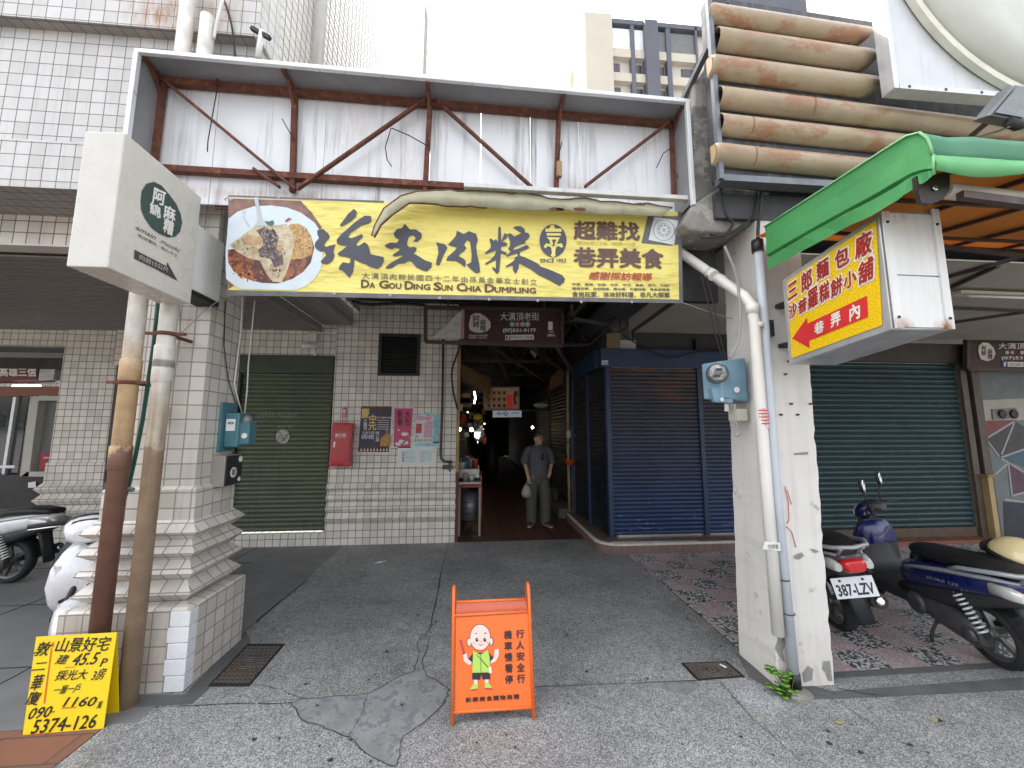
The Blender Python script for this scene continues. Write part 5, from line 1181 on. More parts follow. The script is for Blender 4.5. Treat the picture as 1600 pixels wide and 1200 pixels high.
b = MB(M('cream_wall', (.62, .6, .52), .7, var=.1, streak=.3)); b.box(2.1, 2.52, 5.95, 6.0, 2.96, 3.14); b.m(M('gap_shade', (.07, .065, .06), .8)); b.box(2.52, 4.9, 6.05, 6.1, 2.96, 3.3); b.m(DK2); b.box(3.55, 3.62, 5.98, 6.04, 2.96, 3.2); b.build('upper_wall', KI)  # dark sheet stands in for the shade inside the opening
b = MB(M('carton', (.25, .17, .09), .8, var=.2)); p = aY(958, 533, 5.9); b.box(p.x - .12, p.x + .1, 5.85, 6.1, 2.96, p.z + .12); solo(b, 'carton', 'old carton on top of the blue corner stall', 'box', bevel=.01)

# ---------------------------------------------------------------- right building
RB = T('shop_building', 'low shop building with white pillar and bamboo coloured tube cladding, right of the alley', 'building', (5, 4, 0))
PIL = M('pillar_paint', (.68, .66, .615), .7, var=.07, vs=3, bmp=.35, bs=14, streak=.35, scol=(.36, .33, .28), patch=.36, pcol=(.4, .39, .365), pscale=7, rust=[(2.2, 2.63, .05, .4, .3, .35, .25)])
def slabx(z): t = z / 3.35; return (2.0 + .1 * t, 2.41 + .05 * t)
b = MB(PIL); rs = []
rnd = random.Random(5)
for k in range(60):
    z = 3.35 * k / 59; a, c = slabx(z); w = lambda s: rnd.uniform(-s, s); z_ = z if k else 0
    ch = .012
    ch = rnd.choice((.006, .008, .01, .01, .012, .02)); cr = .0015 if rnd.random() < .8 else .005
    rs.append([(a + ch, 2.63 + w(.0008), z_), (c - ch + w(.0015), 2.63 + w(.0008), z_), (c + w(cr), 2.63 + ch, z_), (c + w(.003), 3.02, z_), (a + w(.003), 3.02, z_), (a + w(cr), 2.63 + ch, z_)])
b.rings(rs, True, False)
b.build('pillar', RB)
# peeled plaster patches with their own thickness
b = MB(M('bare_cement', (.26, .25, .235), .9, var=.2, bmp=.4)); plp = PL((2.0, 2.628, 0), (2.41, 2.628, 0), (2.1, 2.628, 3.35))
for P in ([(1213, 985), (1219, 982), (1225, 990), (1226, 1005), (1222, 1018), (1226, 1035), (1222, 1032), (1214, 1020), (1210, 1012), (1214, 1000)], [(1286, 1033), (1296, 1032), (1300, 1064), (1294, 1063), (1290, 1050), (1285, 1045)], [(1262, 1040), (1270, 1045), (1268, 1062), (1256, 1066), (1254, 1052)], [(1240, 868), (1252, 863), (1256, 868), (1248, 874), (1241, 873)], [(1265, 857), (1273, 858), (1280, 862), (1272, 864)], [(1240, 708), (1262, 706), (1262, 710), (1241, 711)]): b.ppoly(plp, P, .004)
b.m(M('pink_chalk', (.6, .2, .18), .8))
for P in ([(1226, 760), (1231, 785), (1232, 812), (1229, 818)], [(1228, 822), (1236, 830), (1243, 855)], [(1229, 765), (1236, 788)]): b.tube([plp.pt(x, y, .005) for x, y in P], .003, 5)
b.m(RUST)
for x, y in ((1235, 631), (1265, 631), (1219, 648), (1245, 648), (1226, 585), (1231, 565)): b.lathe([(.008, 0), (.007, .02)], plp.pt(x, y, 0), (0, -1, 0), 8)
b.build('plaster_patch', RB)
b = MB(CONC)
def pz(P, y0, y1): b.prism([V((p.x, y0, p.z)) for p in [aY(x, yy, y0) for x, yy in P]], (0, y1 - y0, 0))
pz([(1083, 128), (1112, 92), (1128, 270), (1132, 300), (1084, 318)], 2.70, 3.02)
pz([(1084, 318), (1066, 349), (1078, 360), (1140, 364), (1192, 342), (1205, 300), (1128, 290)], 2.66, 3.05)
b.build('bracket_beam', RB, .02)
b = MB(M('cream_canvas', (.34, .31, .26), .7, var=.1, vs=2, bmp=.2, bs=6, streak=.2))
zc_ = 3.10; c0 = aZ(985, 519, zc_)
b.box(c0.x, 14, 2.75, c0.y, zc_, zc_ + .012); b.box(c0.x - .02, c0.x, 3.05, c0.y, zc_, 3.7)
b.build('ceiling', RB)
b = MB(M('batten', (.05, .04, .035), .6))
for (p, q) in (((1205, 468), (1600, 486)), ((1478, 434), (1600, 400)), ((1480, 452), (1560, 415)), ((1470, 385), (1600, 400)), ((1380, 520), (1600, 488))): b.bar(aZ(*p, zc_ - .02), aZ(*q, zc_ - .02), .025, .03)
b.bar(aZ(1070, 460, zc_ - .01), aZ(988, 518, zc_ - .01), .04, .03)
b.build('batten', RB)
b = MB(M('roof_dark', (.05, .05, .055), .7)); b.box(1.78, 14, 2.62, 9, 3.3, 3.5); b.box(2.2, 14, 2.9, 9, 3.5, 5.0); b.build('upper_body', RB)
PANEL = M('cladding_panel', (.055, .055, .065), .5, .2, var=.3, streak=.6, scol=(.22, .22, .23), patch=.35, pcol=(.11, .11, .12), pscale=5)
def py_(x): return 2.50 + (x - 1.75) * .045
b = MB(PANEL); xe = 6.2
b.hexa([(1.745, py_(1.745), 3.55), (xe, py_(xe), 3.55), (xe, 2.9, 3.55), (1.745, 2.6, 3.55)], [(1.745, py_(1.745), 5.06), (xe, py_(xe), 5.06), (xe, 2.9, 5.06), (1.745, 2.6, 5.06)]); b.build('cladding_panel', RB)
b = MB(M('frame_grey', (.17, .18, .2), .4, .5, var=.3, streak=.4)); b.box(1.71, 1.745, 2.45, 2.485, 3.5, 5.4); b.box(1.741, 6.2, 2.47, 2.56, 3.5, 3.548); b.bar((1.73, 2.52, 4.62), (1.66, 3.0, 4.36), .04); b.build('cladding_frame', RB)
def tube_mat():
    m, n, l, pb = nodes('bamboo_tube'); g = n.new('ShaderNodeNewGeometry'); pos = g.outputs['Position']
    c = n.new('ShaderNodeRGB'); c.outputs[0].default_value = (.36, .27, .17, 1)
    c = weather(n, l, c.outputs[0], scaled(n, l, pos, (1, 2, 2)), .22, 3, .2, (.2, .15, .1), .44, (.33, .16, .08), 1.6, [])
    sp = n.new('ShaderNodeSeparateXYZ'); l.new(g.outputs['Normal'], sp.inputs[0])     # paler, noise-broken flecks on faces that point up
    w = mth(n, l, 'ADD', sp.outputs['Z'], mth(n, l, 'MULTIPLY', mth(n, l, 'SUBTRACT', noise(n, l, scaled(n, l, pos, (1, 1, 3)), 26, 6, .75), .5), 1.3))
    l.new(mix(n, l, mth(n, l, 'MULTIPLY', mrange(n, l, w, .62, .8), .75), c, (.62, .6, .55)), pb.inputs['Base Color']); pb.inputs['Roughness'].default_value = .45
    bump(n, l, pb, noise(n, l, pos, 40, 5), .25, .006); return m
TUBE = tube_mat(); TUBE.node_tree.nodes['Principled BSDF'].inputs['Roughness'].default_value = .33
TUBEC = M('bamboo_cap', (.55, .4, .2), .6, var=.1); WEAR = M('flaked_white', (.62, .6, .56), .7, patch=.5, pcol=(.3, .26, .2), pscale=30)
ends = [(1118, 2, 32, 1366, 0), (1124, 40, 77, 1371, 1), (1119, 84, 122, 1376, 0), (1128, 133, 169, None, 1), (1130, 176, 212, None, 1), (1126, 223, 261, None, 0)]
for i, (px, ya, yb, pxe, op) in enumerate(ends):
    p0, p1 = aY(px, ya, 2.42), aY(px, yb, 2.42); zc = (p0.z + p1.z) / 2 + .045; r = (p0.z - p1.z) / 2 * .89
    x0_ = p0.x; x1_ = aY(pxe, ya + 30, 2.45).x if pxe else 5.6
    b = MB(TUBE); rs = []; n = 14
    xs_ = [x0_ + (x1_ - x0_) * k / 12 for k in range(13)]
    if not op: xs_ = [x0_ - .03] + xs_
    for j, x in enumerate(xs_):
        q = r * (.8 if (not op and j == 0) else 1); ex = 0.03 if (pxe and j == len(xs_) - 1) else 0
        rs.append([(x + ex * (1 - abs(cos(pi * k / n))) - (.06 * (1 - sin(pi * k / n)) if pxe and j == len(xs_) - 1 else 0), py_(x) - .004 - q * 1.0 * sin(pi * k / n), zc + q * cos(pi * k / n)) for k in range(n + 1)])
    b.rings(rs, False, True, False)
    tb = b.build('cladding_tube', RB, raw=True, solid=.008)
    if not op:
        b = MB(TUBEC); b.face([V(p) + V((-.003, 0, 0)) for p in rs[0]]); b.build('end_cap', tb)
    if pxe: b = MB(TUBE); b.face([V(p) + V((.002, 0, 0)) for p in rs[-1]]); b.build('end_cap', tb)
    b = MB(DARKST)
    for k in (2, 10): x = xs_[k]; b.lathe([(.012, 0), (.01, .006)], (x, py_(x) - r * .9, zc + r * .75), (0, -1, .8), 8)
    if not pxe: b.m(M('joint_ring', (.3, .14, .08), .6)); xj = (1.96 if i == 3 else 1.98) + .55 * (i == 3); b.rings([[(x, py_(x) - .008 - r * 1.03 * sin(pi * k / n), zc + r * 1.02 * cos(pi * k / n)) for k in range(n + 1)] for x in (xj, xj + .012)], False, True, False)
    b.build('fixing', tb)

# white sign cabinet with a round face, top right
WC = T('sign_cabinet', 'white metal sign cabinet with large round face above the tube cladding', 'sign cabinet', (4, 2.2, 4.1))
p0 = aY(1395, 137, 2.36); x0_, z0_ = p0.x, p0.z
b = MB(M('cabinet_white', (.60, .61, .63), .4, .2, var=.06, streak=.3)); b.box(x0_, x0_ + 3.2, 2.36, 2.43, z0_, 6.4); wc = b.build('case', WC)
b = MB(ALU); b.bar((x0_ + .02, 2.375, z0_ - .01), (x0_ + 3.2, 2.375, z0_ - .01), .09, .04); b.bar((x0_ - .005, 2.375, z0_ - .03), (x0_ - .005, 2.375, 6.4), .04, .09); b.m(BLACK)
for k in range(9): b.lathe([(.012, 0), (.012, .003)], (x0_ + .1 + k * .3, 2.331, z0_ - .01), (0, -1, 0), 8)
b.build('edge_trim', WC)
cc_ = aY(1645, -95, 2.3); rr = (aY(1645, -95, 2.3) - aY(1500, 62, 2.3)).length
b = MB(M('disc_cream', (.56, .56, .5), .4, var=.06)); b.lathe([(rr, 0), (rr, .08), (rr * .8, .14), (.001, .15)], (cc_.x, 2.358, cc_.z), (0, -1, 0), 72); b.build('round_face', WC)
b = MB(M('disc_rim', (.66, .64, .54), .4)); b.rings([[(cc_.x + q * cos(2 * pi * k / 72), 2.35 - o, cc_.z + q * sin(2 * pi * k / 72)) for q, o in ((rr * 1.0, 0), (rr * 1.05, 0), (rr * 1.05, .045), (rr * 1.02, .05))] for k in range(73)], False, False); b.build('round_trim', WC)
# flood lamp
FL = T('flood_lamp', 'grey flood lamp on an arm above the green awning', 'lamp', aY(1570, 180, 2.0))
b = MB(M('lamp_grey', (.14, .15, .16), .4, .3)); c = [aY(x, y, 2.0) for x, y in [(1545, 180), (1586, 132), (1640, 140), (1600, 190)]]; b.hexa(c, [p + V((.05, .12, .06)) for p in c]); hd = b.build('head', FL, .01)
b = MB(GLASS); cn = sum(c, V()) / 4; b.face([cn + (p - cn) * .85 + V((-.005, -.012, -.004)) for p in c]); b.build('lens', hd)
b = MB(DARKST); b.bar(aY(1556, 180, 2.05), aY(1518, 212, 2.35), .03, .02); b.tube([aY(1575, 190, 2.0), aY(1590, 197, 2.0), aY(1610, 190, 2.0)], .03, 8); b.m(CABLEG); b.tube([aY(1577, 197, 2.0), aY(1560, 205, 2.1), aY(1530, 212, 2.2)], .008, 6); b.build('arm', FL)

# ---------------------------------------------------------------- green awning
AW = T('green_awning', 'green fabric awning with scalloped valance projecting over the right shop', 'awning', (3, 1.9, 2.9))
XA = 2.02
GRN = M('green_fabric', (.055, .28, .085), .65, var=.16, vs=3, bmp=.8, bs=9, streak=.3, scol=(.03, .16, .06)); GRN2 = M('green_fabric_top', (.10, .33, .22), .6, var=.12, vs=3, bmp=.35, bs=9)
def sx(x, y): return aX(x, y, XA)
topp = [sx(*p) for p in [(1195, 355), (1260, 313), (1330, 268), (1390, 230), (1418, 213), (1438, 208), (1450, 217), (1456, 232), (1458, 243)]]
botp = [sx(*p) for p in [(1201, 421), (1255, 391), (1310, 362), (1355, 341), (1392, 320), (1415, 303), (1435, 290), (1448, 280), (1458, 274)]]
b = MB(GRN); rs = []
for i, (p, q) in enumerate(zip(topp, botp)):
    for w in ((0, .5) if i < len(topp) - 1 else (0,)):
        P_ = p.lerp(topp[i + 1], w) if w else p; Q_ = q.lerp(botp[i + 1], w) if w else q; rr_ = random.uniform
        rs.append([P_, P_.lerp(Q_, .3) + V((rr_(-.004, .004), 0, 0)), P_.lerp(Q_, .66) + V((-.006 + rr_(-.005, .003), 0, 0)), P_.lerp(Q_, .70) + V((.012 + rr_(-.004, .004), 0, 0)), P_.lerp(Q_, .74) + V((-.004, 0, 0)), Q_ + V((rr_(-.012, .006), 0, rr_(-.006, .004)))])
idx_ = len(rs[0])
for k_ in range(idx_ - 1): b.rings([[r_[k_], r_[k_ + 1]] for r_ in rs], False, k_ in (0, 1), False)
sp_ = b.build('side_panel', AW)
b = MB(M('green_piping', (.18, .45, .2), .5)); b.tube([p + V((-.004, 0, .002)) for p in topp], .006, 6); b.tube([topp[-1] + V((-.003, -.004, 0)), botp[-1] + V((-.003, -.004, 0))], .006, 6); b.build('piping', sp_)
b = MB(GRN2); XE = 5.2
ts = [topp[0] + V((0, 0, .0))] + topp[1:-1] + [topp[-1]]
nx = 24
rs = []
for k in range(nx + 1):
    x = XA + (XE - XA) * k / nx; sg_ = .012 * sin(k * 1.7) if 0 < k < nx else 0
    rs.append([V((x, p.y + sg_ * .3, p.z - abs(sg_))) for p in ts])
b.rings(rs, False, True, False); b.build('top_panel', AW, solid=.004)
b = MB(M('green_valance', (.10, .36, .13), .55, var=.08, vs=3, bmp=.25, bs=8)); nx = 60; rs = []
y0_, z0_, z1_ = topp[-1].y, topp[-1].z, botp[-1].z
for k in range(nx + 1):
    x = XA + (XE - XA) * k / nx; wv_ = .012 * sin(k * .55) * min(1, k / 6); dz = .014 * (1 - abs(sin(pi * ((x - XA) / .45)))) 
    rs.append([V((x, y0_ - .002, z0_)), V((x, y0_ - .01 + wv_, (z0_ + z1_) / 2)), V((x, y0_ - .004 + wv_ * 1.4, z1_ + dz))])
b.rings(rs, False, True, False); b.build('valance', AW, solid=.004)
def translucent(m, col, f):
    n, l = m.node_tree.nodes, m.node_tree.links; t = n.new('ShaderNodeBsdfTranslucent'); t.inputs['Color'].default_value = (*col, 1); x = n.new('ShaderNodeMixShader'); x.inputs[0].default_value = f
    l.new(n['Principled BSDF'].outputs[0], x.inputs[1]); l.new(t.outputs[0], x.inputs[2]); l.new(x.outputs[0], n['Material Output'].inputs['Surface']); return m
translucent(GRN2, (.6, .62, .2), .45)
b = MB(translucent(M('orange_lining', (.80, .34, .07), .7, var=.06, vs=2), (.85, .4, .08), .5)); f0, f1 = topp[0], topp[6]
b.face([(XA + .02, f1.y + .03, f1.z - .06), (XE, f1.y + .03, f1.z - .06), (XE, f0.y + .12, f0.z - .01), (XA + .02, f0.y + .12, f0.z - .01)]); b.build('lining', AW, solid=.003)
b = MB(M('awning_bar', (.06, .03, .02), .5))
for k in range(7): x = XA + .25 + k * .45; b.bar((x, f1.y + .05, f1.z - .08), (x, f0.y + .1, f0.z - .03), .022)
for t in (.35, .75): b.bar((XA + .03, f1.y + (f0.y - f1.y) * t, f1.z - .085 + .06 * t), (XE, f1.y + (f0.y - f1.y) * t, f1.z - .085 + .06 * t), .018)
b.build('frame_bar', AW)
b = MB(M('bracket_brown', (.03, .02, .017), .5, .3)); P = [(1432, 275), (1484, 270), (1484, 296), (1474, 311), (1455, 318), (1440, 316), (1434, 295)]; q = [aY(x, y, 1.5) for x, y in P]; b.prism(q, (0, .02, 0)); b.m(CHROME); b.lathe([(.012, 0), (.012, .01)], aY(1459, 295, 1.499), (0, -1, 0), 10); b.build('end_bracket', AW)
b = MB(M('roller_cream', (.5, .46, .38), .45, var=.08)); p, q = aY(1476, 298, 1.54), aY(1600, 312, 1.54); q = p + (q - p) * 6; b.tube([p, q], .035, 14); b.m(M('arm_brown', (.06, .035, .025), .5)); p2, q2 = aY(1500, 305, 1.5), aY(1600, 318, 1.5); b.bar(p2, p2 + (q2 - p2) * 6, .03, .035); b.build('roller', AW)

# ---------------------------------------------------------------- yellow light box sign on the pillar
LS = T('arrow_sign', 'yellow and red bakery light box sign with red arrow, on the white pillar', 'sign', (2.25, 2.1, 2.15))
x0_, x1_, y0_, y1_ = 2.092, 2.43, 1.75, 2.42
b = MB(M('case_grey', (.45, .46, .47), .4, .4, var=.12, streak=.3)); b.hexa([(x0_, y0_, 2.208), (x1_, y0_, 2.215), (x1_, y1_, 2.14), (x0_, y1_, 2.14)], [(x0_, y0_, 2.838), (x1_, y0_, 2.872), (x1_, y1_, 2.76), (x0_, y1_, 2.735)]); cs = b.build('case', LS, .006)
pl = PL((x0_, y1_, 2.14), (x0_, y0_, 2.208), (x0_, y1_, 2.735))
m_, n, l, pb = nodes('wave_yellow'); g = n.new('ShaderNodeNewGeometry'); tcv = scaled(n, l, g.outputs['Position'], (1, 12, 14)); vo = n.new('ShaderNodeTexVoronoi'); vo.inputs['Scale'].default_value = 1; vo.inputs['Randomness'].default_value = .15; l.new(tcv, vo.inputs['Vector'])
sn = mth(n, l, 'SINE', mth(n, l, 'MULTIPLY', vo.outputs['Distance'], 26)); l.new(mix(n, l, mrange(n, l, sn, .3, .8), (.82, .56, .01), (.74, .42, .005)), pb.inputs['Base Color']); pb.inputs['Roughness'].default_value = .35
b = MB(m_); b.ppoly(pl, [(1238, 560), (1380, 508), (1370, 344), (1230, 440)], .004); fc = b.build('face', cs)
def zf(p): return (1200 + p[0] / 4, 300 + p[1] / 4)
L1 = [('三', (133, 680), (190, 640), (130, 590)), ('郎', (218, 635), (282, 595), (215, 515)), ('麵', (315, 560), (388, 515), (310, 450)), ('包', (430, 490), (515, 440), (425, 380)), ('廠', (555, 425), (655, 375), (555, 285)),
      ('沙', (140, 800), (190, 768), (135, 715)), ('普', (197, 770), (250, 735), (195, 685)), ('羅', (260, 740), (320, 700), (257, 625)), ('糕', (330, 700), (392, 660), (328, 590)), ('餅', (402, 668), (472, 625), (400, 560)), ('小', (485, 615), (562, 570), (480, 520)), ('舖', (575, 585), (665, 535), (575, 450))]
b = MB(M('letter_white', (.78, .75, .68), .4))
def gtext(ch, q, off, bo, grow=0.):
    a = pl.pt(*zf(q[0]), off); ux = pl.pt(*zf(q[1]), off) - a; uy = pl.pt(*zf(q[2]), off) - a
    b.text(ch, a - ux * grow - uy * grow, ux * (1 + 2 * grow), uy * (1 + 2 * grow), bo)
for ch, *q in L1: gtext(ch, q, .006, .075, .05)
b.m(M('letter_red', (.36, .02, .02), .4))
for ch, *q in L1: gtext(ch, q, .0085, .03)
b.m(M('arrow_red', (.62, .03, .035), .4)); b.ppoly(pl, [zf(p) for p in [(157, 915), (250, 785), (253, 822), (625, 648), (632, 780), (262, 930), (265, 975)]], .0065)
b.m(M('letter_white', (.78, .75, .68), .4))
for ch, *q in (('巷', (300, 895), (357, 868), (298, 825)), ('弄', (403, 850), (462, 825), (400, 770)), ('內', (520, 810), (582, 785), (520, 715))): gtext(ch, q, .0085, .03)
b.build('lettering', fc, raw=True)
b = MB(M('end_white', (.72, .72, .7), .4, var=.05, streak=.2, rust=[(2.14, 1.75, 2.22, .08, .1, .06, 1.2), (2.38, 1.75, 2.22, .08, .1, .06, 1.2), (2.16, 1.75, 2.82, .1, .1, .05, .6)])); b.box(x0_ + .03, x1_ - .03, y0_ - .008, y0_ - .001, 2.5, 2.838); b.box(x0_ + .03, x1_ - .03, y0_ - .008, y0_ - .001, 2.222, 2.492)
b.hexa([(x0_ + .002, y0_ - .016, 2.212), (x0_ + .045, y0_ - .016, 2.213), (x0_ + .045, y0_ - .0085, 2.213), (x0_ + .002, y0_ - .0085, 2.212)], [(x0_ + .002, y0_ - .016, 2.838), (x0_ + .045, y0_ - .016, 2.842), (x0_ + .045, y0_ - .0085, 2.842), (x0_ + .002, y0_ - .0085, 2.838)])
b.box(x1_ - .045, x1_ - .002, y0_ - .016, y0_ - .0085, 2.214, 2.868)
b.m(BLACK)
for x in (x0_ + .025, x1_ - .025):
    for z in (2.27, 2.78): b.lathe([(.008, 0), (.006, .006)], (x, y0_ - .016, z), (0, -1, 0), 8)
b.build('end_plate', cs)
b = MB(DARKST); p = aX(1213, 512, 2.09); b.box(2.2, 2.26, 2.42, 2.63, 2.3, 2.33); b.box(2.2, 2.26, 2.42, 2.63, 2.6, 2.63); b.m(DARKST); b.box(2.07, 2.14, 2.58, 2.628, 2.38, 2.5); b.build('bracket', LS)

# ---------------------------------------------------------------- pipes, conduit, meter on the pillar
WPI = M('white_pipe', (.72, .70, .65), .45, var=.06, streak=.3, scol=(.4, .36, .28))
DP = T('drainpipe', 'white drainpipe with elbow bending from the banner down the white pillar', 'drainpipe', aZ(1225, 1050))
b = MB(WPI); b.tube([aY(1000, 352, 2.93), aY(1065, 396, 2.92), aY(1120, 434, 2.78), aY(1163, 463, 2.62), aY(1173, 476, 2.58), aY(1178, 500, 2.575), aY(1196, 740, 2.575), aY(1216, 992, 2.575)], .037, 14); pp = b.build('pipe', DP)
b = MB(WPI); 
for p, q in (((1108, 426), (1116, 431)), ((1122, 435), (1130, 441))): b.tube([aY(*p, 2.81), aY(*q, 2.76)], .043, 14)
for p, q in (((1175, 476), (1176, 490)), ((1182, 505), (1183, 512))): b.tube([aY(*p, 2.577), aY(*q, 2.577)], .044, 14)
b.build('socket', DP)
b = MB(M('label_pink', (.68, .45, .45), .6, var=.4, vs=60)); a, c = aY(1189, 638, 2.575), aY(1192, 668, 2.575); b.rings([[p + V((.039 * cos(t), .039 * sin(t), 0)) for t in [-pi + k * pi / 10 for k in range(11)]] for p in (a, c)], False, True, False)
b.m(M('label_red2', (.5, .04, .05), .6))
for k in range(5): p = a.lerp(c, .15 + k * .17); b.rings([[p + V((.0405 * cos(t), .0405 * sin(t), dz)) for t in [-pi * .85 + k_ * pi / 14 for k_ in range(11)]] for dz in (0, .008)], False, True, False)
b.build('sticker', pp)
CD = T('conduit', 'pale grey conduit pipe with black boot beside the white drainpipe on the pillar', 'conduit', aZ(1247, 1085))
b = MB(M('conduit_grey', (.52, .56, .6), .45, var=.06, streak=.15)); b.tube([aY(1185, 392, 2.585), aY(1192, 480, 2.585), aY(1210, 740, 2.585), aY(1240, 1052, 2.585)], .033, 14); b.build('pipe', CD)
b = MB(BLACK); b.tube([aY(1183, 376, 2.585), aY(1184, 394, 2.585)], .04, 12); b.tube([aY(1240, 1050, 2.585), aY(1243, 1075, 2.585)], .036, 12)
for y, x in ((905, 1224), (958, 1232)): b.lathe([(.036, -.004), (.04, 0), (.036, .004)], aY(x, y, 2.585), (0, 0, 1), 14, False)
b.build('boot', CD)
b = MB(M('corrugated_grey', (.12, .13, .14), .6)); b.lathe([(.036 - .006 * (k % 2), -k * .008) for k in range(14)], aY(1243, 1076, 2.585), (.02, -.05, 1), 12); b.build('flexible_end', CD)
b = MB(CONC); p = aZ(1252, 1088); b.ball((p.x, 2.56, .0), (.09, .07, .03)); solo(b, 'cement_lump', 'lump of cement at the foot of the conduit pipe', 'cement')
EM = T('electric_meter', 'blue electric meter with round glass dial on the white pillar', 'meter box', (1.93, 2.8, 1.75))
BLM = M('meter_blue', (.17, .29, .37), .55, var=.2, streak=.6, scol=(.3, .4, .45))
xm1 = aY(1168, 600, 2.74).x; p = aY(1120, 628, 2.74); q = aY(1120, 558, 2.74); xa, xb = aY(1128, 600, 2.74).x, xm1
b = MB(BLM); b.hexa([(xa, 2.74, p.z + .03), (xb, 2.74, p.z), (xb, 2.96, p.z), (xa - .07, 2.88, p.z + .03)], [(xa, 2.74, q.z - .03), (xb, 2.74, q.z), (xb, 2.96, q.z), (xa - .07, 2.88, q.z - .03)]); b.build('housing', EM, .012)
b = MB(BLM); b.hexa([(xa - .05, 2.76, p.z + .0), (xa + .08, 2.74, p.z - .01), (xa + .08, 2.735, p.z + .1), (xa - .06, 2.78, p.z + .11)], [(xa - .05, 2.80, p.z + .0), (xa + .08, 2.80, p.z - .01), (xa + .08, 2.80, p.z + .1), (xa - .06, 2.84, p.z + .11)]); b.build('terminal_cover', EM, .006)
b = MB(GLASS); d = aY(1124, 582, 2.72); b.lathe([(.078, 0), (.078, .05), (.065, .075), (.001, .082)], (d.x + .03, 2.80, d.z), (-.45, -.9, 0), 22); b.build('dial', EM)
b = MB(M('dial_plate', (.3, .3, .29), .3, .3, var=.6, vs=30)); b.lathe([(.06, .076), (.05, .0795), (.03, .083)], (d.x + .03, 2.80, d.z), (-.45, -.9, 0), 7, False); b.m(M('dial_bar', (.05, .05, .05), .3)); b.box(d.x - .05, d.x + .0, 2.716, 2.722, d.z - .035, d.z - .02); b.box(d.x - .03, d.x + .02, 2.71, 2.716, d.z + .02, d.z + .03); b.build('dial_plate', EM)  # small dark bars on the dial face
b = MB(WHITEP); 
for x, y, r in ((1151, 609, .022), (1128, 624, .015)): b.lathe([(r, 0), (r, .003)], aY(x, y, 2.733), (0, -1, 0), 16)
b.build('sticker', EM)
b = MB(M('cream_tag', (.6, .57, .5), .5)); b.box(xa + .03, xa + .06, 2.76, 2.78, p.z - .07, p.z - .01); b.box(xa + .1, xb, 2.76, 2.84, p.z - .14, p.z - .05); b.build('terminal_block', EM, .005)
b = MB(WHITEP); pz2 = PL((1.95, 2.57 - .035, 0), (2.05, 2.57 - .035, 0), (1.95, 2.57 - .035, 1)); 
b.prism([pz2.pt(x, y, .0) for x, y in [(1192, 858), (1220, 861), (1219, 848), (1196, 846)]], (0, .004, 0)); o = solo(b, 'notice_strip', 'small handwritten white notice stuck across the pipes on the pillar', 'notice'); ORG[o] = o.location.copy()
b = MB(INK); b.rtext(pz2, '勿停車', 1199, 850, 1216, 858, .004); b.build('lettering', o, raw=True)

# ---------------------------------------------------------------- right shop behind the pillar
RS = T('shutter_shop', 'teal roller shutter shop front with brown steel posts, right arcade', 'shop front', (6.6, 5.7, 0))
TS = M('teal_shutter', (.022, .052, .058), .45, .15, var=.18, vs=3, streak=.35, scol=(.02, .025, .03), patch=.33, pcol=(.07, .06, .05), pscale=2)
b = MB(TS); shutter(b, 4.95, 7.78, 5.66, .12, 2.78, .08, .024); sh = b.build('roller_shutter', RS, raw=True)
b = MB(M('rusty_bottom', (.1, .07, .05), .6, .2, var=.3)); b.box(4.95, 7.78, 5.63, 5.67, .06, .2); b.build('bottom_bar', sh, .006)
b = MB(M('header_brown', (.045, .035, .03), .5, var=.2)); b.box(4.9, 7.9, 5.55, 5.9, 2.785, 3.095); b.build('shutter_box', RS, .006)
BP = M('brown_post', (.085, .062, .045), .5, var=.2, streak=.4, patch=.3, pcol=(.13, .1, .08))
b = MB(BP); b.box(7.79, 7.9, 5.58, 5.75, 0, 2.78); b.box(7.96, 8.1, 5.56, 5.75, 0, 3.09); b.build('post', RS, .006)
b = MB(M('post_gap', (.02, .015, .013), .6)); b.box(7.9, 7.96, 5.66, 5.75, 0, 2.78); b.build('guide_rail', RS)
b = MB(M('step_red', (.2, .075, .045), .6, var=.25)); b.box(4.9, 8.1, 5.45, 5.8, 0, .055); b.build('doorstep', RS, .006)
MW = T('mural_wall', 'wall painted with coloured triangles right of the teal shutter', 'wall', (10, 5.8, 0))
plm = PL((8.1, 5.75, 0), (12, 5.75, 0), (8.1, 5.75, 3))
b = MB(M('mural_grey', (.17, .19, .19), .7, var=.12, streak=.25)); b.box(8.1, 14, 5.752, 5.9, 0, 3.1); w_ = b.build('wall', MW)
def zg(p): return (1500 + p[0] * .3, 500 + p[1] * .3)
b = MB(M('mural_white', (.4, .38, .33), .7, var=.1, patch=.35, pcol=(.25, .22, .18))); b.ppoly(plm, [zg(p) for p in [(80, 420), (400, 405), (400, 520), (92, 525)]], .003)
for nm, c_, P in (('mural_red', (.2, .07, .065), [(92, 525), (285, 520), (140, 615)]), ('mural_dark', (.07, .065, .07), [(140, 615), (285, 525), (400, 600), (400, 660), (205, 715)]), ('mural_blue', (.07, .12, .16), [(210, 720), (400, 655), (400, 790)]), ('mural_green', (.15, .18, .17), [(130, 680), (250, 745), (190, 795), (130, 790)]), ('mural_plum', (.11, .06, .075), [(250, 750), (400, 830), (400, 890), (270, 915)]), ('mural_navy', (.045, .045, .06), [(225, 945), (400, 960), (400, 1300), (240, 1300)])):
    b.m(M(nm, c_, .7, var=.12)); b.ppoly(plm, [zg(p) for p in P], .004)
b.m(M('mural_line', (.36, .36, .34), .7))
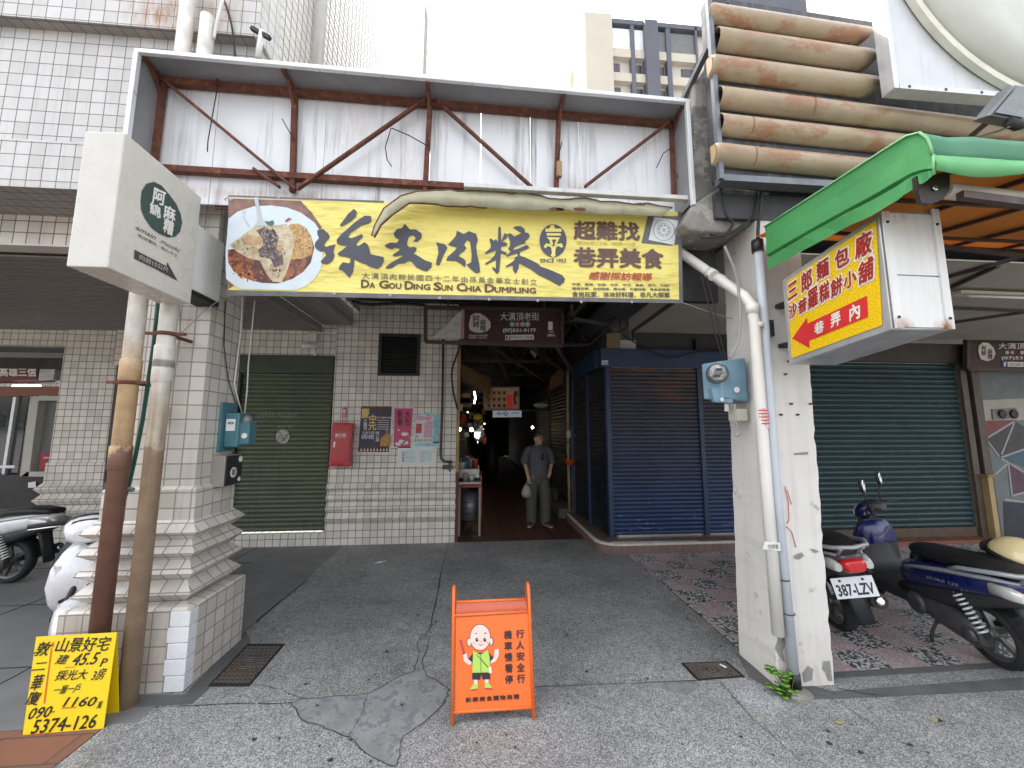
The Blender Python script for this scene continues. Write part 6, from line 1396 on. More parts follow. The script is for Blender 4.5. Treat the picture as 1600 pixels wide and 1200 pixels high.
for p, q in (((92, 560), (205, 715)), ((140, 615), (285, 525)), ((285, 525), (215, 700)), ((205, 718), (400, 650)), ((205, 715), (400, 835)), ((250, 745), (180, 805)), ((250, 750), (270, 920)), ((228, 935), (400, 955)), ((270, 915), (400, 880))):
    a, c = plm.pt(*zg(p), .006), plm.pt(*zg(q), .006); d = (c - a).normalized().cross(plm.n) * .014; b.face([a - d, c - d, c + d, a + d])
b.build('painting', w_, raw=True)
b = MB(M('vent_panel', (.2, .19, .17), .6)); q = [plm.pt(*zg(p), .02) for p in [(165, 520), (290, 512), (288, 458), (160, 465)]]; b.prism(q, (0, .03, 0)); vt = b.build('vent_panel', MW, .005)
b = MB(BLACK); 
for x in (208, 268): b.lathe([(.055, 0), (.075, .02), (.06, .03), (.03, .012)], plm.pt(*zg((x, 490)), .02), (0, -1, 0), 18)
b.build('fan', vt)
SS = T('street_sign', 'dark brown street sign with cream pebble logo above the mural wall', 'sign', (8.6, 5.4, 2.7))
pl = PL(aY(1513, 573, 5.45), aY(1600, 573, 5.45), aY(1513, 532, 5.45))
b = MB(M('sign_brown', (.055, .022, .024), .4)); q = [pl.pt(*zg(p)) for p in [(40, 245), (560, 262), (560, 100), (40, 105)]]; b.prism(q, (0, .04, 0)); b.m(BRF); b.bar(pl.pt(*zg((35, 98))), pl.pt(*zg((560, 92))), .06); b.bar(pl.pt(*zg((35, 255))), pl.pt(*zg((560, 270))), .06); b.bar(pl.pt(*zg((35, 98))), pl.pt(*zg((35, 255))), .06); pn = b.build('panel', SS)
b = MB(M('sign_cream', (.62, .57, .47), .5)); b.ppoly(pl, [zg(p) for p in [(92, 165), (95, 135), (115, 117), (145, 120), (172, 145), (182, 175), (170, 205), (140, 215), (105, 205)]], .008)
b.m(M('sign_white', (.75, .73, .68), .5)); b.rtext(pl, '大溝頂老街', *zg((197, 120)), *zg((430, 152)), .008); b.rtext(pl, '(07)531-9177', *zg((213, 190)), *zg((450, 210)), .008, .02); b.ppoly(pl, [zg(p) for p in [(245, 218), (460, 222), (460, 246), (245, 244)]], .008)
b.m(INK); b.rtext(pl, '阿\n綿', *zg((108, 135)), *zg((132, 185)), .01, .02); b.rtext(pl, '麻\n糬', *zg((140, 150)), *zg((165, 205)), .01, .02); b.rtext(pl, '阿綿手工麻糬', *zg((252, 224)), *zg((440, 242)), .01)
b.m(M('sign_blue', (.06, .14, .35), .5)); b.ppoly(pl, [zg(p) for p in [(218, 216), (242, 216), (242, 244), (218, 244)]], .008)
b.m(M('dot_b', (.5, .1, .14), .5)); b.ppoly(pl, [zg((268 + 11 * cos(k * pi / 8), 170 + 10 * sin(k * pi / 8))) for k in range(16)], .008); b.m(M('dot_a', (.25, .4, .36), .5)); b.ppoly(pl, [zg((242 + 11 * cos(k * pi / 8), 170 + 10 * sin(k * pi / 8))) for k in range(16)], .0085); b.m(M('dot_d', (.62, .45, .2), .5)); b.ppoly(pl, [zg((320 + 11 * cos(k * pi / 8), 170 + 10 * sin(k * pi / 8))) for k in range(16)], .009)
b.m(WHITEP); b.rtext(pl, 'f', *zg((224, 220)), *zg((236, 242)), .011, .04); b.rtext(pl, '美', *zg((235, 163)), *zg((249, 177)), .012); b.rtext(pl, '食', *zg((261, 163)), *zg((275, 177)), .012)
b.build('lettering', pn, raw=True)
b = MB(DARKST)
for k in range(4): x = 8.3 + k * .3; b.bar((x, 5.47, 2.92), (x + .15, 5.47, 3.09), .02); b.bar((x + .15, 5.47, 3.09), (x + .3, 5.47, 2.92), .02)
b.build('hanger', SS)
WCB = T('wooden_cabinet', 'narrow pale wooden cabinet standing between brown post and mural wall', 'cabinet', (8.3, 5.5, 0))
WOOD = M('pale_wood', (.42, .29, .14), .55, var=.15, vs=3, streak=.3, scol=(.3, .19, .08)); p0, p1 = aY(1541, 742, 5.5), aY(1562, 835, 5.5)
b = MB(WOOD); b.box(p0.x + .02, p1.x + .02, 5.5, 5.74, 0, p0.z - .04); b.build('body', WCB, .004)
b = MB(M('wood_top', (.3, .19, .09), .5, var=.15)); b.box(p0.x, p1.x + .04, 5.48, 5.745, p0.z - .038, p0.z); b.build('top', WCB, .004)
b = MB(M('tube_cream', (.5, .44, .33), .5)); p, q = aZ(1492, 458, 3.05), aZ(1600, 462, 3.05); b.bar(p, q + (q - p), .1, .03); b.m(WHITEP); b.tube([p + V((.1, -.03, -.035)), q + (q - p) + V((0, -.03, -.035))], .014, 8); solo(b, 'ceiling_lamp', 'unlit fluorescent fitting under the cream canvas ceiling at the right', 'lamp')

# ---------------------------------------------------------------- loose cables
cable([(1126, 272), (1126, 300), (1134, 335), (1145, 350), (1130, 368), (1110, 366)], 2.62, .011, 'black cable hanging in a loop in front of the concrete bracket')
cable([(1188, 280), (1190, 310), (1185, 350), (1184, 380)], 2.57, .013, 'thick black cable running into the top of the grey conduit')
cable([(1182, 300), (1178, 335), (1160, 352), (1130, 368), (1095, 372)], 2.6, .008, 'thin dark cable sagging from the conduit to the concrete bracket')
cable([(1132, 385), (1150, 430), (1156, 480), (1154, 530), (1140, 560)], 2.62, .01, 'grey cable curving down the pillar edge to the blue meter', CABLEG)
cable([(1096, 432), (1108, 480), (1120, 530), (1130, 562)], 2.72, .005, 'thin wire from the elbow pipe to the blue meter, nearer the alley', CABLE)
cable([(1104, 430), (1116, 480), (1126, 530), (1135, 562)], 2.72, .005, 'thin wire from the elbow pipe to the blue meter, nearer the pillar', CABLE)
cable([(880, 540), (920, 538), (945, 515), (970, 485), (1000, 474)], 5.2, .012, 'black cable draped from the hanging sign up behind the banner')
cable([(975, 525), (1010, 545), (1050, 558), (1090, 550), (1130, 548)], 5.6, .011, 'black cable sagging in front of the blue fascia')
cable([(965, 520), (978, 512), (985, 495), (975, 490), (968, 505), (975, 525)], 5.4, .008, 'small loop of black cable above the blue stall')
cable([(1148, 632), (1150, 660), (1155, 672), (1150, 682), (1158, 678)], 2.7, .008, 'short grey cable end hanging under the blue meter', CABLEG)
cable([(719, 540), (712, 560), (706, 580), (708, 610), (715, 640)], 6.1, .014, 'black cable looping down beside the tiled wall edge')
cable([(550, 470), (575, 476), (620, 474), (665, 477)], 5.0, .02, 'dark cable under the tiled beam near the hanging sign')
cable([(395, 15), (410, 60), (405, 85)], 3.2, .008, 'thin dark cable on the tiled wall above the signboard frame', CABLE)
cable([(350, 0), (362, 40), (368, 90)], 3.06, .008, 'dark cable hanging over the tile ledge right of the pipes', CABLE)
cable([(348, 0), (340, 30), (334, 60)], 2.98, .012, 'white cable beside the broken upper drainpipe', WHITEP)
b = MB(DARKST); b.bar(aY(393, 44, 3.0), aY(422, 60, 3.0), .03, .03); b.m(WHITEP); b.tube([aY(409, 48, 3.0), aY(403, 92, 3.0)], .02, 8); solo(b, 'pipe_stub', 'short dark pipe end and white rod at the corner of the tile ledge', 'pipe')
# ---------------------------------------------------------------- scooters
def scooter(name, label, loc, head, col, seatc=(.012, .012, .013), trim=(.25, .26, .28), plate=None, low_lamp=False, tail=True, side_text=None, lean=-4, rack=True, steer=0.):
    SX = Matrix.Translation((1.06, 0, 0)) @ Matrix.Rotation(steer, 4, 'Z') @ Matrix.Translation((-1.06, 0, 0))
    def SM(m): q_ = MB(m); q_.X = SX; return q_
    t = T(name, label, 'scooter', (0, 0, 0), 'parked scooters')
    PB = M('paint_' + col[0], col[1], .28, .1, var=.03, coat=.6); SEAT = M('seat_vinyl', seatc, .55, var=.2, vs=12, bmp=.2, bs=90); TR = M('trim_' + col[0], trim, .35, .3); DKP = M('dark_plastic', (.03, .031, .034), .5, var=.15)
    RW, FW = .235, .235
    for nm, x, w in (('rear_wheel', 0, .055), ('front_wheel', 1.27, .048)):
        b = (SM if x > 1 else MB)(RUBBER); pr = [(RW - .055, -w * .7), (RW - .02, -w), (RW - .004, -w * .6), (RW, 0), (RW - .004, w * .6), (RW - .02, w), (RW - .055, w * .7)]
        b.lathe(pr, (x, 0, RW), (0, 1, 0), 36, False)
        b.m(M('tread_groove', (.008, .008, .008), .9))
        for k in range(30):
            a = 2 * pi * k / 30; s = 1 if k % 2 else -1; b.bar((x + (RW - .0) * cos(a), 0, RW + (RW) * sin(a)), (x + (RW - .012) * cos(a + .1), s * w * .75, RW + (RW - .012) * sin(a + .1)), .008, .006)
        wh = b.build(nm, t)
        b = (SM if x > 1 else MB)(M('wheel_alloy', (.2, .2, .2), .4, .7, var=.2)); b.lathe([(RW - .052, -w * .65), (RW - .075, -w * .4), (RW - .08, w * .4), (RW - .052, w * .65)], (x, 0, RW), (0, 1, 0), 30, False); b.lathe([(.04, -w), (.045, -w * .6), (.045, w * .6), (.04, w)], (x, 0, RW), (0, 1, 0), 16)
        for k in range(5): a = 2 * pi * k / 5; b.bar((x + .03 * cos(a), 0, RW + .03 * sin(a)), (x + (RW - .07) * cos(a), 0, RW + (RW - .07) * sin(a)), .035, .03, (0, 1, 0))
        b.build('rim', wh, .003)
    b = MB(M('engine_metal', (.10, .10, .105), .5, .5, var=.3, vs=14)); b.loft([(-.07, .23, .05, .035, .11), (0, .235, .1, .05, .12), (.2, .27, .1, .06, .12), (.42, .3, .085, .06, .12), (.52, .31, .04, .05, .12)], 16); b.loft([(.18, .3, .08, .1), (.3, .33, .12, .13), (.5, .34, .1, .12), (.6, .34, .04, .1)], 14); b.lathe([(.09, 0), (.09, .03), (.06, .045)], (.42, .17, .3), (0, 1, 0), 20); b.lathe([(.055, 0), (.055, .02), (.02, .03)], (0, .16, .235), (0, 1, 0), 16); b.build('engine', t)
    b = MB(DARKST); b.tube([(.45, -.1, .25), (.3, -.15, .2), (.1, -.17, .22)], .02, 8); b.tube([(.12, -.17, .23), (-.3, -.18, .33)], [.05, .06], 14); b.m(CHROME); b.lathe([(.035, 0), (.035, .02), (.02, .022)], (-.3, -.18, .33), (-.95, 0, .23), 12); b.build('exhaust', t)
    sp_ = MB(M('spring_white', (.7, .7, .68), .35, .2)); P = []
    for k in range(110): u = k / 109; a = u * 2 * pi * 9; P.append((-.10 + .14 * u + .0 + .028 * cos(a) * .93, .15 + .028 * sin(a), .29 + .24 * u - .028 * cos(a) * .35))
    sp_.tube(P, .0075, 6); sp_.m(DARKST); sp_.tube([(-.12, .15, .26), (.06, .15, .56)], .013, 8); sp_.build('shock_absorber', t)
    # main bodywork
    b = MB(PB)
    b.loft([(-.42, .70, .03, .05), (-.38, .695, .06, .1), (-.25, .675, .085, .16), (0, .635, .105, .185), (.25, .58, .12, .19), (.45, .53, .13, .175), (.56, .50, .12, .15), (.6, .49, .08, .13)], 20, 3.0)
    bd = b.build('body', t)
    b = MB(TR)
    for s in (1, -1): b.rings([[(x, s * (hy + .006), z + h), (x, s * (hy + .014), z), (x, s * (hy + .006), z - h)] for x, z, hy, h in ((-.4, .74, .085, .008), (-.25, .735, .15, .016), (0, .70, .175, .018), (.25, .65, .178, .016), (.45, .6, .165, .01), (.56, .55, .142, .003))], False)
    b.build('side_stripe', bd, solid=.006)
    if side_text:
        b = MB(M('side_letter', (.5, .52, .55), .3, .4)); b.text(side_text, V((.02, .196, .60)), (-.0, 0, 0), (0, 0, 0)) if False else b.text(side_text, V((.22, .2, .575)), (-.28, 0, .035), (0, 0, .022), .01, .2); b.build('lettering', bd, raw=True)
    b = MB(DKP); b.loft([(-.36, .6, .03, .09), (-.2, .56, .06, .13), (.1, .47, .1, .15), (.4, .39, .1, .16), (.62, .37, .05, .16)], 18, 3.2); b.build('under_cowl', t)
    b = MB(SEAT); b.loft([(-.40, .765, .02, .07), (-.37, .775, .035, .11), (-.2, .785, .05, .14), (-.02, .775, .055, .15), (.08, .755, .055, .15), (.25, .74, .055, .14), (.42, .735, .05, .115), (.5, .725, .045, .08), (.54, .71, .02, .05)], 20, 2.6); b.loft([(.40, .6, .12, .12), (.5, .58, .14, .1), (.545, .55, .1, .07)], 16, 2.6); b.build('seat', t)
    if rack:
        b = MB(TR); b.tube([(.02, .17, .72), (-.1, .20, .765), (-.3, .185, .80), (-.44, .12, .81), (-.48, 0, .81), (-.44, -.12, .81), (-.3, -.185, .80), (-.1, -.20, .765), (.02, -.17, .72)], .016, 10); b.bar((-.46, .08, .80), (-.38, .07, .74), .02); b.bar((-.46, -.08, .80), (-.38, -.07, .74), .02); b.build('grab_rail', t)
    b = MB(DKP); b.hexa([(.55, -.17, .30), (.98, -.19, .30), (.98, .19, .30), (.55, .17, .30)], [(.55, -.17, .345), (.98, -.19, .345), (.98, .19, .345), (.55, .17, .345)]); b.loft([(.5, .3, .05, .2), (.8, .3, .055, .215), (1.0, .31, .05, .19)], 14, 4); b.build('floorboard', t, .01)
    # leg shield and front cowl
    b = MB(DKP); b.rings([[(x + .0, y * w, z) for y in (-1, -.6, 0, .6, 1)] for x, z, w in ((.97, .33, .17), (1.02, .45, .19), (1.05, .6, .2), (1.035, .75, .18), (1.0, .87, .12))], False); b.build('leg_shield', t, solid=.03)
    b = MB(PB); rs = []
    for x, z, w, d in ((1.06, .36, .14, .03), (1.12, .46, .185, .07), (1.15, .58, .205, .1), (1.13, .70, .19, .11), (1.08, .80, .15, .09), (1.03, .88, .09, .05)):
        rs.append([(x - d * (1 - cos(a)) * 1.0, w * sin(a), z - .02 * abs(sin(a))) for a in [(-pi / 2) + k * pi / 10 for k in range(11)]])
    b.rings(rs, False); b.build('front_cowl', t, solid=.014)
    b = SM(PB); rs = []
    for k in range(9):
        a = R(20 + k * 17); rs.append([(1.27 + (FW + .035) * cos(a) * (1 - .1 * (y / .08) ** 2), y * (1 - .25 * abs(k - 4) / 4), RW + (FW + .035) * sin(a) - .25 * y * y / .08) for y in (-.08, -.05, 0, .05, .08)])
    b.rings(rs, False); b.build('front_mudguard', t, solid=.01)
    b = SM(DARKST); [b.tube([(1.27, s * .065, RW), (1.19, s * .065, .46), (1.1, s * .02, .62)], .018, 8) for s in (1, -1)]; b.tube([(1.12, 0, .6), (1.0, 0, .98)], .022, 10); b.build('fork', t)
    st = R(8)
    hb = SM(DKP); hb.loft([(.90, .99, .03, .07), (.95, 1.0, .05, .11), (1.02, .99, .065, .13), (1.09, .96, .06, .11)], 16, 2.6); hbo = hb.build('handlebar', t)
    b = SM(PB); b.loft([(1.0, .985, .07, .135), (1.06, .955, .085, .14), (1.11, .925, .075, .115), (1.14, .91, .04, .07)], 16, 2.4); b.build('lamp_cowl', hbo)
    b = SM(RUBBER); [b.tube([(.96, s * .12, .99), (.94, s * .22, 1.0), (.88, s * .36, .985)], .017, 10) for s in (1, -1)]; b.build('grip', hbo)
    b = SM(CHROME); [b.tube([(1.0, s * .16, .985), (.96, s * .34, .975)], .006, 6) for s in (1, -1)]; b.build('brake_lever', hbo)
    for s in (1, -1):
        if low_lamp: continue
        b = SM(BLACK); b.tube([(.97, s * .16, 1.0), (.97, s * .18, 1.1), (.96, s * .21, 1.17)], .007, 8); b.ball((.96, s * .225, 1.235), (.018, .045, .075), 12, 8); mo = b.build('mirror', hbo)
        b = SM(CHROME); b.ball((.943, s * .225, 1.235), (.006, .037, .064), 12, 8); b.build('mirror_glass', mo)
    b = (MB if low_lamp else SM)(M('lamp_clear', (.62, .64, .65), .2, 0, var=.3, vs=30, coat=.8) if low_lamp else M('lamp_lens', (.55, .56, .55), .06, .25, var=.25, vs=22, spec=.8, coat=.8))
    if low_lamp:
        for s_ in (1, -1): b.rings([[(1.125 - .25 * abs(y) - (z - .6) ** 2 * .5 + o, s_ * y, z) for y, z in ((.03, .52), (.08, .54), (.14, .62), (.165, .72), (.13, .71), (.07, .63))] for o in (0, .022)], True, False)
    else: b.ball((1.125, 0, .925), (.035, .095, .058), 16, 9)
    b.build('headlight', t)
    if low_lamp:
        b = MB(BLACK); b.rings([[(1.15 - .28 * abs(y) + o, y, z) for y, z in ((-.12, .47), (-.05, .50), (.05, .50), (.12, .47), (.1, .40), (-.1, .40))] for o in (0, .012)], True, False); b.build('front_grille', t)
    else:
        b = MB(M('amber_lens', (.7, .25, .02), .2, coat=.5)); [b.ball((1.1, s * .14, .6), (.03, .05, .03), 10, 6) for s in (1, -1)]; b.build('indicator', t)
    b = MB(M('red_lens' if tail else 'smoke_lens', (.6, .01, .015) if tail else (.3, .29, .28), .12, var=.15, vs=30, coat=.8)) if True else MB(M('red_lens', (.6, .01, .015), .12, var=.15, vs=30, coat=.8)); b.loft([(-.462, .655, .035, .06), (-.44, .66, .05, .085), (-.38, .67, .05, .09)], 14, 3.5); b.build('tail_light', t)
    b = MB(M('clear_lens', (.6, .6, .58), .12, .2, coat=.8)); [b.loft([(-.43, .655, .03, .025, s * .11), (-.36, .665, .045, .03, s * .125), (-.26, .675, .04, .02, s * .155)], 12, 2.6) for s in (1, -1)]; b.build('rear_indicator', t)
    b = MB(DKP); b.rings([[(x, y, z) for y in (-w, -w * .5, w * .5, w)] for x, z, w in ((-.26, .60, .08), (-.30, .52, .075), (-.335, .42, .07), (-.40, .22, .06))], False); b.rings([[(RW * 1.18 * cos(a), y, RW + RW * 1.18 * sin(a)) for y in (-.06, .06)] for a in [R(60 + k * 15) for k in range(8)]], False); b.build('rear_mudguard', t, solid=.01)
    if plate:
        b = MB(M('plate_white', (.78, .8, .82), .35, var=.03)); pr = V((-.345, 0, .47)); ux = V((0, -.30, 0)); uy = V((.035, 0, .145)); n_ = ux.cross(uy).normalized()
        if n_.x > 0: n_ = -n_
        o_ = pr + n_ * .012 - ux / 2 - uy / 2
        b.hexa([o_, o_ + ux, o_ + ux + uy, o_ + uy], [v + n_ * .003 for v in (o_, o_ + ux, o_ + ux + uy, o_ + uy)]); po = b.build('number_plate', t, .002)
        b = MB(M('plate_ink', (.02, .02, .03), .4)); b.text(plate, o_ + ux * .07 + uy * .14 + n_ * .0045, ux * .86, uy * .52, .03)
        for f in (.2, .75): b.lathe([(.01, 0), (.008, .008)], o_ + ux * f + uy * .85 + n_ * .003, n_, 8)
        b.build('lettering', po, raw=True)
    b = MB(DARKST); b.tube([(.3, .14, .22), (.32, .2, .1), (.3, .24, .012)], .012, 8); b.build('side_stand', t)
    t.location = loc; t.rotation_euler = (R(lean), 0, head)
    return t
BLUEC = ('deep_blue', (.006, .012, .10)); WHC = ('white', (.68, .69, .70)); GRC = ('graphite', (.05, .052, .055))
def rear_at(px, py, z, back, head):
    """where the rear axle stands when the point `back` metres behind it, at height z, shows at this place in the photograph"""
    p = aZ(px, py, z); return V((p.x + back * cos(head), p.y + back * sin(head), 0))
h1 = R(75); p1_ = aZ(1350, 917, .47)
scooter('motor_scooter', 'grey scooter with white number plate and red tail light, partly behind the white pillar', (p1_.x + .345 * cos(h1), p1_.y + .345 * sin(h1), 0), h1, GRC, plate='387-LZV', trim=(.4, .4, .4), lean=-9)
h2 = R(77)
hl = aZ(1352, 800, .86); loc2 = (hl.x - 1.10 * cos(h2) + .07, hl.y - 1.10 * sin(h2) - .02, 0)
SB = scooter('motor_scooter', 'dark blue scooter with black seat under a cream helmet, before the teal shutter', loc2, h2, BLUEC, steer=R(38), side_text='DUKE 125', trim=(.4, .42, .45), lean=-8)
SB.scale = (.96, .96, .96)
HM = T('helmet', 'cream half helmet resting on the rear of the black scooter seat', 'helmet', (0, 0, 0))
b = MB(M('cream_shell', (.74, .62, .33), .25, var=.03, coat=.6)); rs = []
for j in range(9):
    a = pi / 2 * (1 - j / 8); r = cos(a); rs.append([(.155 * r * cos(k * pi / 12) , .125 * r * sin(k * pi / 12), .135 * sin(a) - .03 * (j / 8) ** 3 * cos(k * pi / 12)) for k in range(24)])
b.rings(rs, False); b.build('shell', HM, solid=.012)
b = MB(DARKST); b.rings([[((.16 + o) * cos(k * pi / 12), (.13 + o) * sin(k * pi / 12), z - .03 * cos(k * pi / 12)) for k in range(24)] for z, o in ((-.02, -.004), (.012, .001))], False); b.build('rim', HM, solid=.008)
b = MB(BLACK); b.loft([(-.2, .01, .02, .04), (-.16, .02, .05, .1), (-.12, .03, .06, .12)], 12); b.tube([(.0, .12, -.02), (.03, .1, -.09), (.0, .0, -.11)], .008, 6); b.build('strap', HM)
HM.location = (loc2[0] - .16 * cos(h2) + .05 * sin(h2), loc2[1] - .16 * sin(h2), .80); HM.rotation_euler = (R(-6), R(4), h2 + pi)
h3 = R(178); p3_ = aZ(98, 795, .80)
scooter('motor_scooter', 'white scooter with black seat seen from behind at the left photo edge', (p3_.x + .48 * cos(h3), p3_.y + .48 * sin(h3), 0), h3, WHC, plate=None, trim=(.6, .6, .6), lean=3, rack=False, tail=False)
h4 = R(-60); p4_ = aY(136, 893, 3.3)
scooter('motor_scooter', 'white scooter facing the street, mostly hidden behind the brown drainpipe and column', (p4_.x - 1.15 * cos(h4) + .0, p4_.y - 1.15 * sin(h4), 0), h4, WHC, low_lamp=True, trim=(.6, .6, .6), lean=2)

# ---------------------------------------------------------------- the man in the alley
PX, PY = 1.10, 7.18
MAN = T('person', 'man in grey T-shirt and grey trousers with hands at hips, holding a white plastic bag', 'person', (PX, PY, 0))
SK = M('skin', (.48, .29, .2), .5, var=.08, vs=20); HAIR = M('grey_hair', (.05, .045, .04), .7, var=.5, vs=60)
def mp(x, y, z): return V((PX + x, PY + y, z))
b = MB(SK)
def limb(pts, rad): b.tube([mp(*p) for p in pts], rad, 14); b.ball(mp(*pts[0]), rad[0]); b.ball(mp(*pts[-1]), rad[-1])
# head turned towards his left (viewer's right)
HC = mp(.0, -.03, 1.545); ha = R(32)
def hp(x, y, z): return HC + V((x * cos(ha) - y * sin(ha), x * sin(ha) + y * cos(ha), z))
b.ball(HC, (.075, .088, .105), 18, 12); b.ball(hp(0, -.03, -.055), (.056, .062, .062), 14, 9); b.ball(hp(0, -.01, .04), (.076, .085, .07), 14, 9)
b.ball(hp(0, -.105, -.022), (.014, .02, .018), 10, 6); b.tube([hp(0, -.086, .018), hp(0, -.106, -.02)], [.009, .013], 8)
for s in (1, -1): b.ball(hp(s * .079, .005, -.01), (.012, .022, .032), 10, 6); b.ball(hp(s * .03, -.083, .026), (.024, .012, .010), 8, 5); b.ball(hp(s * .042, -.066, -.025), (.022, .02, .02), 8, 5)
b.ball(hp(0, -.09, -.056), (.026, .012, .006), 8, 5); b.ball(hp(0, -.09, -.067), (.022, .012, .006), 8, 5); b.ball(hp(0, -.075, -.09), (.025, .022, .018), 8, 5)
b.tube([mp(0, .02, 1.36), mp(0, .0, 1.5)], [.062, .054], 14)
tor = [(.86, .165, .12), (.95, .165, .125), (1.05, .165, .13), (1.18, .175, .125), (1.3, .18, .115), (1.37, .15, .09), (1.41, .08, .06)]
b.rings([[mp(w * cos(k * pi / 10), .01 + d * sin(k * pi / 10), z) for k in range(20)] for z, w, d in tor])
limb([(-.17, .01, 1.35), (-.245, .03, 1.10), (-.2, -.07, .88)], [.052, .043, .03]); limb([(.17, .01, 1.35), (.255, .04, 1.10), (.205, -.05, .93)], [.052, .043, .03])
limb([(-.09, .0, .88), (-.125, -.02, .48), (-.14, .03, .07)], [.085, .055, .04]); limb([(.09, .0, .88), (.115, -.06, .48), (.10, -.03, .07)], [.085, .055, .04])
def hand(c, d, side, thumb):
    """palm, four fingers of different lengths curled in, thumb from the side"""
    c = mp(*c); d = V(d).normalized(); s = V(side).normalized(); nn = d.cross(s).normalized()
    b.tube([c, c + d * .035, c + d * .085], [.028, .036, .034], 12); b.ball(c + d * .05, (.036, .03, .042))
    for k, L in enumerate((.062, .072, .068, .052)):
        r0 = c + d * .085 + s * (.03 - k * .02); b.tube([r0 - d * .02, r0 + d * L * .45 + nn * .006, r0 + d * L * .75 + nn * .022, r0 + d * L * .8 + nn * .04], [.0095, .0092, .0085, .0075], 8)
    b.tube([c + d * .02 + s * .03, c + d * .05 + s * .058, c + d * .09 + s * .06 + nn * .012], [.012, .0105, .0085], 8)
hand((-.2, -.07, .87), (.25, -.18, -.95), (.9, .1, .2), 1); hand((.205, -.05, .92), (-.45, -.1, -.85), (-.85, .1, .4), 1)
body = b.build('body', MAN)
rm = body.modifiers.new('remesh', 'REMESH'); rm.mode = 'VOXEL'; rm.voxel_size = .0065; rm.use_smooth_shade = True
sm = body.modifiers.new('smooth', 'SMOOTH'); sm.factor = .5; sm.iterations = 1
b = MB(M('eye_dark', (.015, .012, .01), .2)); [b.ball(hp(s * .03, -.088, .012), (.013, .006, .0055), 8, 5) for s in (1, -1)]; [b.ball(hp(s * .031, -.092, .034), (.022, .006, .005), 8, 5) for s in (1, -1)]; b.m(M('lip', (.28, .12, .09), .5)); b.ball(hp(0, -.1, -.061), (.024, .005, .004), 8, 5); b.build('face_detail', MAN)
b = MB(HAIR); rs = []
for j in range(8):
    a = pi / 2 * (1 - j / 7 * .92); r = cos(a); ring = []
    for k in range(24):
        t = 2 * pi * k / 24; back = max(0, sin(t)); fr = max(0, -sin(t))
        zz_ = .048 + .075 * sin(a) - (.075 * back + .035 * abs(cos(t))) * (j / 7) + .012 * fr * (j / 7) + random.uniform(-.003, .003)
        ring.append(hp(.083 * r * cos(t), .096 * r * sin(t) + .006, zz_))
    rs.append(ring)
b.rings(rs, False); b.build('hair', MAN, solid=.012)
SHIRT = M('grey_shirt', (.10, .10, .108), .85, var=.3, vs=70, bmp=.3, bs=14)
b = MB(SHIRT)
sh = [(.845, .19, .15), (.88, .195, .155), (.97, .19, .158), (1.08, .188, .155), (1.2, .197, .145), (1.3, .203, .132), (1.365, .18, .11), (1.40, .125, .085), (1.425, .075, .066)]
b.rings([[mp(w * cos(k * pi / 12) * (1 + .015 * sin(k * 2.1 + z * 20)), .01 + d * sin(k * pi / 12) * (1 + .02 * sin(k * 1.3 + z * 14)), z + (.012 * sin(k) if z < .85 else 0)) for k in range(24)] for z, w, d in sh], False)
for s in (1, -1): b.tube([mp(s * .12, .01, 1.365), mp(s * .19, .012, 1.34), mp(s * .232, .02, 1.23), mp(s * .258, .032, 1.1)], [.06, .076, .074, .074], 16, False)
b.build('shirt', MAN, sub=1)
b = MB(M('dark_seam', (.03, .03, .032), .8)); [b.tube([mp(s * .165, -.06, 1.3), mp(s * .178, -.065, 1.15), mp(s * .172, -.075, 1.0)], .006, 6) for s in (1, -1)]; b.build('seam', MAN)
TRS = M('grey_trousers', (.08, .078, .062), .85, var=.14, vs=25, bmp=.3, bs=12)
b = MB(TRS)
b.rings([[mp(w * cos(k * pi / 12), .0 + d * sin(k * pi / 12), z) for k in range(24)] for z, w, d in ((.74, .175, .13), (.82, .19, .145), (.9, .182, .142), (.94, .172, .135))], False)
for s, kx, ky in ((-1, -.135, -.02), (1, .125, -.06)):
    P = [(s * .092, 0, .84), (s * .1, -.01, .7), (kx, ky, .48), (kx, ky * .5 + .01, .3), (kx * .98, .0 if s < 0 else -.02, .14), (kx * .98, .01 if s < 0 else -.03, .055)]
    b.rings([[mp(x + r * cos(k * pi / 9) * (1 + .03 * sin(k * 2 + z * 30)), y + r * 1.08 * sin(k * pi / 9) * (1 + .03 * sin(k * 3 + z * 37)), z) for k in range(18)] for (x, y, z), r in zip(P, (.112, .112, .106, .1, .096, .1))], False)
b.build('trousers', MAN, sub=1)
for s, x, y in ((-1, -.135, .0), (1, .122, -.05)):
    b = MB(M('shoe_maroon', (.10, .03, .03), .6, var=.3, vs=30)); ax = .35 * s
    secs = [(-.08, .045, .03, .03), (-.05, .055, .045, .038), (.03, .05, .042, .04), (.12, .04, .03, .046), (.18, .032, .02, .036), (.2, .025, .012, .02)]
    rs = []
    for q in secs:
        u, zc, hz, hy = q; c = mp(x + u * sin(ax), y - u * cos(ax), zc + .01); rs.append([c + V((cos(ax) * hy * cos(k * pi / 8), sin(ax) * hy * cos(k * pi / 8), hz * sin(k * pi / 8))) for k in range(16)])
    b.rings(rs); so = b.build('shoe', MAN); b = MB(M('sole_pale', (.4, .37, .33), .7)); rs = []
    for q in secs:
        u, zc, hz, hy = q; c = mp(x + u * 1.03 * sin(ax), y - u * 1.03 * cos(ax), .012); rs.append([c + V((cos(ax) * hy * 1.08 * cos(k * pi / 8), sin(ax) * hy * 1.08 * cos(k * pi / 8), .011 * sin(k * pi / 8))) for k in range(16)])
    b.rings(rs); b.build('sole', so)
SG_ = T('sunglasses', 'dark sunglasses hung from the neck of the grey T-shirt', 'sunglasses', mp(.045, -.145, 1.28))
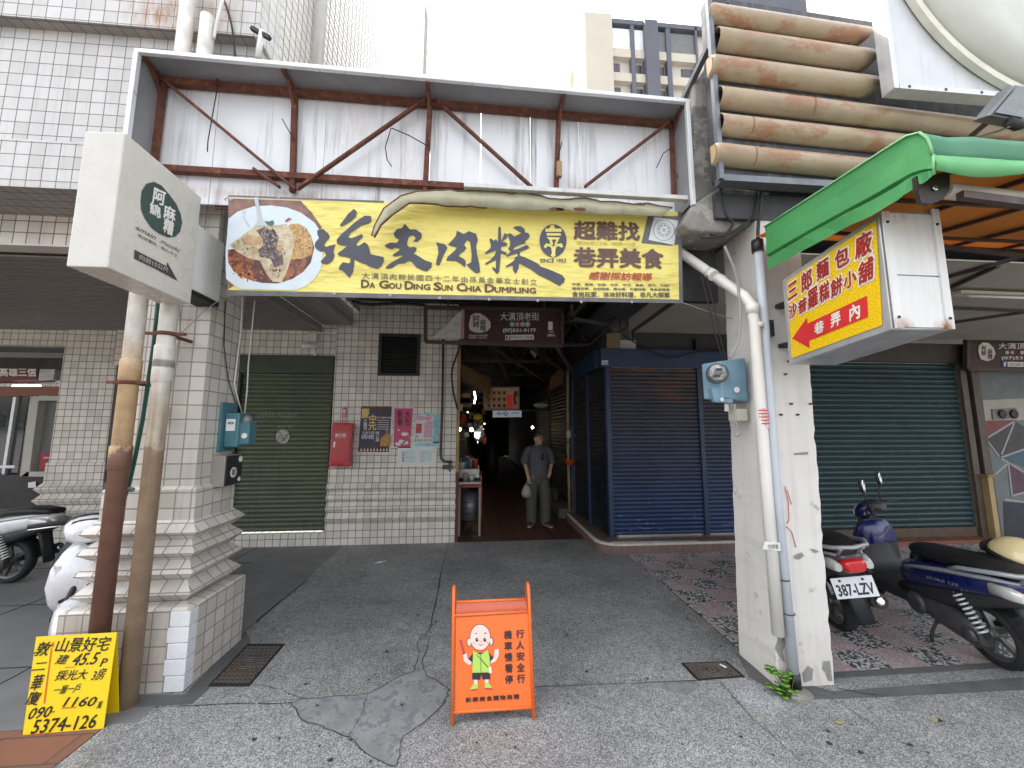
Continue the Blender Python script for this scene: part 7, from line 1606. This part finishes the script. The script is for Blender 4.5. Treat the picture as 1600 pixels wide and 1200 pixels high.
b = MB(M('lens_black', (.008, .008, .01), .1)); [b.ball(mp(.05 , -.148, z), (.028, .012, .026), 12, 7) for z in (1.235, 1.18)]; b.build('lens', SG_); b = MB(BLACK); b.tube([mp(.05, -.13, 1.36), mp(.05, -.15, 1.25)], .006, 6); b.tube([mp(.05, -.156, 1.215), mp(.05, -.156, 1.2)], .006, 6); b.box(PX + .03, PX + .07, PY - .15, PY - .138, 1.25, 1.34); b.build('temple', SG_)
BG = T('plastic_bag', 'white plastic carrier bag hanging from the man\'s right hand', 'bag', mp(-.24, -.12, .5))
b = MB(M('bag_plastic', (.3, .295, .28), .3, var=.3, vs=18, bmp=.7, bs=24)); rs = []
for z, r in ((.50, .02), (.51, .07), (.56, .1), (.63, .092), (.70, .055), (.755, .022)): rs.append([mp(-.235 + r * cos(k * pi / 10) * (1 + .16 * sin(k * 2.7 + z * 40)), -.13 + .8 * r * sin(k * pi / 10) * (1 + .16 * sin(k * 1.9 + z * 33)), z) for k in range(20)])
b.rings(rs); b.build('sack', BG, sub=1); b = MB(M('bag_plastic', (.6, .59, .56), .3)); b.tube([mp(-.24, -.13, .75), mp(-.2, -.12, .82), mp(-.18, -.105, .79), mp(-.23, -.125, .75)], .007, 6); b.build('handle', BG)
KY = MB(CHROME); KY.tube([mp(-.125, -.15, .93), mp(-.12, -.162, .86)], .005, 6); KY.ball(mp(-.12, -.162, .85), .014, 8, 5); solo(KY, 'key_ring', 'small bunch of keys hanging from the man\'s trouser pocket', 'keys')

# ---------------------------------------------------------------- tall apartment block beyond
TB_ = T('apartment_block', 'tall beige and slate apartment block rising behind the signboard frame', 'building', (16, 42, 0))
BEI = M('tower_beige', (.58, .53, .44), .7, var=.05, vs=.3, streak=.15); SLATE = M('tower_slate', (.11, .115, .14), .6, var=.06, vs=.3); BEI2 = M('tower_cream', (.60, .56, .49), .7, var=.05, vs=.4); WIN = M('window_dark', (.055, .05, .055), .15, var=.3, vs=.6, spec=.8); GLS = M('balcony_glass', (.8, .83, .85), .3, .0, var=.15, vs=.5)  # balcony glass: bright sky reflection put into its pale colour
YT_ = 40.
def tq(b, x0, y0, x1, y1, Y, d):
    a, c = aY(x0, y0, Y), aY(x1, y1, Y); b.box(min(a.x, c.x), max(a.x, c.x), Y - 0, Y + d, min(a.z, c.z), max(a.z, c.z))
zt = aY(915, 18, YT_).z; x0, x1 = aY(914, 60, YT_).x, aY(957, 60, YT_).x; x2 = aY(1096, 60, YT_).x
b = MB(BEI); b.box(x0, x1, YT_, YT_ + 22, 0, zt); b.m(BEI2); b.box(x1, x2 + 12, YT_ + .95, YT_ + 22, 0, zt - .9); b.build('wall', TB_)
b = MB(BEI2); b.box(x0 - .7, x0 + .3, YT_ + 6, YT_ + 8, 0, zt - 1.5); b.box(x0 - .7, x0 + .3, YT_ + 13, YT_ + 15, 0, zt - 1.5); b.m(SLATE)
for k in range(12): b.box(x0 - .6, x0, YT_ + 8.1, YT_ + 12.9, zt - 6 - k * 3.3, zt - 5.7 - k * 3.3)
b.build('side_fin', TB_)
b = MB(SLATE); b.box(x1 - .05, x2 + 12, YT_ + .2, YT_ + 2.2, zt - .9, zt - .3)
cols_ = [(988, 994, .55), (1009, 1029, .1), (1044, 1051, .55), (1090, 1093, .5)]
for xa, xb, dy in cols_: b.box(aY(xa, 90, YT_).x, aY(xb, 90, YT_).x, YT_ + dy - .3, YT_ + 1.7, 0, zt - .5)
b.build('slate_pier', TB_)
xs_ = [(958, 988), (994, 1009), (1029, 1044), (1051, 1092)]
for f in range(7):
    zf0 = aY(960, 83 + f * 38, YT_).z; zf1 = aY(960, 70 + f * 38, YT_).z; zA, zB = aY(960, 70 + f * 38, YT_).z + .1, aY(960, 50 + f * 38, YT_).z
    for i, (xa, xb) in enumerate(xs_):
        X0, X1 = aY(xa, 90, YT_).x, aY(xb, 90, YT_).x
        b = MB(BEI); b.box(X0 - .02, X1 + .02, YT_ + .35, YT_ + 1., zf0, zf1); b.build('balcony_slab', TB_)
        if f == 0:
            b = MB(GLS if i < 2 else M('grille_grey', (.16, .165, .16), .5, var=.2, vs=2)); b.box(X0, X1, YT_ + .5, YT_ + .6, zf1 + .1, zt - 1.3); b.build('balcony_screen', TB_)
        else:
            w0 = X1 - (X1 - X0) * .55 if i == 3 else X0 + (0.15 if i else .1); w1 = X1 - .1 if i == 3 else (X0 + (X1 - X0) * (.48 if i == 0 else .92)); 
            b = MB(SLATE); b.box(w0, w1, YT_ + .86, YT_ + .94, zA, zB); fr = b.build('window', TB_); b = MB(WIN); m_ = (w0 + w1) / 2; b.box(w0 + .1, m_ - .05, YT_ + .83, YT_ + .86, zA + .25, zB - .1); b.box(m_ + .05, w1 - .1, YT_ + .83, YT_ + .86, zA + .25, zB - .1); b.build('pane', fr)
b = MB(SLATE); p = aY(1092, 30, 44); b.box(p.x - .2, p.x + 14, 42, 60, 0, aY(1090, -60, 44).z); b.build('rear_wing', TB_)

# ---------------------------------------------------------------- plant, litter
PT = T('weed', 'small bright green leafy weed growing at the foot of the white pillar', 'plant', aZ(1228, 1085))
LF = M('leaf_green', (.14, .32, .03), .45, var=.25, vs=25); base = aZ(1232, 1088); rnd = random.Random(11)
b = MB(LF); bs2 = MB(M('stem_green', (.08, .12, .03), .6))
for i in range(38):
    tip = base + V((rnd.uniform(-.09, .035), rnd.uniform(-.05, .05), rnd.uniform(.015, .16))); s0 = base + V((rnd.uniform(-.04, .02), rnd.uniform(-.02, .02), 0)); bs2.tube([s0, s0.lerp(tip, .5) + V((0, 0, .015)), tip], [.003, .0025, .0015], 5)
    a = rnd.uniform(0, 6.28); L = rnd.uniform(.032, .06); w = L * .44; d = V((cos(a), sin(a), rnd.uniform(-.3, .4))).normalized(); s = d.cross(V((0, 0, 1))).normalized(); u = s.cross(d)
    b.rings([[tip + d * L * q - s * w * r + u * .004 * r, tip + d * L * q - u * .004 * r, tip + d * L * q + s * w * r + u * .004 * r] for q, r in ((0, .1), (.25, .8), (.5, 1), (.75, .75), (1, .05))], False)
b.build('leaf', PT); bs2.build('stem', PT)
c = aZ(593, 879); b = MB(PAP); b.face([c + V((-.07, -.02, .004)), c + V((.02, -.03, .004)), c + V((.07, .02, .012)), c + V((.0, .025, .008))]); b.face([c + V((.02, -.025, .013)), c + V((.1, .0, .016)), c + V((.07, .03, .013))]); solo(b, 'litter', 'scrap of white paper lying on the ramp near the tiled wall', 'litter', solid=.002)
a, q = aZ(1125, 1038, .012), aZ(1135, 1043, .012); b = MB(WHITEP); b.tube([a, q], .006, 8); solo(b, 'cigarette_end', 'white cigarette end lying on the brown drain cover', 'litter')
for i, (x, y, l) in enumerate(((1298, 1010, 'tiny'), (1310, 1130, 'yellowish dry'),)):
    p = aZ(x if i else 1458, y if i else 1126); b = MB(M('dry_leaf', (.3, .26, .1), .7)); b.face([p + V((.03 * cos(t) * 1.0, .012 * sin(t), .006 + .003 * cos(2 * t))) for t in [k * pi / 5 for k in range(10)]]); solo(b, 'fallen_leaf', ('small dry leaf on the pavement in front of the terrazzo floor', 'small dry leaf on the pavement below the white pillar')[i], 'leaf', solid=.001)
